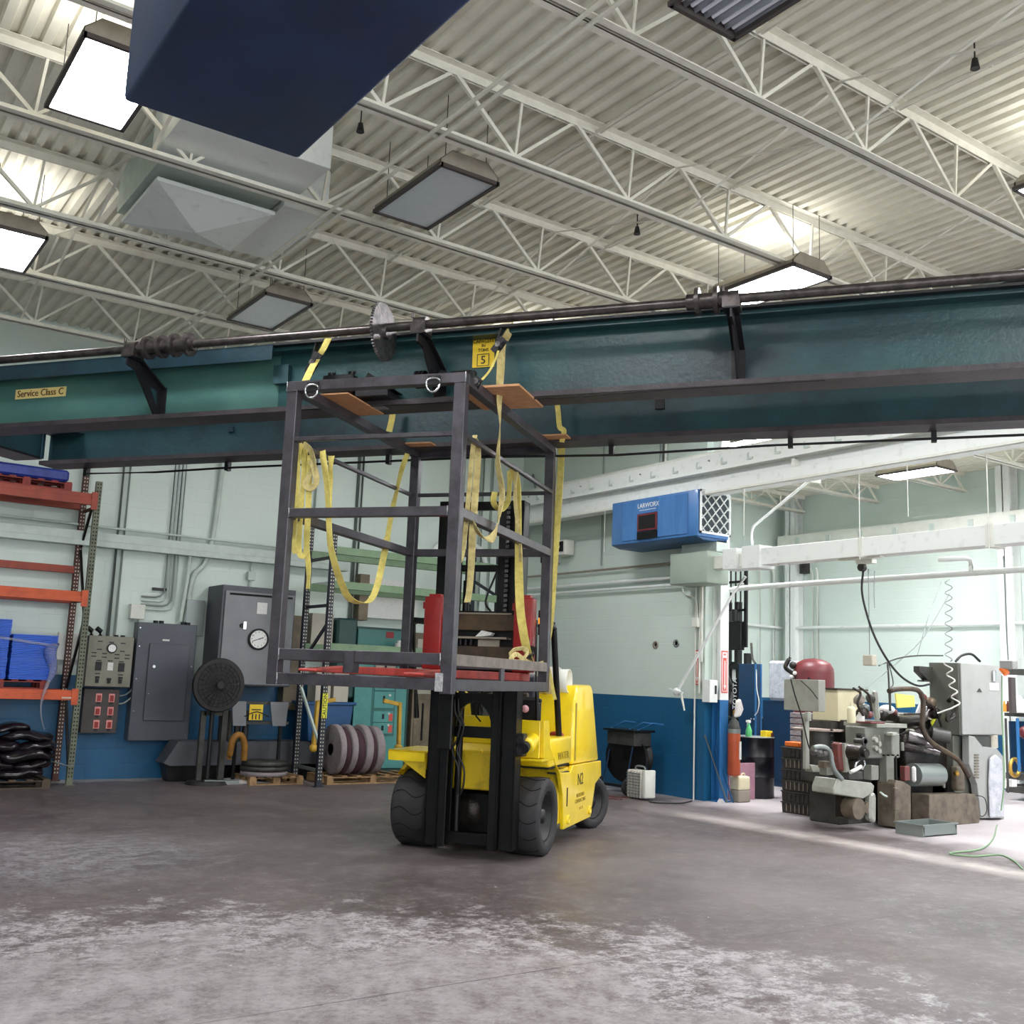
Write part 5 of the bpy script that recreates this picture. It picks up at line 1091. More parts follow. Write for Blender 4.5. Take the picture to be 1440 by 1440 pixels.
t = thing('wireway', 'long white square duct running from the pale wall box toward the camera', 'duct', (10.95, 8.5, 3.22))
MB().box(10.80, 11.02, 5.0, 9.92, 3.24, 3.47).build('duct_run', 'white_paint', t, .006)
MB().box(10.76, 11.06, 9.60, 9.92, 3.20, 3.51).build('duct_sleeve', 'white_paint', t, .006); MB().box(10.77, 11.05, 10.02, 10.28, 3.21, 3.50).build('duct_sleeve', 'white_paint', t, .006)
MB().box(10.82, 11.0, 9.9, 10.75, 3.24, 3.42).build('duct_neck', 'cream_paint', t, .006)
MB().box(10.79, 11.03, 8.0, 8.05, 3.23, 3.48).build('band', 'cream_paint', t); MB().box(10.79, 11.03, 6.3, 6.40, 3.22, 3.49).build('band', 'cream_paint', t)
for y in (8.02, 6.35): MB().cyl((10.78, y, 3.2), (10.78, y, 4.26), .007, n=6).build('hanger_rod', 'cream_paint', t)
bx = thing('pull_box', 'large pale grey-green steel wall box directly below the blue air cleaner', 'electrical box', (10.9, 10.88, 3.03))
MB().box(10.70, WX, 10.50, 11.26, 3.04, 3.50).build('box_body', 'pull_green', bx, .02, seg=2)
MB().box(10.88, 11.12, 10.5, 11.2, 3.50, 3.66).build('box_neck', 'conduit_paint', bx)
tag(MB().box(10.92, WX, 9.0, 10.4, 3.62, 3.66).build('strut', 'cream_paint'), 'short pale strut above the square duct', 'strut') if False else None
def ypipe(x, z, y0, y1, r, m, label, z2=None):
    return tag(MB().cyl((x, y0, z), (x, y1, z if z2 is None else z2), r).build('wall_pipe', m), label, 'pipe', 'level pipes on the right wall')
ypipe(11.06, 3.42, 11.27, 15.6, .018, 'shroud_brown', 'thin dark level line highest of the pipes left of the wall box')
ypipe(11.06, 3.20, 11.27, 15.6, .028, 'white_paint', 'white level pipe in the middle of those left of the wall box')
ypipe(11.06, 3.09, 11.27, 15.6, .022, 'white_paint', 'white level pipe lowest of those left of the wall box')
tag(MB().tube(catmull([(11.55, 10.85, 3.02), (11.5, 10.5, 3.03), (11.45, 9.5, 3.03), (11.4, 5.0, 3.03)]), .038, 10).build('water_pipe', 'white_paint'), 'stout white pipe below the square duct, running right over the machine', 'pipe')
tag(MB().tube([(11.40, 6.95, 3.05), (11.40, 6.95, 3.18), (11.38, 7.0, 3.20), (11.30, 7.3, 3.2)], .03, 10).build('pipe_riser', 'white_paint'), 'short riser on the stout white pipe', 'pipe')
tag(MB().tube(catmull([(10.9, 9.85, 3.5), (10.9, 9.85, 3.75), (10.95, 9.7, 3.9), (11.2, 8.9, 4.5), (11.25, 8.8, 4.62), (11.22, 8.8, 4.85), (11.1, 8.95, 4.90), (10.9, 9.1, 4.9)], 5), .018, 10).build('bent_conduit', 'white_paint'), 'bent white conduit rising from the square duct toward the bay ceiling', 'conduit')
tag(MB().tube([(10.95, 10.02, 3.12), (10.93, 10.3, 2.8), (10.9, 11.25, 1.55)], .022, 10).build('leaning_pipe', 'white_paint'), 'white pipe slanting down from the column top to the painted line', 'pipe')
t = thing('valve', 'white ball valve where the slanting pipe meets the blue paint', 'valve', (10.9, 11.25, 1.4))
MB().sphere((10.9, 11.28, 1.51), .06, 8).build('body', 'white_paint', t); MB().bar((10.86, 11.4, 1.55), (10.86, 11.12, 1.5), .03, .02).build('handle', 'white_paint', t); MB().cyl((10.9, 11.2, 1.5), (10.9, 11.12, 1.25), .02, .012).build('spout', 'cream_paint', t)
for k, (y, z0, z1, r) in enumerate(((11.03, 1.5, 3.04, .016), (10.99, 1.95, 3.04, .02), (11.12, .0, 3.04, .012))):
    tag(MB().cyl((11.10, y, z0), (11.10, y, z1), r).build('wall_conduit', 'cream_paint'), ['left', 'right', 'thinnest'][k]+' upright conduit below the big wall box at the end of the right wall', 'conduit', 'conduits at the end of the right wall')
tag(MB().box(11.04, WX, 11.02, 11.14, 2.45, 2.58).build('outlet_box', 'cream_paint', bevel=.004), 'small pale outlet box under the big wall box', 'electrical box')
tag(MB().tube(catmull([(11.1, 11.4, 3.04), (11.1, 11.35, 2.95), (11.1, 11.12, 2.85), (11.1, 11.08, 2.58)]), .014).build('flex_conduit', 'cream_paint'), 'curved flexible conduit from the big wall box to the small outlet box', 'conduit')
t = thing('disconnect_switch', 'cream safety switch box at the end of the right wall above the blue paint', 'electrical box', (11.26, 10.9, 1.35))
MB().box(11.08, 11.24, 10.80, 10.955, 1.38, 1.70).build('box_body', 'white_paint', t, .006); MB().box(11.18, 11.21, 10.79, 10.80, 1.50, 1.62).build('handle', 'black_plastic', t)
# fire extinguisher arrows
def arrow_sign(o, R_, x0, z0, z1, w_, label):
    N = Vector(R_).cross(Vector(ZU)); t = thing('arrow_sign', label, 'sign', Vector(o))
    def quad(u0, u1, v0, v1, d, m, nm):
        p = [Vector(o)+Vector(R_)*u+Vector(ZU)*v+N*e for e in (d-.002, d) for u, v in ((u0,v0),(u1,v0),(u1,v1),(u0,v1))]
        MB().add(p, [(3,2,1,0),(4,5,6,7),(0,1,5,4),(1,2,6,5),(2,3,7,6),(3,0,4,7)]).build(nm, m, t)
    h = z1-z0
    quad(-w_/2, w_/2, 0, h, .004, 'fe_sign', 'sign_face'); quad(-w_*.38, w_*.38, .02, h-.02, .006, 'fe_sign_white', 'border'); quad(-w_*.28, w_*.28, .03, h-.10, .008, 'fe_sign', 'field')
    quad(-w_*.07, w_*.07, .09, h-.14, .010, 'fe_sign_white', 'arrow_stem')
    p = [Vector(o)+Vector(R_)*u+Vector(ZU)*v+N*e for e in (.008, .010) for u, v in ((-w_*.2, .11), (0, .04), (w_*.2, .11))]
    MB().add(p, [(2,1,0),(3,4,5),(0,1,4,3),(1,2,5,4),(2,0,3,5)]).build('arrow_head', 'fe_sign_white', t)
    lettering('FIRE', .035, Vector(o)+Vector(ZU)*(h-.055)+N*.008, R_, ZU, 'fe_sign', t)
arrow_sign((11.13, 11.10, 1.62), YL, 0, 1.62, 2.12, .13, 'red and white fire arrow sign on the end of the right wall')
arrow_sign((11.35, 10.778, 1.52), XR, 0, 1.52, 2.12, .13, 'red and white fire arrow sign on the white column')
# steel column, white above and blue below
t = thing('steel_column', 'steel column by the wall end, painted white above and blue below', 'column', (11.35, 10.86, 0))
for z0, z1, m in ((0, 1.42, 'bright_blue'), (1.42, 5.3, 'white_paint')):
    MB().box(11.265, 11.435, 10.78, 10.795, z0, z1).box(11.265, 11.435, 10.925, 10.94, z0, z1).box(11.343, 11.357, 10.79, 10.93, z0, z1).build('column_shaft', m, t)
MB().box(11.23, 11.47, 10.74, 10.95, 0, .015).build('base_plate', 'bright_blue', t)
for k, (a, b_) in enumerate((((11.12, 10.93, .92), (11.34, 10.70, 0)), ((11.25, 10.85, .75), (11.44, 10.68, 0)))):
    tag(MB().tube([a, b_], .011).build('leaning_rod', 'conduit_grey' if k == 0 else 'bright_blue'), ('grey' if k == 0 else 'blue')+' thin rod leaning against the wall end by the column', 'rod')
tag(MB().prism([(11.16, 0), (11.21, .06), (11.27, .0)], 'y', 10.66, 10.73).build('paint_rag', 'dust_white'), 'small white rag on the floor at the foot of the wall end', 'rag')
# cylinder clamped to column
t = thing('gas_cylinder', 'orange gas cylinder with a grey shoulder strapped to the blue column foot', 'gas cylinder', (11.45, 10.68, .36))
MB().lathe([(.02, 0), (.082, .02), (.088, .04), (.088, .60), (.084, .62)], (11.45, 10.68, .36), 'z', 24).build('body', 'cyl_orange', t)
MB().lathe([(.084, .62), (.084, .66), (.065, .76), (.03, .80), (.02, .86)], (11.45, 10.68, .36), 'z', 24).build('shoulder', 'machine_dark', t)
MB().lathe([(.089, .60), (.089, .66)], (11.45, 10.68, .36), 'z', 24).build('collar', 'conduit_grey', t)
MB().cyl((11.45, 10.68, 1.2), (11.45, 10.68, 1.28), .02).bar((11.41, 10.66, 1.27), (11.51, 10.66, 1.27), .02).build('valve', 'brass', t)
MB().box(11.46, 11.50, 10.585, 10.592, .60, .85).build('label_strip', 'label_white', t)
tag(MB().prism([(11.42, 1.18), (11.46, 1.42), (11.54, 1.45), (11.60, 1.30), (11.54, 1.2)], 'y', 10.62, 10.68).build('white_cloth', 'dust_white', bevel=.02), 'white cloth hung on the column above the orange cylinder', 'cloth')
tag(MB().tube([(11.49+.07*math.cos(a), 10.85+.04*math.sin(a), 1.58+.20*math.sin(a)) for a in [2*math.pi*i/18 for i in range(18)]], .03, 8, closed=True).build('hose_coil', 'rubber'), 'coil of dark hose hanging behind the white column', 'hose')

# drum group
t = thing('oil_drum', 'black steel drum beside the column with a green spray bottle on its lid', 'drum', (12.37, 11.13, 0))
MB().lathe([(.27, 0), (.29, .01), (.29, .29), (.298, .30), (.298, .315), (.29, .325), (.29, .58), (.298, .59), (.298, .605), (.29, .615), (.29, .87), (.295, .885), (.28, .885), (.275, .865), (.001, .865)], (12.37, 11.13, 0), 'z', 40).build('drum_body', 'drum_black', t)
MB().lathe([(.283, .876), (.297, .876), (.297, .892), (.283, .892)], (12.37, 11.13, 0), 'z', 40).build('drum_rim', 'conduit_grey', t)
t = thing('spray_bottle', 'green trigger spray bottle standing on the black drum', 'spray bottle', (12.16, 11.05, .865))
MB().lathe([(.04, 0), (.048, .01), (.048, .11), (.03, .16), (.018, .20), (.018, .22)], (12.16, 11.05, .866), 'z', 20).build('bottle', 'bottle_green', t)
MB().box(12.13, 12.19, 11.03, 11.07, 1.09, 1.13).box(12.10, 12.14, 11.04, 11.06, 1.10, 1.13).prism([(12.13, 1.09), (12.12, 1.04), (12.14, 1.09)], 'y', 11.04, 11.06).build('trigger_head', 'label_white', t, .004)
t = thing('battery_box', 'small yellow and black box on the right of the drum lid', 'box', (12.48, 10.96, .866))
MB().box(12.40, 12.54, 10.92, 11.04, .866, .98).build('box_body', 'sign_yellow', t, .006); MB().box(12.50, 12.55, 10.91, 10.99, .866, .95).build('dark_end', 'ink_brown', t)
tag(MB().lathe([(.06, 0), (.10, .03), (.11, .12), (.06, .22), (.03, .24)], (12.13, 11.32, .866), 'z', 20).build('dark_jug', 'mast_black'), 'round dark jug at the back left of the drum lid', 'jug')
A_ = atZ(1024, 1125, 0); B_ = atZ(1061, 1124, 0)
tag(MB().bar(A_+Vector((0, 0, .26)), B_+Vector((0, 0, .26)), .02, .52).build('pink_board', 'pink_board', bevel=.003), 'dusty pink board propped upright against the black drum', 'board')
t = thing('plastic_jug', 'pale yellow plastic jug with murky lower half before the pink board', 'jug', (11.62, 10.72, 0))
MB().box(11.50, 11.74, 10.63, 10.81, 0, .17).build('murky_part', 'jug_grey', t, .02, seg=2); MB().box(11.50, 11.74, 10.63, 10.81, .17, .36).build('jug_body', 'jug_yellow', t, .025, seg=3)
MB().cyl((11.58, 10.72, .35), (11.58, 10.72, .385), .025).build('cap', 'label_white', t); MB().tube(catmull([(11.64, 10.72, .35), (11.66, 10.72, .39), (11.71, 10.72, .39), (11.72, 10.72, .35)]), .01).build('handle', 'jug_yellow', t)

# reach truck behind the column
t = thing('reach_truck', 'tall black lift truck mast standing in the bay just behind the white column', 'forklift', (14.0, 13.0, 0))
for y in (13.22, 12.98, 12.76): MB().box(13.95, 14.07, y-.04, y+.04, .15, 3.1 if y != 12.76 else 2.2).build('mast_rail', 'mast_black', t, .004)
lb = MB()
for k in range(5): MB().box(13.94, 13.96, 13.22-k*.115-.01, 13.22-k*.115+.01, 2.95, 3.72).build('backrest_bar', 'mast_black', t)
for z in (2.95, 3.72, 3.45): MB().box(13.93, 13.97, 12.74, 13.24, z-.02, z+.02).build('backrest_bar', 'mast_black', t)
MB().box(13.93, 13.97, 12.72, 12.78, 2.3, 3.75).build('side_bar', 'mast_black', t)
MB().box(13.88, 13.98, 12.80, 13.2, 2.25, 2.75).cyl((13.86, 12.92, 2.75), (13.86, 12.92, 2.95), .06).build('carriage', 'mast_black', t, .01)
MB().box(13.85, 14.1, 12.80, 13.25, 1.92, 2.0).build('cross_member', 'mast_black', t)
MB().tube(catmull([(13.9, 13.15, 2.9), (13.88, 13.2, 2.5), (13.9, 13.12, 2.0), (13.88, 13.18, 1.6)]), .014).build('hydraulic_hose', 'hose_black', t)
MB().box(13.9, 14.9, 12.6, 13.3, .1, 1.1).build('truck_body', 'mast_black', t, .03)
MB().box(13.93, 13.945, 12.92, 13.09, 1.0, 2.05).build('decal_strip', 'mast_black', t)
lettering('TOYOTA', .13, (13.925, 12.975, 1.50), (0, 0, 1), (0, 1, 0), 'label_white', t)
MB().box(13.925, 13.935, 12.96, 13.04, 1.74, 1.98).build('white_decal', 'label_white', t)
for x in (14.1, 14.75): MB().cyl((x, 12.58, .14), (x, 12.68, .14), .14, n=20).build('wheel', 'rubber', t)

# locker, tarp, tank, stack
t = thing('locker', 'tall dark blue metal locker behind the black drum', 'locker', (13.2, 11.85, 0))
MB().box(13.0, 13.10, 11.66, 12.03, 0, 1.99).build('locker_body', 'locker_blue', t, .005); MB().box(13.10, 13.13, 11.655, 12.03, 0, 1.99).build('open_door', 'bright_blue', t)
MB().box(12.985, 13.0, 11.655, 11.68, 0, 1.99).build('door_edge', 'bright_blue', t)
for y in (11.74, 11.68): MB().sphere((12.975, y, 1.12), .015, 6).build('knob', 'chrome', t)
tag(MB().tube(catmull([(12.98, 11.64, 1.9), (12.97, 11.62, 1.6), (12.98, 11.58, 1.4), (12.97, 11.6, 1.25), (12.97, 11.66, 1.18)]), .008).build('hanging_cord', 'cable_white'), 'thin white cord hanging along the edge of the blue locker', 'cord')
tag(MB().tube(catmull([(13.7, 12.4, 2.35), (13.4, 12.1, 2.1), (13.25, 11.9, 2.0)]), .02).build('dark_bar', 'machine_dark'), 'dark bar slanting down onto the top of the blue locker', 'bar')
tag(MB().box(14.05, 14.25, 11.55, 12.35, 1.42, 2.08).build('grey_tarp', 'plastic_bag', bevel=.04), 'grey plastic covered bundle between the blue locker and the red tank', 'bundle')
tag(MB().box(14.1, 14.3, 11.3, 12.5, 0, 1.41).build('blue_cabinet', 'locker_blue', bevel=.01), 'low blue cabinet under the grey plastic covered bundle', 'cabinet')
t = thing('pressure_tank', 'dark red upright pressure tank with a domed top in the bay', 'tank', (13.4, 10.85, 0))
MB().lathe([(.30, .12), (.31, .2), (.31, 1.88), (.30, 1.95), (.25, 2.03), (.15, 2.08), (.001, 2.10)], (13.4, 10.85, 0), 'z', 36).build('shell', 'tank_red', t)
MB().lathe([(.24, 0), (.24, .14), (.22, .14), (.22, 0)], (13.4, 10.85, 0), 'z', 24).build('skirt', 'machine_dark', t)
MB().tube(catmull([(13.15, 11.1, 2.1), (13.1, 11.15, 1.95), (13.15, 11.05, 1.85), (13.12, 11.0, 1.75)]), .035).sphere((13.12, 11.02, 1.98), .06, 6).build('valve_cluster', 'machine_oily', t)
for z, y in ((1.86, 10.95), (1.80, 11.02)): MB().sphere((13.08, y, z), .032, 6).build('gauge', 'label_white', t)
MB().cyl((13.09, 10.68, 1.78), (13.07, 10.68, 1.78), .02).build('plug', 'hole_dark', t)
for k in range(9):
    tag(MB().box(12.95, 13.45, 10.62+random.uniform(-.02, .02)-.0, 11.22, .70+k*.07, .755+k*.07).build('metal_tray', 'grey_stack', bevel=.004) if k > 8 else MB().box(12.55, 12.98, 10.15+.01*(k % 2), 10.60, .52+k*.085, .59+k*.085).build('metal_tray', 'grey_stack', bevel=.004),
        ['lowest', 'second', 'third', 'fourth', 'fifth', 'sixth', 'seventh', 'eighth', 'topmost'][k]+' tray from the floor in the grey wrapped stack behind the pendant box', 'tray', 'grey trays stacked in front of the red tank')
tag(MB().box(12.5, 13.0, 10.1, 10.65, 0, .515).build('stack_base', 'crate_dark', bevel=.01), 'dark box carrying the stack of grey trays', 'box')

# ------------------------------------------------------------------ the far bay's back wall
t = thing('crane_runway', 'pale runway beam along the back wall of the far bay', 'runway beam', (18.0, 8, 4.62))
MB().box(17.85, 18.1, 2, 15.4, 4.62, 4.66).box(17.84, 17.86, 2, 15.4, 4.62, 4.86).box(17.85, 18.1, 2, 15.4, 4.86, 4.9).build('runway_girder', 'cream_paint', t)
for k in range(9): MB().box(17.82, 17.84, 14.8-k*.8, 14.9-k*.8, 4.68, 4.82).build('rail_clip', 'conduit_paint', t)
for y, nm in ((15.2, 'in the corner of the far bay'), (10.32, 'of the far bay near the right edge of the photo')):
    tag(MB().box(18.0, 18.28, y-.01, y+.01, 0, 5.78).box(18.0, 18.015, y-.13, y+.13, 0, 5.78).box(18.265, 18.28, y-.13, y+.13, 0, 5.78).build('steel_column', 'white_paint'), 'white steel wall column '+nm, 'column')
tag(MB().cyl((18.2, 2, 2.93), (18.2, 15.4, 2.93), .03).build('wall_pipe', 'white_paint'), 'white level pipe along the back wall of the far bay', 'pipe', 'pipes of the far bay')
tag(MB().cyl((12.0, 15.55, 2.98), (18.2, 15.55, 2.93), .03).build('wall_pipe', 'white_paint'), 'white level pipe on the left wall inside the far bay', 'pipe', 'pipes of the far bay')
tag(MB().cyl((12.5, 15.56, 3.02+.8), (17.6, 15.56, 3.0+.8), .03).build('wall_pipe', 'cream_paint'), 'higher level pipe on the left wall inside the far bay', 'pipe', 'pipes of the far bay')
for k, (x, y) in enumerate(((17.45, 15.55), (17.9, 15.55), (18.2, 14.75), (18.2, 14.62))):
    tag(MB().tube([(x, y, 2.0), (x, y, 4.1), (x-.05, y, 4.2)], .025 if k % 2 else .018).build('wall_conduit', 'cream_paint'), ['first', 'second', 'third', 'last'][k]+' upright conduit from the left around the far bay corner', 'conduit', 'upright conduits in the corner of the far bay')
tag(MB().box(18.2, 18.3, 14.9, 15.1, 4.1, 4.4).build('wall_box', 'machine_dark'), 'small dark box high in the far bay corner', 'electrical box')
tag(MB().tube([(18.27, 8.75+.16*math.cos(a), 2.45+.0+.9+.16*math.sin(a)) for a in [2*math.pi*i/20 for i in range(20)]], .014, 6, closed=True).build('hose_coil', 'conduit_grey'), 'thin coil of cable hung on the bright back wall', 'cable')

# ------------------------------------------------------------------ wall A foot: cord reel cart, heater, clutter
t = thing('hose_reel_cart', 'black hose reel cart with two wheels parked against the blue wall', 'reel cart', (10.72, 12.1, 0))
MB().lathe([(.36, -.10), (.36, -.085), (.22, -.08), (.22, .08), (.36, .085), (.36, .10), (.05, .10), (.05, -.10)], (10.72, 12.08, .52), (1, .25, 0), 36).build('reel', 'mast_black', t)
MB().lathe([(.24, -.075), (.30, -.06), (.31, 0), (.30, .06), (.24, .075)], (10.72, 12.08, .52), (1, .25, 0), 36).build('hose', 'rubber', t)
for y in (12.48, 11.72):
    w_ = MB().lathe([(.05, -.03), (.12, -.03), (.13, -.015), (.13, .015), (.12, .03), (.05, .03), (.05, -.03)], (10.42, y, .13), (.97, .25, 0) if False else (.35, 1, 0), 26).build('wheel', 'rubber', t)
    MB().cyl((10.41, y-.05, .13), (10.43, y+.05, .13), .06, n=18).build('wheel_hub', 'cream_paint', w_)
MB().cyl((10.42, 12.48, .13), (10.42, 11.72, .13), .02).build('axle', 'mast_black', t)
for y in (12.34, 11.84): MB().tube([(10.45, y, .13), (10.62, y, .9), (10.72, y, .92), (10.9, y, .12)], .02).build('frame_tube', 'locker_blue', t)
MB().box(10.50, 10.92, 11.74, 12.44, .90, .93).build('tray', 'mast_black', t, .004); MB().box(10.55, 10.88, 11.78, 12.40, .70, .90).build('tool_box', 'machine_dark', t, .01)
for y in (12.42, 11.80, 12.0): MB().tube([(10.62, y, .92), (10.88, y-.04, 1.03), (10.96, y-.2, 1.02)], .015).build('handle_tube', 'bright_blue', t)
t = thing('portable_heater', 'small beige finned heater with a carry handle on the floor by the blue wall', 'heater', (10.4, 11.45, 0))
for k in range(5): MB().box(10.25, 10.45, 11.30+k*.062, 11.30+k*.062+.05, .02, .40).build('fin', 'heater_beige', t, .02, seg=2)
MB().box(10.26, 10.46, 11.22, 11.29, .03, .41).build('control_end', 'cream_paint', t, .015, seg=2)
for k in range(8): MB().box(10.243, 10.25, 11.31, 11.60, .07+k*.04, .082+k*.04).build('grille_slot', 'conduit_grey', t)
MB().tube(catmull([(10.35, 11.32, .40), (10.35, 11.35, .45), (10.35, 11.5, .45), (10.35, 11.53, .40)]), .012).build('carry_handle', 'conduit_grey', t)
cords = [([(10.3, 11.5, .01), (10.0, 11.9, .01), (10.2, 12.4, .01), (9.8, 12.7, .01), (10.1, 13.1, .01)], 'ink_brown', 'brown cord trailing on the floor toward the reel cart'), ([(10.4, 11.3, .01), (10.2, 11.0, .01), (10.5, 10.8, .01), (10.9, 10.95, .01)], 'hose_black', 'black cord on the floor right of the beige heater'),
         ([(10.0, 11.4, .01), (9.8, 11.8, .01), (9.95, 12.3, .01), (9.7, 12.9, .01)], 'tank_red', 'red cord looping on the floor between forklift and reel cart')]
for p, m, l in cords: tag(MB().tube(catmull(p), .009, 6).build('floor_cord', m), l, 'cord', 'cords on the floor by the blue wall')
tag(MB().prism([(9.9, 0), (10.05, .03), (10.3, .035), (10.6, .02), (10.9, 0)], 'y', 12.6, 13.6).build('rubble', 'dust_white', bevel=.02), 'whitish sweepings along the foot of the blue wall', 'debris')
for k, (y, z) in enumerate(((12.0, 2.20), (11.55, 2.22))):
    tag(MB().lathe([(.001, 0), (.03, 0), (.03, .01), (.06, .012), (.06, .0)], (WX, y, z), (-1, 0, 0), 18).build('wall_anchor', 'shroud_brown' if k == 0 else 'conduit_grey'), ('left' if k == 0 else 'right')+' of two small round anchors on the right wall above the blue paint', 'anchor', 'anchors on the right wall')
t = thing('flood_light', 'small square flood light fixed on the wall just right of the cage', 'light', (11.0, 14.3, 3.6))
p = atX(793, 770, 11.0); MB().box(10.9, 11.1, p.y-.16, p.y+.16, p.z-.14, p.z+.12).build('lamp_body', 'cream_paint', t, .02, seg=2); MB().box(10.885, 10.9, p.y-.11, p.y+.11, p.z-.08, p.z+.09).build('lamp_glass', 'hole_dark', t); MB().sphere((10.87, p.y, p.z), .035, 6).build('bulb', 'label_white', t)
tag(MB().tube([(11.1, 15.3, 5.3), (11.08, 15.1, 4.8), (11.08, 14.9, 4.3)], .02).build('slanting_conduit', 'conduit_grey'), 'slanting conduit in the wall corner behind the mast', 'conduit')
for x, l in ((11.1, 'upright conduit on the right wall just right of the cage'),): tag(MB().cyl((x, 13.3, 3.5), (x, 13.3, 6.3), .012).build('wall_conduit', 'conduit_grey'), l, 'conduit')
tag(MB().cyl((11.1, 11.9, 4.9), (11.1, 11.9, 6.4), .03).build('wall_conduit', 'conduit_grey'), 'left of two upright pipes rising above the runway by the lit light', 'pipe'); tag(MB().cyl((11.1, 11.8, 4.9), (11.1, 11.8, 6.4), .022).build('wall_conduit', 'cream_paint'), 'right of two upright pipes rising above the runway by the lit light', 'pipe')
# ------------------------------------------------------------------ machine in the bay
MY = 8.1
t = thing('grinding_machine', 'big oily grey grinding machine with a control cabinet, hoses and a pendant box', 'machine', (12.0, 8.6, 0))
def yb(px0, py0, px1, py1, y, d, m, nm, par=None, bev=.006, mb=None, seg=1):
    a = atY(px0, py0, y); b = atY(px1, py1, y); w_ = b.x-a.x
    while d > .03 and atY(px0, py0, y+d).x-a.x > .55*w_: d *= .85
    a.x = atY(px0, py0, y+d).x
    mb = mb or MB(); mb.box(a.x, b.x, y, y+d, max(0, min(a.z, b.z)), max(a.z, b.z))
    return mb.build(nm, m, par or t, bev, seg=seg) if nm else mb
def yp(pix, y, d, m, nm, par=None, bev=.006):
    P = [atY(a, b, y) for a, b in pix]; q0 = min(pix, key=lambda q: q[0]); x0 = min(p.x for p in P); x1 = max(p.x for p in P)
    while d > .03 and atY(q0[0], q0[1], y+d).x-x0 > .55*(x1-x0): d *= .85
    n0 = max(x0, atY(q0[0], q0[1], y+d).x)
    for p in P: p.x = n0+(p.x-x0)/(x1-x0)*(x1-n0)
    return MB().prism([(p.x, max(p.z, 0)) for p in P], 'y', y, y+d).build(nm, m, par or t, bev)
def yt(pix, y, r, m, nm, par=None, n=8, k=6):
    P = [atY(q[0], q[1], y+(q[2] if len(q) > 2 else 0)) for q in pix]
    for p in P: p.z = max(p.z, r)
    return MB().tube(catmull(P, k), r, n).build(nm, m, par or t)
# base and tub
yp([(1233, 1104), (1233, 1166), (1281, 1172), (1281, 1106), (1262, 1100), (1240, 1098)], 7.98, .25, 'machine_base', 'base_block')
yp([(1281, 1119), (1281, 1172), (1300, 1172), (1376, 1166), (1379, 1150), (1374, 1124), (1368, 1117)], 7.95, .25, 'machine_base', 'coolant_tub')
yb(1254, 1108, 1265, 1140, 7.94, .05, 'machine_base', 'cover_plate', bev=.01); yt([(1238, 1114), (1243, 1118), (1247, 1120)], 7.94, .012, 'conduit_paint', 'handle')
# body of the machine behind its front castings
q = atY(1240, 1160, 8.4); MB().box(q.x, 12.95, 8.35, 9.0, .03, .55).build('machine_bed', 'machine_oily', t, .01)
q = atY(1200, 1030, 8.5); MB().box(q.x, 12.3, 8.5, 9.0, .55, 1.25).build('machine_frame', 'machine_dark', t, .01)
MB().box(12.3, 12.98, 8.45, 9.0, .55, 1.1).build('machine_frame', 'machine_oily', t, .01)
q = atY(1180, 1150, 8.5); MB().box(q.x, 11.6, 8.5, 8.95, .0, .62).build('underside_shade', 'machine_dark', t, .01)  # dark block standing in for the shade under the table
yb(1258, 1003, 1316, 1032, 8.6, .2, 'machine_oily', 'rear_slide')
MB().box(13.0, 13.9, 8.25, 8.6, 0, 1.09).build('pedestal_core', 'cab_side', t, .01)
yb(1236, 1062, 1258, 1104, 8.1, .15, 'machine_grey', 'column')
yb(1258, 1062, 1262, 1104, 8.1, .3, 'machine_dark', 'column_side')
# head
hd = yb(1188, 1022, 1266, 1066, 8.15, .3, 'machine_grey', 'grinding_head', bev=.012)
yb(1186, 1017, 1276, 1024, 8.1, .8, 'machine_light', 'head_top'); yb(1200, 1015, 1245, 1018, 8.1, .3, 'red_guard', 'red_mat')
yb(1242, 1032, 1266, 1063, 7.95, .2, 'machine_grey', 'gear_box', bev=.01); yb(1246, 1030, 1263, 1035, 7.9, .2, 'machine_light', 'gear_box_lid', bev=.01)
yb(1266, 1044, 1272, 1056, 7.95, .1, 'machine_grey', 'bracket'); yb(1228, 1034, 1232, 1060, 8.05, .1, 'machine_light', 'valve_bar'); yb(1234, 1034, 1238, 1058, 8.08, .1, 'machine_light', 'valve_bar')
for q in ((1231, 1040), (1236, 1046), (1231, 1052), (1236, 1056)): p = atY(q[0], q[1], 8.02); MB().cyl((p.x, 8.0, p.z), (p.x, 8.05, p.z), .03, n=12).build('valve_knob', 'machine_light', t)
for i, (q0, q1) in enumerate((((1240, 1064), (1266, 1064)), ((1190, 1026), (1190, 1060)))):
    for k in range(4): p = atY(q0[0]+(q1[0]-q0[0])*(k+.5)/4, q0[1]+(q1[1]-q0[1])*(k+.5)/4-2, 7.94); MB().cyl((p.x, 7.93+.2*i, p.z), (p.x, 7.96+.2*i, p.z), .01, n=8).build('bolt', 'hole_dark', t)
p = atY(1207, 1042, 8.1); MB().cyl((p.x, 8.15, p.z), (p.x, 8.0, p.z), .03).cyl((p.x, 8.02, p.z), (p.x, 8.0, p.z), .05).build('crank_shaft', 'gear_steel', t)
p = atY(1204, 1058, 8.0); MB().cyl((p.x, 8.15, p.z), (p.x, 7.9, p.z), .10, .085, n=22).cyl((p.x, 7.9, p.z), (p.x, 7.85, p.z), .05).build('spindle_knob', 'machine_oily', t)
for q in ((1192, 1052), (1218, 1060), (1212, 1034)): p = atY(q[0], q[1], 8.1); MB().cyl((p.x, 8.16, p.z), (p.x, 8.08, p.z), .035, n=14).build('knob', 'machine_dark', t)
yt([(1202, 1080), (1205, 1072), (1212, 1066), (1216, 1074), (1212, 1082)], 7.95, .012, 'chrome', 'curled_pipe')
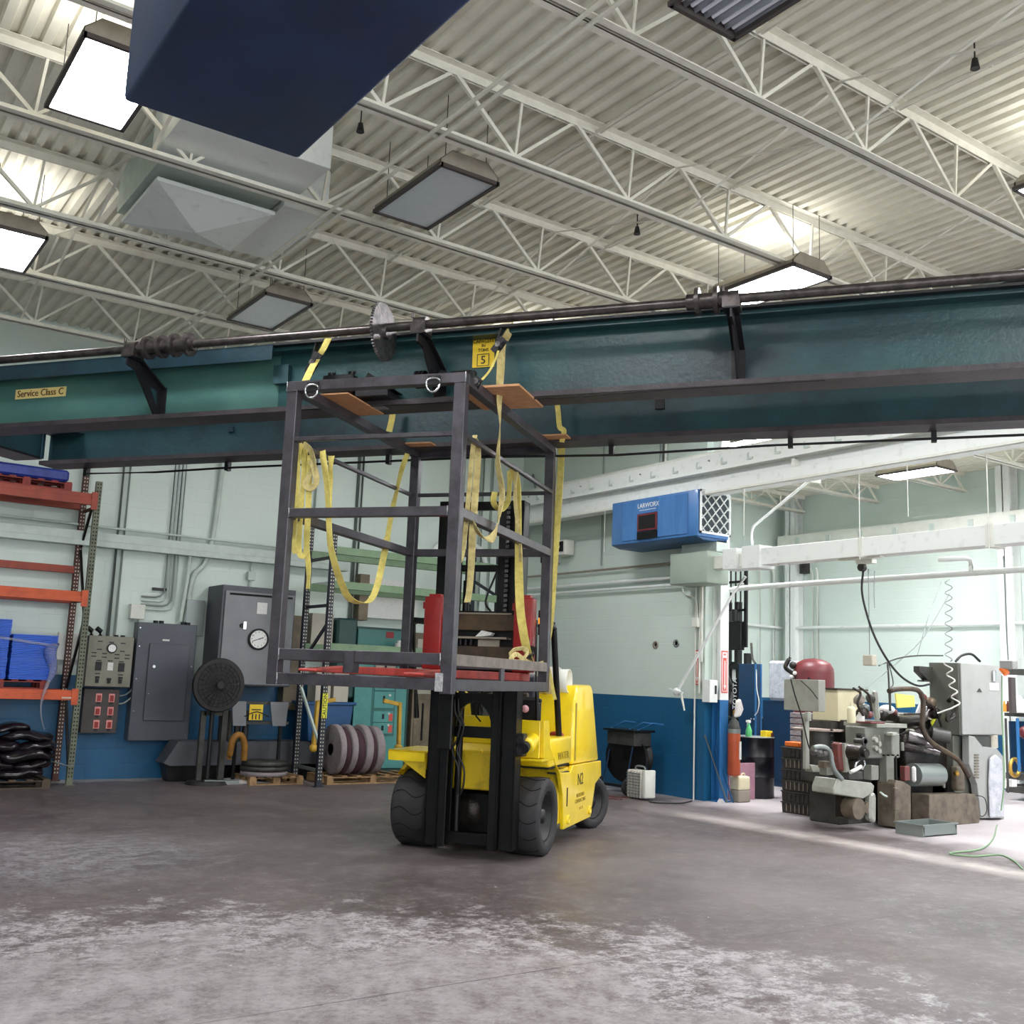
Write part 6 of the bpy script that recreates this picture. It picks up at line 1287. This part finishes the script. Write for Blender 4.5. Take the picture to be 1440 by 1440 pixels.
yt([(1196, 1086), (1204, 1082), (1211, 1078)], 7.85, .022, 'label_white', 'handle_lever', k=4)
yb(1193, 1068, 1212, 1080, 8.0, .2, 'machine_oily', 'valve_body', bev=.02)
# wheel head with red guard
yp([(1168, 1045), (1180, 1044), (1184, 1062), (1190, 1078), (1188, 1086), (1176, 1084), (1170, 1068)], 8.12, .3, 'red_guard', 'wheel_guard', bev=.015)
yp([(1180, 1045), (1188, 1046), (1190, 1070), (1196, 1086), (1186, 1087), (1182, 1066)], 8.08, .34, 'machine_light', 'guard_edge')
yt([(1143, 1052), (1152, 1050), (1162, 1052), (1168, 1060), (1170, 1072), (1174, 1084), (1184, 1096)], 8.0, .028, 'conduit_grey', 'armoured_hose')
yt([(1146, 1060), (1155, 1062), (1165, 1056), (1170, 1066)], 8.02, .022, 'machine_dark', 'armoured_hose')
for k in range(3): p = atY(1146+k*7, 1056+k*1.5, 8.02); MB().sphere((p.x, 8.03, p.z), .05, 7).build('fitting', 'gear_steel', t)
yb(1150, 1071, 1170, 1080, 8.05, .3, 'machine_base', 'slide_block'); yb(1152, 1079, 1172, 1090, 8.05, .4, 'machine_grey', 'slide_foot')
yb(1172, 1086, 1214, 1096, 8.05, .6, 'machine_dark', 'slideway'); yb(1214, 1077, 1236, 1097, 8.02, .5, 'machine_grey', 'way_cover')
yp([(1141, 1110), (1148, 1096), (1224, 1101), (1230, 1105), (1228, 1114), (1206, 1124), (1141, 1118)], 8.0, .32, 'machine_light', 'splash_tray', bev=.01)
yb(1172, 1118, 1216, 1152, 8.15, .5, 'machine_oily', 'feed_motor', bev=.03, seg=2); p = atY(1196, 1136, 8.1); MB().cyl((p.x, 8.15, p.z), (p.x, 7.98, p.z), .12, n=20).cyl((p.x+.2, 8.1, p.z), (p.x+.2, 8.0, p.z), .07, n=16).build('motor_flange', 'machine_base', t)
yp([(1217, 1118), (1230, 1114), (1233, 1122), (1232, 1158), (1216, 1154), (1214, 1140)], 7.98, .18, 'machine_light', 'side_casting', bev=.02)
yb(1176, 1152, 1212, 1158, 8.1, .4, 'machine_dark', 'skid')
# post and pendant
yb(1128, 1003, 1139, 1082, 8.35, .12, 'machine_light', 'pendant_post', bev=.008); yp([(1128, 1076), (1134, 1086), (1160, 1086), (1160, 1078), (1139, 1076)], 8.35, .12, 'machine_light', 'post_foot')
yb(1131, 1001, 1141, 1014, 8.3, .14, 'machine_light', 'post_collar')
c0 = atY(1151, 956, 8.3); c1 = atY(1151, 1001, 8.3); c2 = atX(1102, 956, c0.x)
MB().box(c0.x, c0.x+.13, 8.3, c2.y, c1.z, c0.z).build('pendant_box', 'machine_light', t, .006)
yt([(1112, 955), (1118, 978), (1128, 1010), (1136, 1045), (1142, 1060)], 8.2, .008, 'hose_black', 'pendant_cable'); yt([(1126, 957), (1140, 970), (1150, 983)], 8.2, .006, 'hose_black', 'pendant_cable')
# right half: oily interior, wheel, hoses
yb(1262, 1030, 1352, 1118, 8.35, .8, 'machine_oily', 'wheel_housing', bev=.03)
p = atY(1300, 1062, 8.2); MB().lathe([(.06, 0), (.34, 0), (.36, .03), (.36, .12), (.06, .14)], (p.x, 8.22, p.z), (0, 1, 0), 36).build('grinding_disc', 'machine_oily', t)
yb(1265, 1078, 1280, 1098, 8.0, .2, 'red_guard', 'red_switch_box'); yb(1280, 1078, 1290, 1100, 8.02, .3, 'dust_white', 'motor_end', bev=.02)
a = atY(1288, 1090, 8.1); b = atY(1324, 1090, 8.1); MB().cyl((a.x, 8.15, a.z), (b.x, 8.15, b.z), .14, n=26).build('motor', 'conduit_grey', t); yb(1324, 1080, 1330, 1108, 8.1, .2, 'machine_grey', 'motor_bracket')
yb(1335, 1078, 1358, 1112, 8.1, .3, 'machine_base', 'pump', bev=.03, seg=2); p = atY(1348, 1088, 8.05); MB().sphere((p.x, 8.08, p.z), .035, 7).build('brass_plug', 'brass', t)
yb(1272, 1025, 1288, 1045, 8.2, .3, 'machine_light', 'arm_casting', bev=.02)
for q, r, m in (((1287, 1038), .09, 'gear_steel'), ((1296, 1046), .05, 'gear_steel'), ((1320, 1034), .10, 'machine_dark'), ((1282, 1052), .06, 'machine_oily'), ((1306, 1056), .05, 'gear_steel')):
    p = atY(q[0], q[1], 8.2); MB().cyl((p.x-.1, 8.25, p.z+.02), (p.x+.08, 8.1, p.z-.02), r, r*.8, n=18).build('spindle', m, t)
yt([(1250, 972), (1262, 969), (1285, 969), (1294, 974), (1298, 985), (1298, 1005), (1297, 1022), (1303, 1036), (1315, 1048), (1335, 1060), (1350, 1072), (1362, 1092)], 8.0, .032, 'carriage_brown', 'thick_hose', n=10)
yb(1249, 966, 1254, 1000, 8.25, .06, 'machine_dark', 'hose_standpipe')
yt([(1258, 1010), (1275, 1012), (1300, 1010)], 8.2, .05, 'machine_oily', 'coolant_pipe')
yb(1240, 1002, 1300, 1018, 8.4, .4, 'machine_oily', 'upper_slide', bev=.02)
for k, (q, m, r) in enumerate((((1212, 985), 'shroud_brown', .07), ((1220, 995), 'conduit_grey', .06), ((1216, 1004), 'machine_oily', .08), ((1228, 982), 'machine_dark', .06), ((1226, 1006), 'red_guard', .05), ((1302, 980), 'red_guard', .05), ((1312, 990), 'carriage_brown', .08), ((1304, 996), 'chrome', .045), ((1318, 1004), 'machine_oily', .08), ((1246, 1006), 'machine_oily', .07), ((1262, 1002), 'red_guard', .04))):
    p = atY(q[0], q[1], 8.3); MB().lathe([(.001, -r), (r*.7, -r), (r, -r*.5), (r*.8, r*.4), (r*.4, r), (.001, r)], (p.x, 8.35, p.z), (.3, 1, .5 if k % 2 else -.4), 14).build('fitting', m, t)
for P in ([(1200, 968), (1210, 975), (1206, 990), (1214, 1006)], [(1208, 966), (1222, 978), (1226, 1000)], [(1300, 985), (1316, 1000), (1324, 1022)], [(1290, 1028), (1310, 1030), (1318, 1044)], [(1266, 1034), (1276, 1030), (1290, 1036)]): yt(P, 8.25, .016, 'machine_oily', 'oil_hose')
yp([(1224, 970), (1232, 972), (1240, 1010), (1232, 1016), (1226, 1000)], 8.3, .12, 'machine_light', 'casting_arm', bev=.03)
# control cabinet
cb = thing('control_cabinet', 'tall light grey control cabinet mounted high at the right end of the machine', 'control cabinet', (13.4, 8.3, 1.1))
MB().box(12.95, 13.95, 8.12, 8.55, 1.10, 2.04).build('cabinet_side', 'cab_side', cb, .004)
MB().box(12.97, 13.95, 8.09, 8.12, 1.11, 2.04).build('cabinet_door', 'cab_light', cb, .006)
q = atY(1398, 948, 8.08); MB().box(q.x-.05, q.x+.03, 8.05, 8.09, q.z-.10, q.z+.05).build('door_handle', 'chrome', cb, .01); q0 = atY(1392, 960, 8.08); MB().box(q0.x, q0.x+.22, 8.083, 8.09, q0.z-.1, q0.z).build('notice', 'label_white', cb)
q = atY(1378, 971, 8.08); MB().prism([(q.x-.06, q.z-.02), (q.x, q.z+.03), (q.x+.06, q.z-.02)], 'y', 8.083, 8.09).build('maker_badge', 'machine_dark', cb)
for z in (1.95, 1.2): MB().box(13.94, 13.96, 8.10, 8.14, z-.05, z+.05).build('hinge', 'machine_dark', cb)
yb(1308, 945, 1324, 1016, 8.5, .1, 'machine_dark', 'dark_side_box', cb); yp([(1284, 936), (1312, 938), (1312, 958), (1304, 958), (1284, 944)], 8.5, .10, 'machine_dark', 'dark_bracket', cb); yb(1290, 956, 1310, 959, 8.5, .1, 'machine_dark', 'dark_rod', cb, 0)
yt([(1334, 986), (1340, 978), (1345, 990), (1342, 1008), (1332, 1012), (1336, 996)], 8.1, .03, 'machine_oily', 'coiled_cable', cb)
yt([(1344, 930), (1352, 922), (1366, 920), (1378, 930)], 8.3, .018, 'hose_black', 'top_cable', cb)
# pedestal under cabinet
pd = thing('machine_pedestal', 'light grey louvred pedestal under the control cabinet, draped with plastic at its right', 'pedestal', (13.6, 8.3, 0))
yp([(1352, 1034), (1362, 1036), (1376, 1050), (1400, 1052), (1411, 1064), (1412, 1151), (1372, 1151), (1366, 1104), (1352, 1075)], 8.1, .10, 'cab_light', 'pedestal_body', pd)
for k in range(9): yb(1369, 1061+k*4, 1377, 1062.4+k*4, 8.085, .02, 'tan_panel', 'louvre', pd, 0)
yp([(1390, 1066), (1400, 1061), (1410, 1068), (1413, 1150), (1390, 1151), (1388, 1100)], 8.04, .05, 'plastic_bag', 'plastic_drape', pd, .02)
yb(1380, 1034, 1404, 1052, 8.25, .2, 'beige', 'cardboard_packer', pd)
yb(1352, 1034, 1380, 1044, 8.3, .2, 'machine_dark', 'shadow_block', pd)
yt([(1370, 1118), (1384, 1122), (1388, 1138), (1382, 1148), (1372, 1142)], 8.0, .007, 'machine_dark', 'cable_loop', pd)

# items on and around the machine
def single(mb, name, m, label, cat, group=None, bevel=0): return tag(mb.build(name, m, bevel=bevel), label, cat, group)
a = atY(1178, 970, 8.7); b = atY(1213, 1015, 8.7)
single(MB().box(a.x, b.x, 8.7, 9.1, b.z, a.z), 'white_cabinet', 'jug_yellow', 'off-white metal box standing behind the left end of the machine', 'box', bevel=.006)
single(MB().box(a.x-.03, b.x+.1, 8.68, 9.12, a.z, a.z+.02), 'box_lid', 'carriage_brown', 'rusty lid on the off-white box behind the machine', 'lid')
single(MB().box(a.x-.1, b.x, 8.72, 9.1, .4, b.z-.004), 'parts_bench', 'machine_dark', 'dark bench carrying the off-white box behind the machine', 'bench')
p = atY(1168, 1026, 8.6); single(MB().cyl((p.x, 8.8, p.z-.02), (p.x, 8.8, p.z), .32, n=32), 'plywood_disc', 'plywood', 'round plywood disc on the left end of the machine', 'disc')
single(MB().cyl((p.x, 8.8, .5), (p.x, 8.8, p.z-.02), .2, n=20), 'disc_stand', 'machine_dark', 'dark round pedestal under the plywood disc', 'stand')
p = atY(1207, 1018, 8.2)
tb = thing('squeeze_bottle', 'yellowish squeeze bottle standing on the machine head', 'bottle', p)
MB().lathe([(.05, 0), (.052, .01), (.052, .16), (.04, .19), (.02, .20)], (p.x, 8.3, p.z+.006), 'z', 18).build('bottle', 'jug_yellow', tb); MB().cyl((p.x, 8.3, p.z+.2), (p.x, 8.3, p.z+.25), .018, .008).build('nozzle', 'jug_yellow', tb)
p = atY(1220, 1018, 8.2); single(MB().lathe([(.05, 0), (.05, .08), (.03, .11), (.03, .13)], (p.x, 8.3, p.z+.006), 'z', 16), 'glass_jar', 'label_white', 'small clear jar beside the yellowish squeeze bottle', 'jar')
a = atY(1257, 975, 8.45); b = atY(1283, 996, 8.45); single(MB().prism([(a.x, a.z), (b.x, a.z-.02), (b.x+.02, b.z+.02), (a.x+.03, b.z)], 'y', 8.42, 8.44), 'yellow_paper', 'yellow_paper', 'yellow sheet standing on top of the machine', 'paper')
a = atY(1286, 992, 8.45); b = atY(1318, 1010, 8.45); single(MB().prism([(a.x, b.z), (a.x+.12, a.z+.02), (b.x, a.z), (b.x-.12, b.z-.02)], 'y', 8.45, 8.47), 'white_paper', 'paper_white', 'crumpled white paper beside the thick hose', 'paper')
p = atY(1252, 998, 8.35); single(MB().sphere((p.x, 8.4, p.z), .10, 8, .6), 'white_rag', 'paper_white', 'crumpled white rag on top of the machine', 'rag')
p = atY(1316, 1012, 8.4); single(MB().bar((p.x-.1, 8.4, p.z-.06), (p.x+.08, 8.42, p.z+.1), .012, .05), 'yellow_strip', 'caution_yellow', 'bright yellow strip leaning by the cabinet corner', 'strip')
a = atY(1297, 1160, 7.45); b = atY(1351, 1176, 7.5)
tr = thing('drip_tray', 'grey rectangular drip tray on the floor before the machine', 'tray', ((a.x+b.x)/2, 7.6, 0))
x0, x1, y0, y1 = 11.05, 11.72, 7.42, 7.78
MB().prism([(x0+.03, 0), (x1-.03, 0), (x1, .13), (x0, .13)], 'y', y0, y0+.015).prism([(x0+.03, 0), (x1-.03, 0), (x1, .13), (x0, .13)], 'y', y1-.015, y1).box(x0+.03, x1-.03, y0, y1, 0, .012).box(x0, x0+.03, y0, y1, .0, .13).box(x1-.03, x1, y0, y1, .0, .13).build('pan', 'conduit_grey', tr)
MB().box(x0-.015, x1+.015, y0-.015, y0+.01, .12, .135).box(x0-.015, x1+.015, y1-.01, y1+.015, .12, .135).box(x0-.015, x0+.01, y0, y1, .12, .135).box(x1-.01, x1+.015, y0, y1, .12, .135).build('rim', 'conduit_grey', tr)
# crates
for k in range(6):
    z = k*.142
    c = thing('parts_crate', ['bottom', 'second', 'third', 'fourth', 'fifth', 'topmost'][k]+' crate from the floor in the dark stack left of the machine', 'crate', (11.5, 9.4, z), group='dark crates stacked left of the machine')
    MB().prism([(11.30, z), (11.72, z), (11.735, z+.135), (11.285, z+.135)], 'y', 9.20, 9.68).build('crate_body', 'crate_dark', c, .006)
    for j in range(6): MB().box(11.28, 11.292, 9.24+j*.07, 9.25+j*.07, z+.02, z+.12).build('rib', 'machine_dark' if k % 2 else 'shroud_brown', c)
    MB().box(11.275, 11.745, 9.19, 9.69, z+.125, z+.14).build('rim', 'machine_dark', c, .003)
single(MB().box(11.32, 11.5, 9.42, 9.66, .853, .92), 'orange_tray', 'orange_plastic', 'orange plastic tray on top of the dark crates', 'tray', bevel=.012)
single(MB().box(11.52, 11.72, 9.22, 9.5, .853, .91), 'amber_tray', 'amber_plastic', 'amber plastic tray on the crates behind the pendant post', 'tray', bevel=.012)
# drops from the duct
def cordx(label, pix, x, r, m, name='hanging_cord', k=6):
    P = [atX(q[0], q[1], x+(q[2] if len(q) > 2 else 0)) for q in pix]; return tag(MB().tube(catmull(P, k), r, 7).build(name, m), label, 'cable')
cordx('thick black cable drooping from the square duct down to the machine', [(1214, 802), (1212, 830), (1218, 860), (1230, 895), (1248, 928), (1268, 952, .3), (1290, 964, .5), (1308, 962, .7)], 11.0, .014, 'hose_black')
cordx('thin cord carrying the hanging pendant station', [(1221, 800), (1222, 860), (1223, 922)], 11.0, .006, 'conduit_grey')
p = atX(1223, 928, 11.0); single(MB().box(p.x-.05, p.x+.05, p.y-.07, p.y+.07, p.z-.07, p.z+.06), 'pendant_station', 'beige', 'small beige pendant box hanging on a thin cord before the wall', 'pendant', bevel=.01)
cordx('short thin pull wire hanging beside the thick black cable', [(1230, 803), (1229, 830), (1230, 855)], 11.0, .005, 'conduit_grey')
pts = []; a = atX(1334, 815, 11.0); b = atX(1334, 930, 11.0)
for i in range(60):
    s = i/59; pts.append(a+(b-a)*s+Vector((.02*math.cos(s*50), .045*math.sin(s*50), 0)))
tag(MB().tube(pts, .006, 6).build('coiled_hose', 'conduit_grey'), 'thin coiled air hose hanging from the duct above the cabinet', 'hose')
pts = []; a = atX(1332, 930, 12.7); b = atX(1345, 990, 12.7)
for i in range(40):
    s = i/39; pts.append(a+(b-a)*s+Vector((-.02*math.cos(s*24), .05*math.sin(s*24), 0)))
tag(MB().tube(pts+[atX(1338, 996, 12.6), atX(1318, 1003, 12.5)], .010, 6).build('coiled_hose', 'cable_white'), 'white coiled hose falling in front of the cabinet side', 'hose')
cordx('dark cord dropping to the orange plug box right of the cabinet', [(1411, 782), (1413, 830), (1415, 880), (1418, 928)], 12.2, .008, 'conduit_grey')
p = atX(1419, 936, 12.2)
pb_ = thing('plug_box', 'grey plug box with an orange connector hanging right of the cabinet', 'plug box', p); MB().box(p.x-.06, p.x+.06, p.y-.08, p.y+.09, p.z-.04, p.z+.06).build('box_body', 'cab_light', pb_, .01); MB().cyl((p.x-.02, p.y+.08, p.z-.03), (p.x-.02, p.y+.02, p.z-.10), .04).build('connector', 'orange_plastic', pb_)
cordx('pale green cord running down the cabinet edge to the floor', [(1409, 950), (1409, 1000), (1411, 1050), (1412, 1100), (1408, 1140)], 13.0, .009, 'cable_green')
P = [atZ(1402, 1160, .01), atZ(1396, 1180, .01), atZ(1378, 1194, .01), (atZ(1335, 1200, .01)), atZ(1370, 1204, .01), atZ(1405, 1202, .01), atZ(1425, 1210, .01), atZ(1438, 1222, .01)]
tag(MB().tube(catmull(P), .008, 6).build('floor_cord', 'cable_green'), 'pale green cord snaking over the floor at the right edge', 'cord')
P = [atZ(1160, 1130, .01), atZ(1168, 1142, .01), atZ(1178, 1150, .01)]; tag(MB().tube(catmull(P), .008, 6).build('floor_cord', 'hose_black'), 'short black cord on the floor below the splash tray', 'cord')
lt = thing('machine_lamp', 'thin jointed lamp arm standing up behind the machine', 'lamp arm', atY(1250, 970, 8.5))
yt([(1251, 1000), (1250, 960), (1248, 932)], 8.5, .012, 'machine_dark', 'upright', lt, k=2); yt([(1236, 936), (1262, 926), (1290, 922), (1326, 922)], 8.5, .010, 'machine_dark', 'arm', lt, k=3)
yt([(1290, 922), (1296, 900), (1308, 860), (1325, 815)], 8.5, .006, 'conduit_grey', 'stay_wire', lt, k=2); yt([(1218, 968), (1270, 925), (1300, 895), (1335, 835)], 8.5, .006, 'conduit_grey', 'stay_wire', lt, k=2)
yt([(1250, 934), (1253, 945), (1256, 962), (1251, 966), (1249, 950)], 8.5, .007, 'machine_dark', 'lamp_cord', lt, k=4)
tr_ = thing('cable_trolley', 'small cable trolley under the square duct where the black cable starts', 'trolley', atX(1215, 795, 11.0))
p = atX(1218, 793, 11.0); MB().box(p.x-.05, p.x+.05, p.y-.12, p.y+.12, p.z, p.z+.05).build('trolley_body', 'cream_paint', tr_, .006); MB().cyl((p.x-.03, p.y+.06, p.z-.04), (p.x+.03, p.y+.06, p.z-.04), .05).build('cord_grip', 'machine_dark', tr_)
MB().box(10.86, 10.95, p.y-.3, p.y+.3, p.z+.05, 3.24).build('trolley_rail', 'cream_paint', tr_)

# bench and shelves at the right edge
bt = thing('tool_bench', 'dark steel workbench with blue legs at the right edge behind the cabinet', 'workbench', (15.6, 9.0, 0))
BY = 9.1
def ye(px0, py0, px1, py1, d, m, nm, par=bt, y=BY, bev=.006): return yb(px0, py0, px1, py1, y, d, m, nm, par, bev)
ye(1412, 1003, 1500, 1010, .7, 'machine_dark', 'bench_top'); ye(1416, 938, 1500, 952, .6, 'machine_dark', 'hood'); ye(1417, 952, 1430, 1003, .1, 'shroud_dark', 'hood_leg')
ye(1428, 1010, 1436, 1085, .08, 'bright_blue', 'leg'); ye(1414, 1010, 1418, 1115, .08, 'machine_dark', 'leg'); ye(1414, 1092, 1500, 1098, .6, 'machine_dark', 'lower_shelf'); ye(1414, 1110, 1500, 1116, .6, 'machine_dark', 'bottom_rail')
ye(1418, 1014, 1500, 1090, .02, 'locker_blue', 'back_panel', y=9.7)
for q, w_, m, l, nm in (((1417, 1003), 3, 'amber_plastic', 'small tan bottle on the workbench at the right edge', 'bottle'), ((1422, 1003), 3, 'ink_brown', 'small brown bottle next to the tan one on the workbench', 'bottle')):
    p = atY(q[0], q[1], BY+.2); single(MB().lathe([(.03, 0), (.03, .10), (.012, .14), (.012, .17)], (p.x, BY+.25, p.z+.02), 'z', 14), nm, m, l, 'bottle')
p = atY(1437, 1003, BY+.2); kt = thing('oil_can', 'white long-spouted can on the workbench, cut by the right edge', 'can', (p.x, BY+.25, p.z+.01))
MB().lathe([(.10, 0), (.11, .02), (.10, .18), (.05, .24), (.04, .27)], (p.x, BY+.25, p.z+.01), 'z', 20).build('can_body', 'label_white', kt); MB().tube([(p.x-.08, BY+.25, p.z+.12), (p.x-.14, BY+.25, p.z+.22), (p.x-.19, BY+.25, p.z+.36)], [.02, .014, .008]).build('spout', 'label_white', kt)
p = atY(1440, 1030, BY); single(MB().sphere((p.x, BY-.02, p.z), .10, 8), 'red_ball', 'tank_red', 'round red object under the workbench at the right edge', 'tank')
p = atY(1424, 1072, BY); single(MB().lathe([(.05, 0), (.05, .12), (.02, .17), (.02, .2)], (p.x, BY+.2, atY(1424, 1092, BY+.2).z+.02), 'z', 14), 'clear_bottle', 'label_white', 'clear bottle on the lower shelf of the workbench', 'bottle')
p = atY(1436, 1082, BY); single(MB().tube([(p.x+.13*math.cos(a), BY+.1, p.z+.02+.13*math.sin(a)) for a in [2*math.pi*i/20 for i in range(20)]], .03, 8, closed=True), 'brass_ring', 'brass', 'greenish brass coil on the lower shelf of the workbench', 'coil')
for q in ((1421, 1104), (1436, 1102)): p = atY(q[0], q[1], BY); single(MB().box(p.x-.08, p.x+.06, BY+.1, BY+.3, p.z-.06, p.z+.05), 'white_carton', 'label_white', ('left' if q[0] < 1430 else 'right')+' of two white cartons at the bottom of the workbench', 'carton', 'white cartons under the workbench', .006)
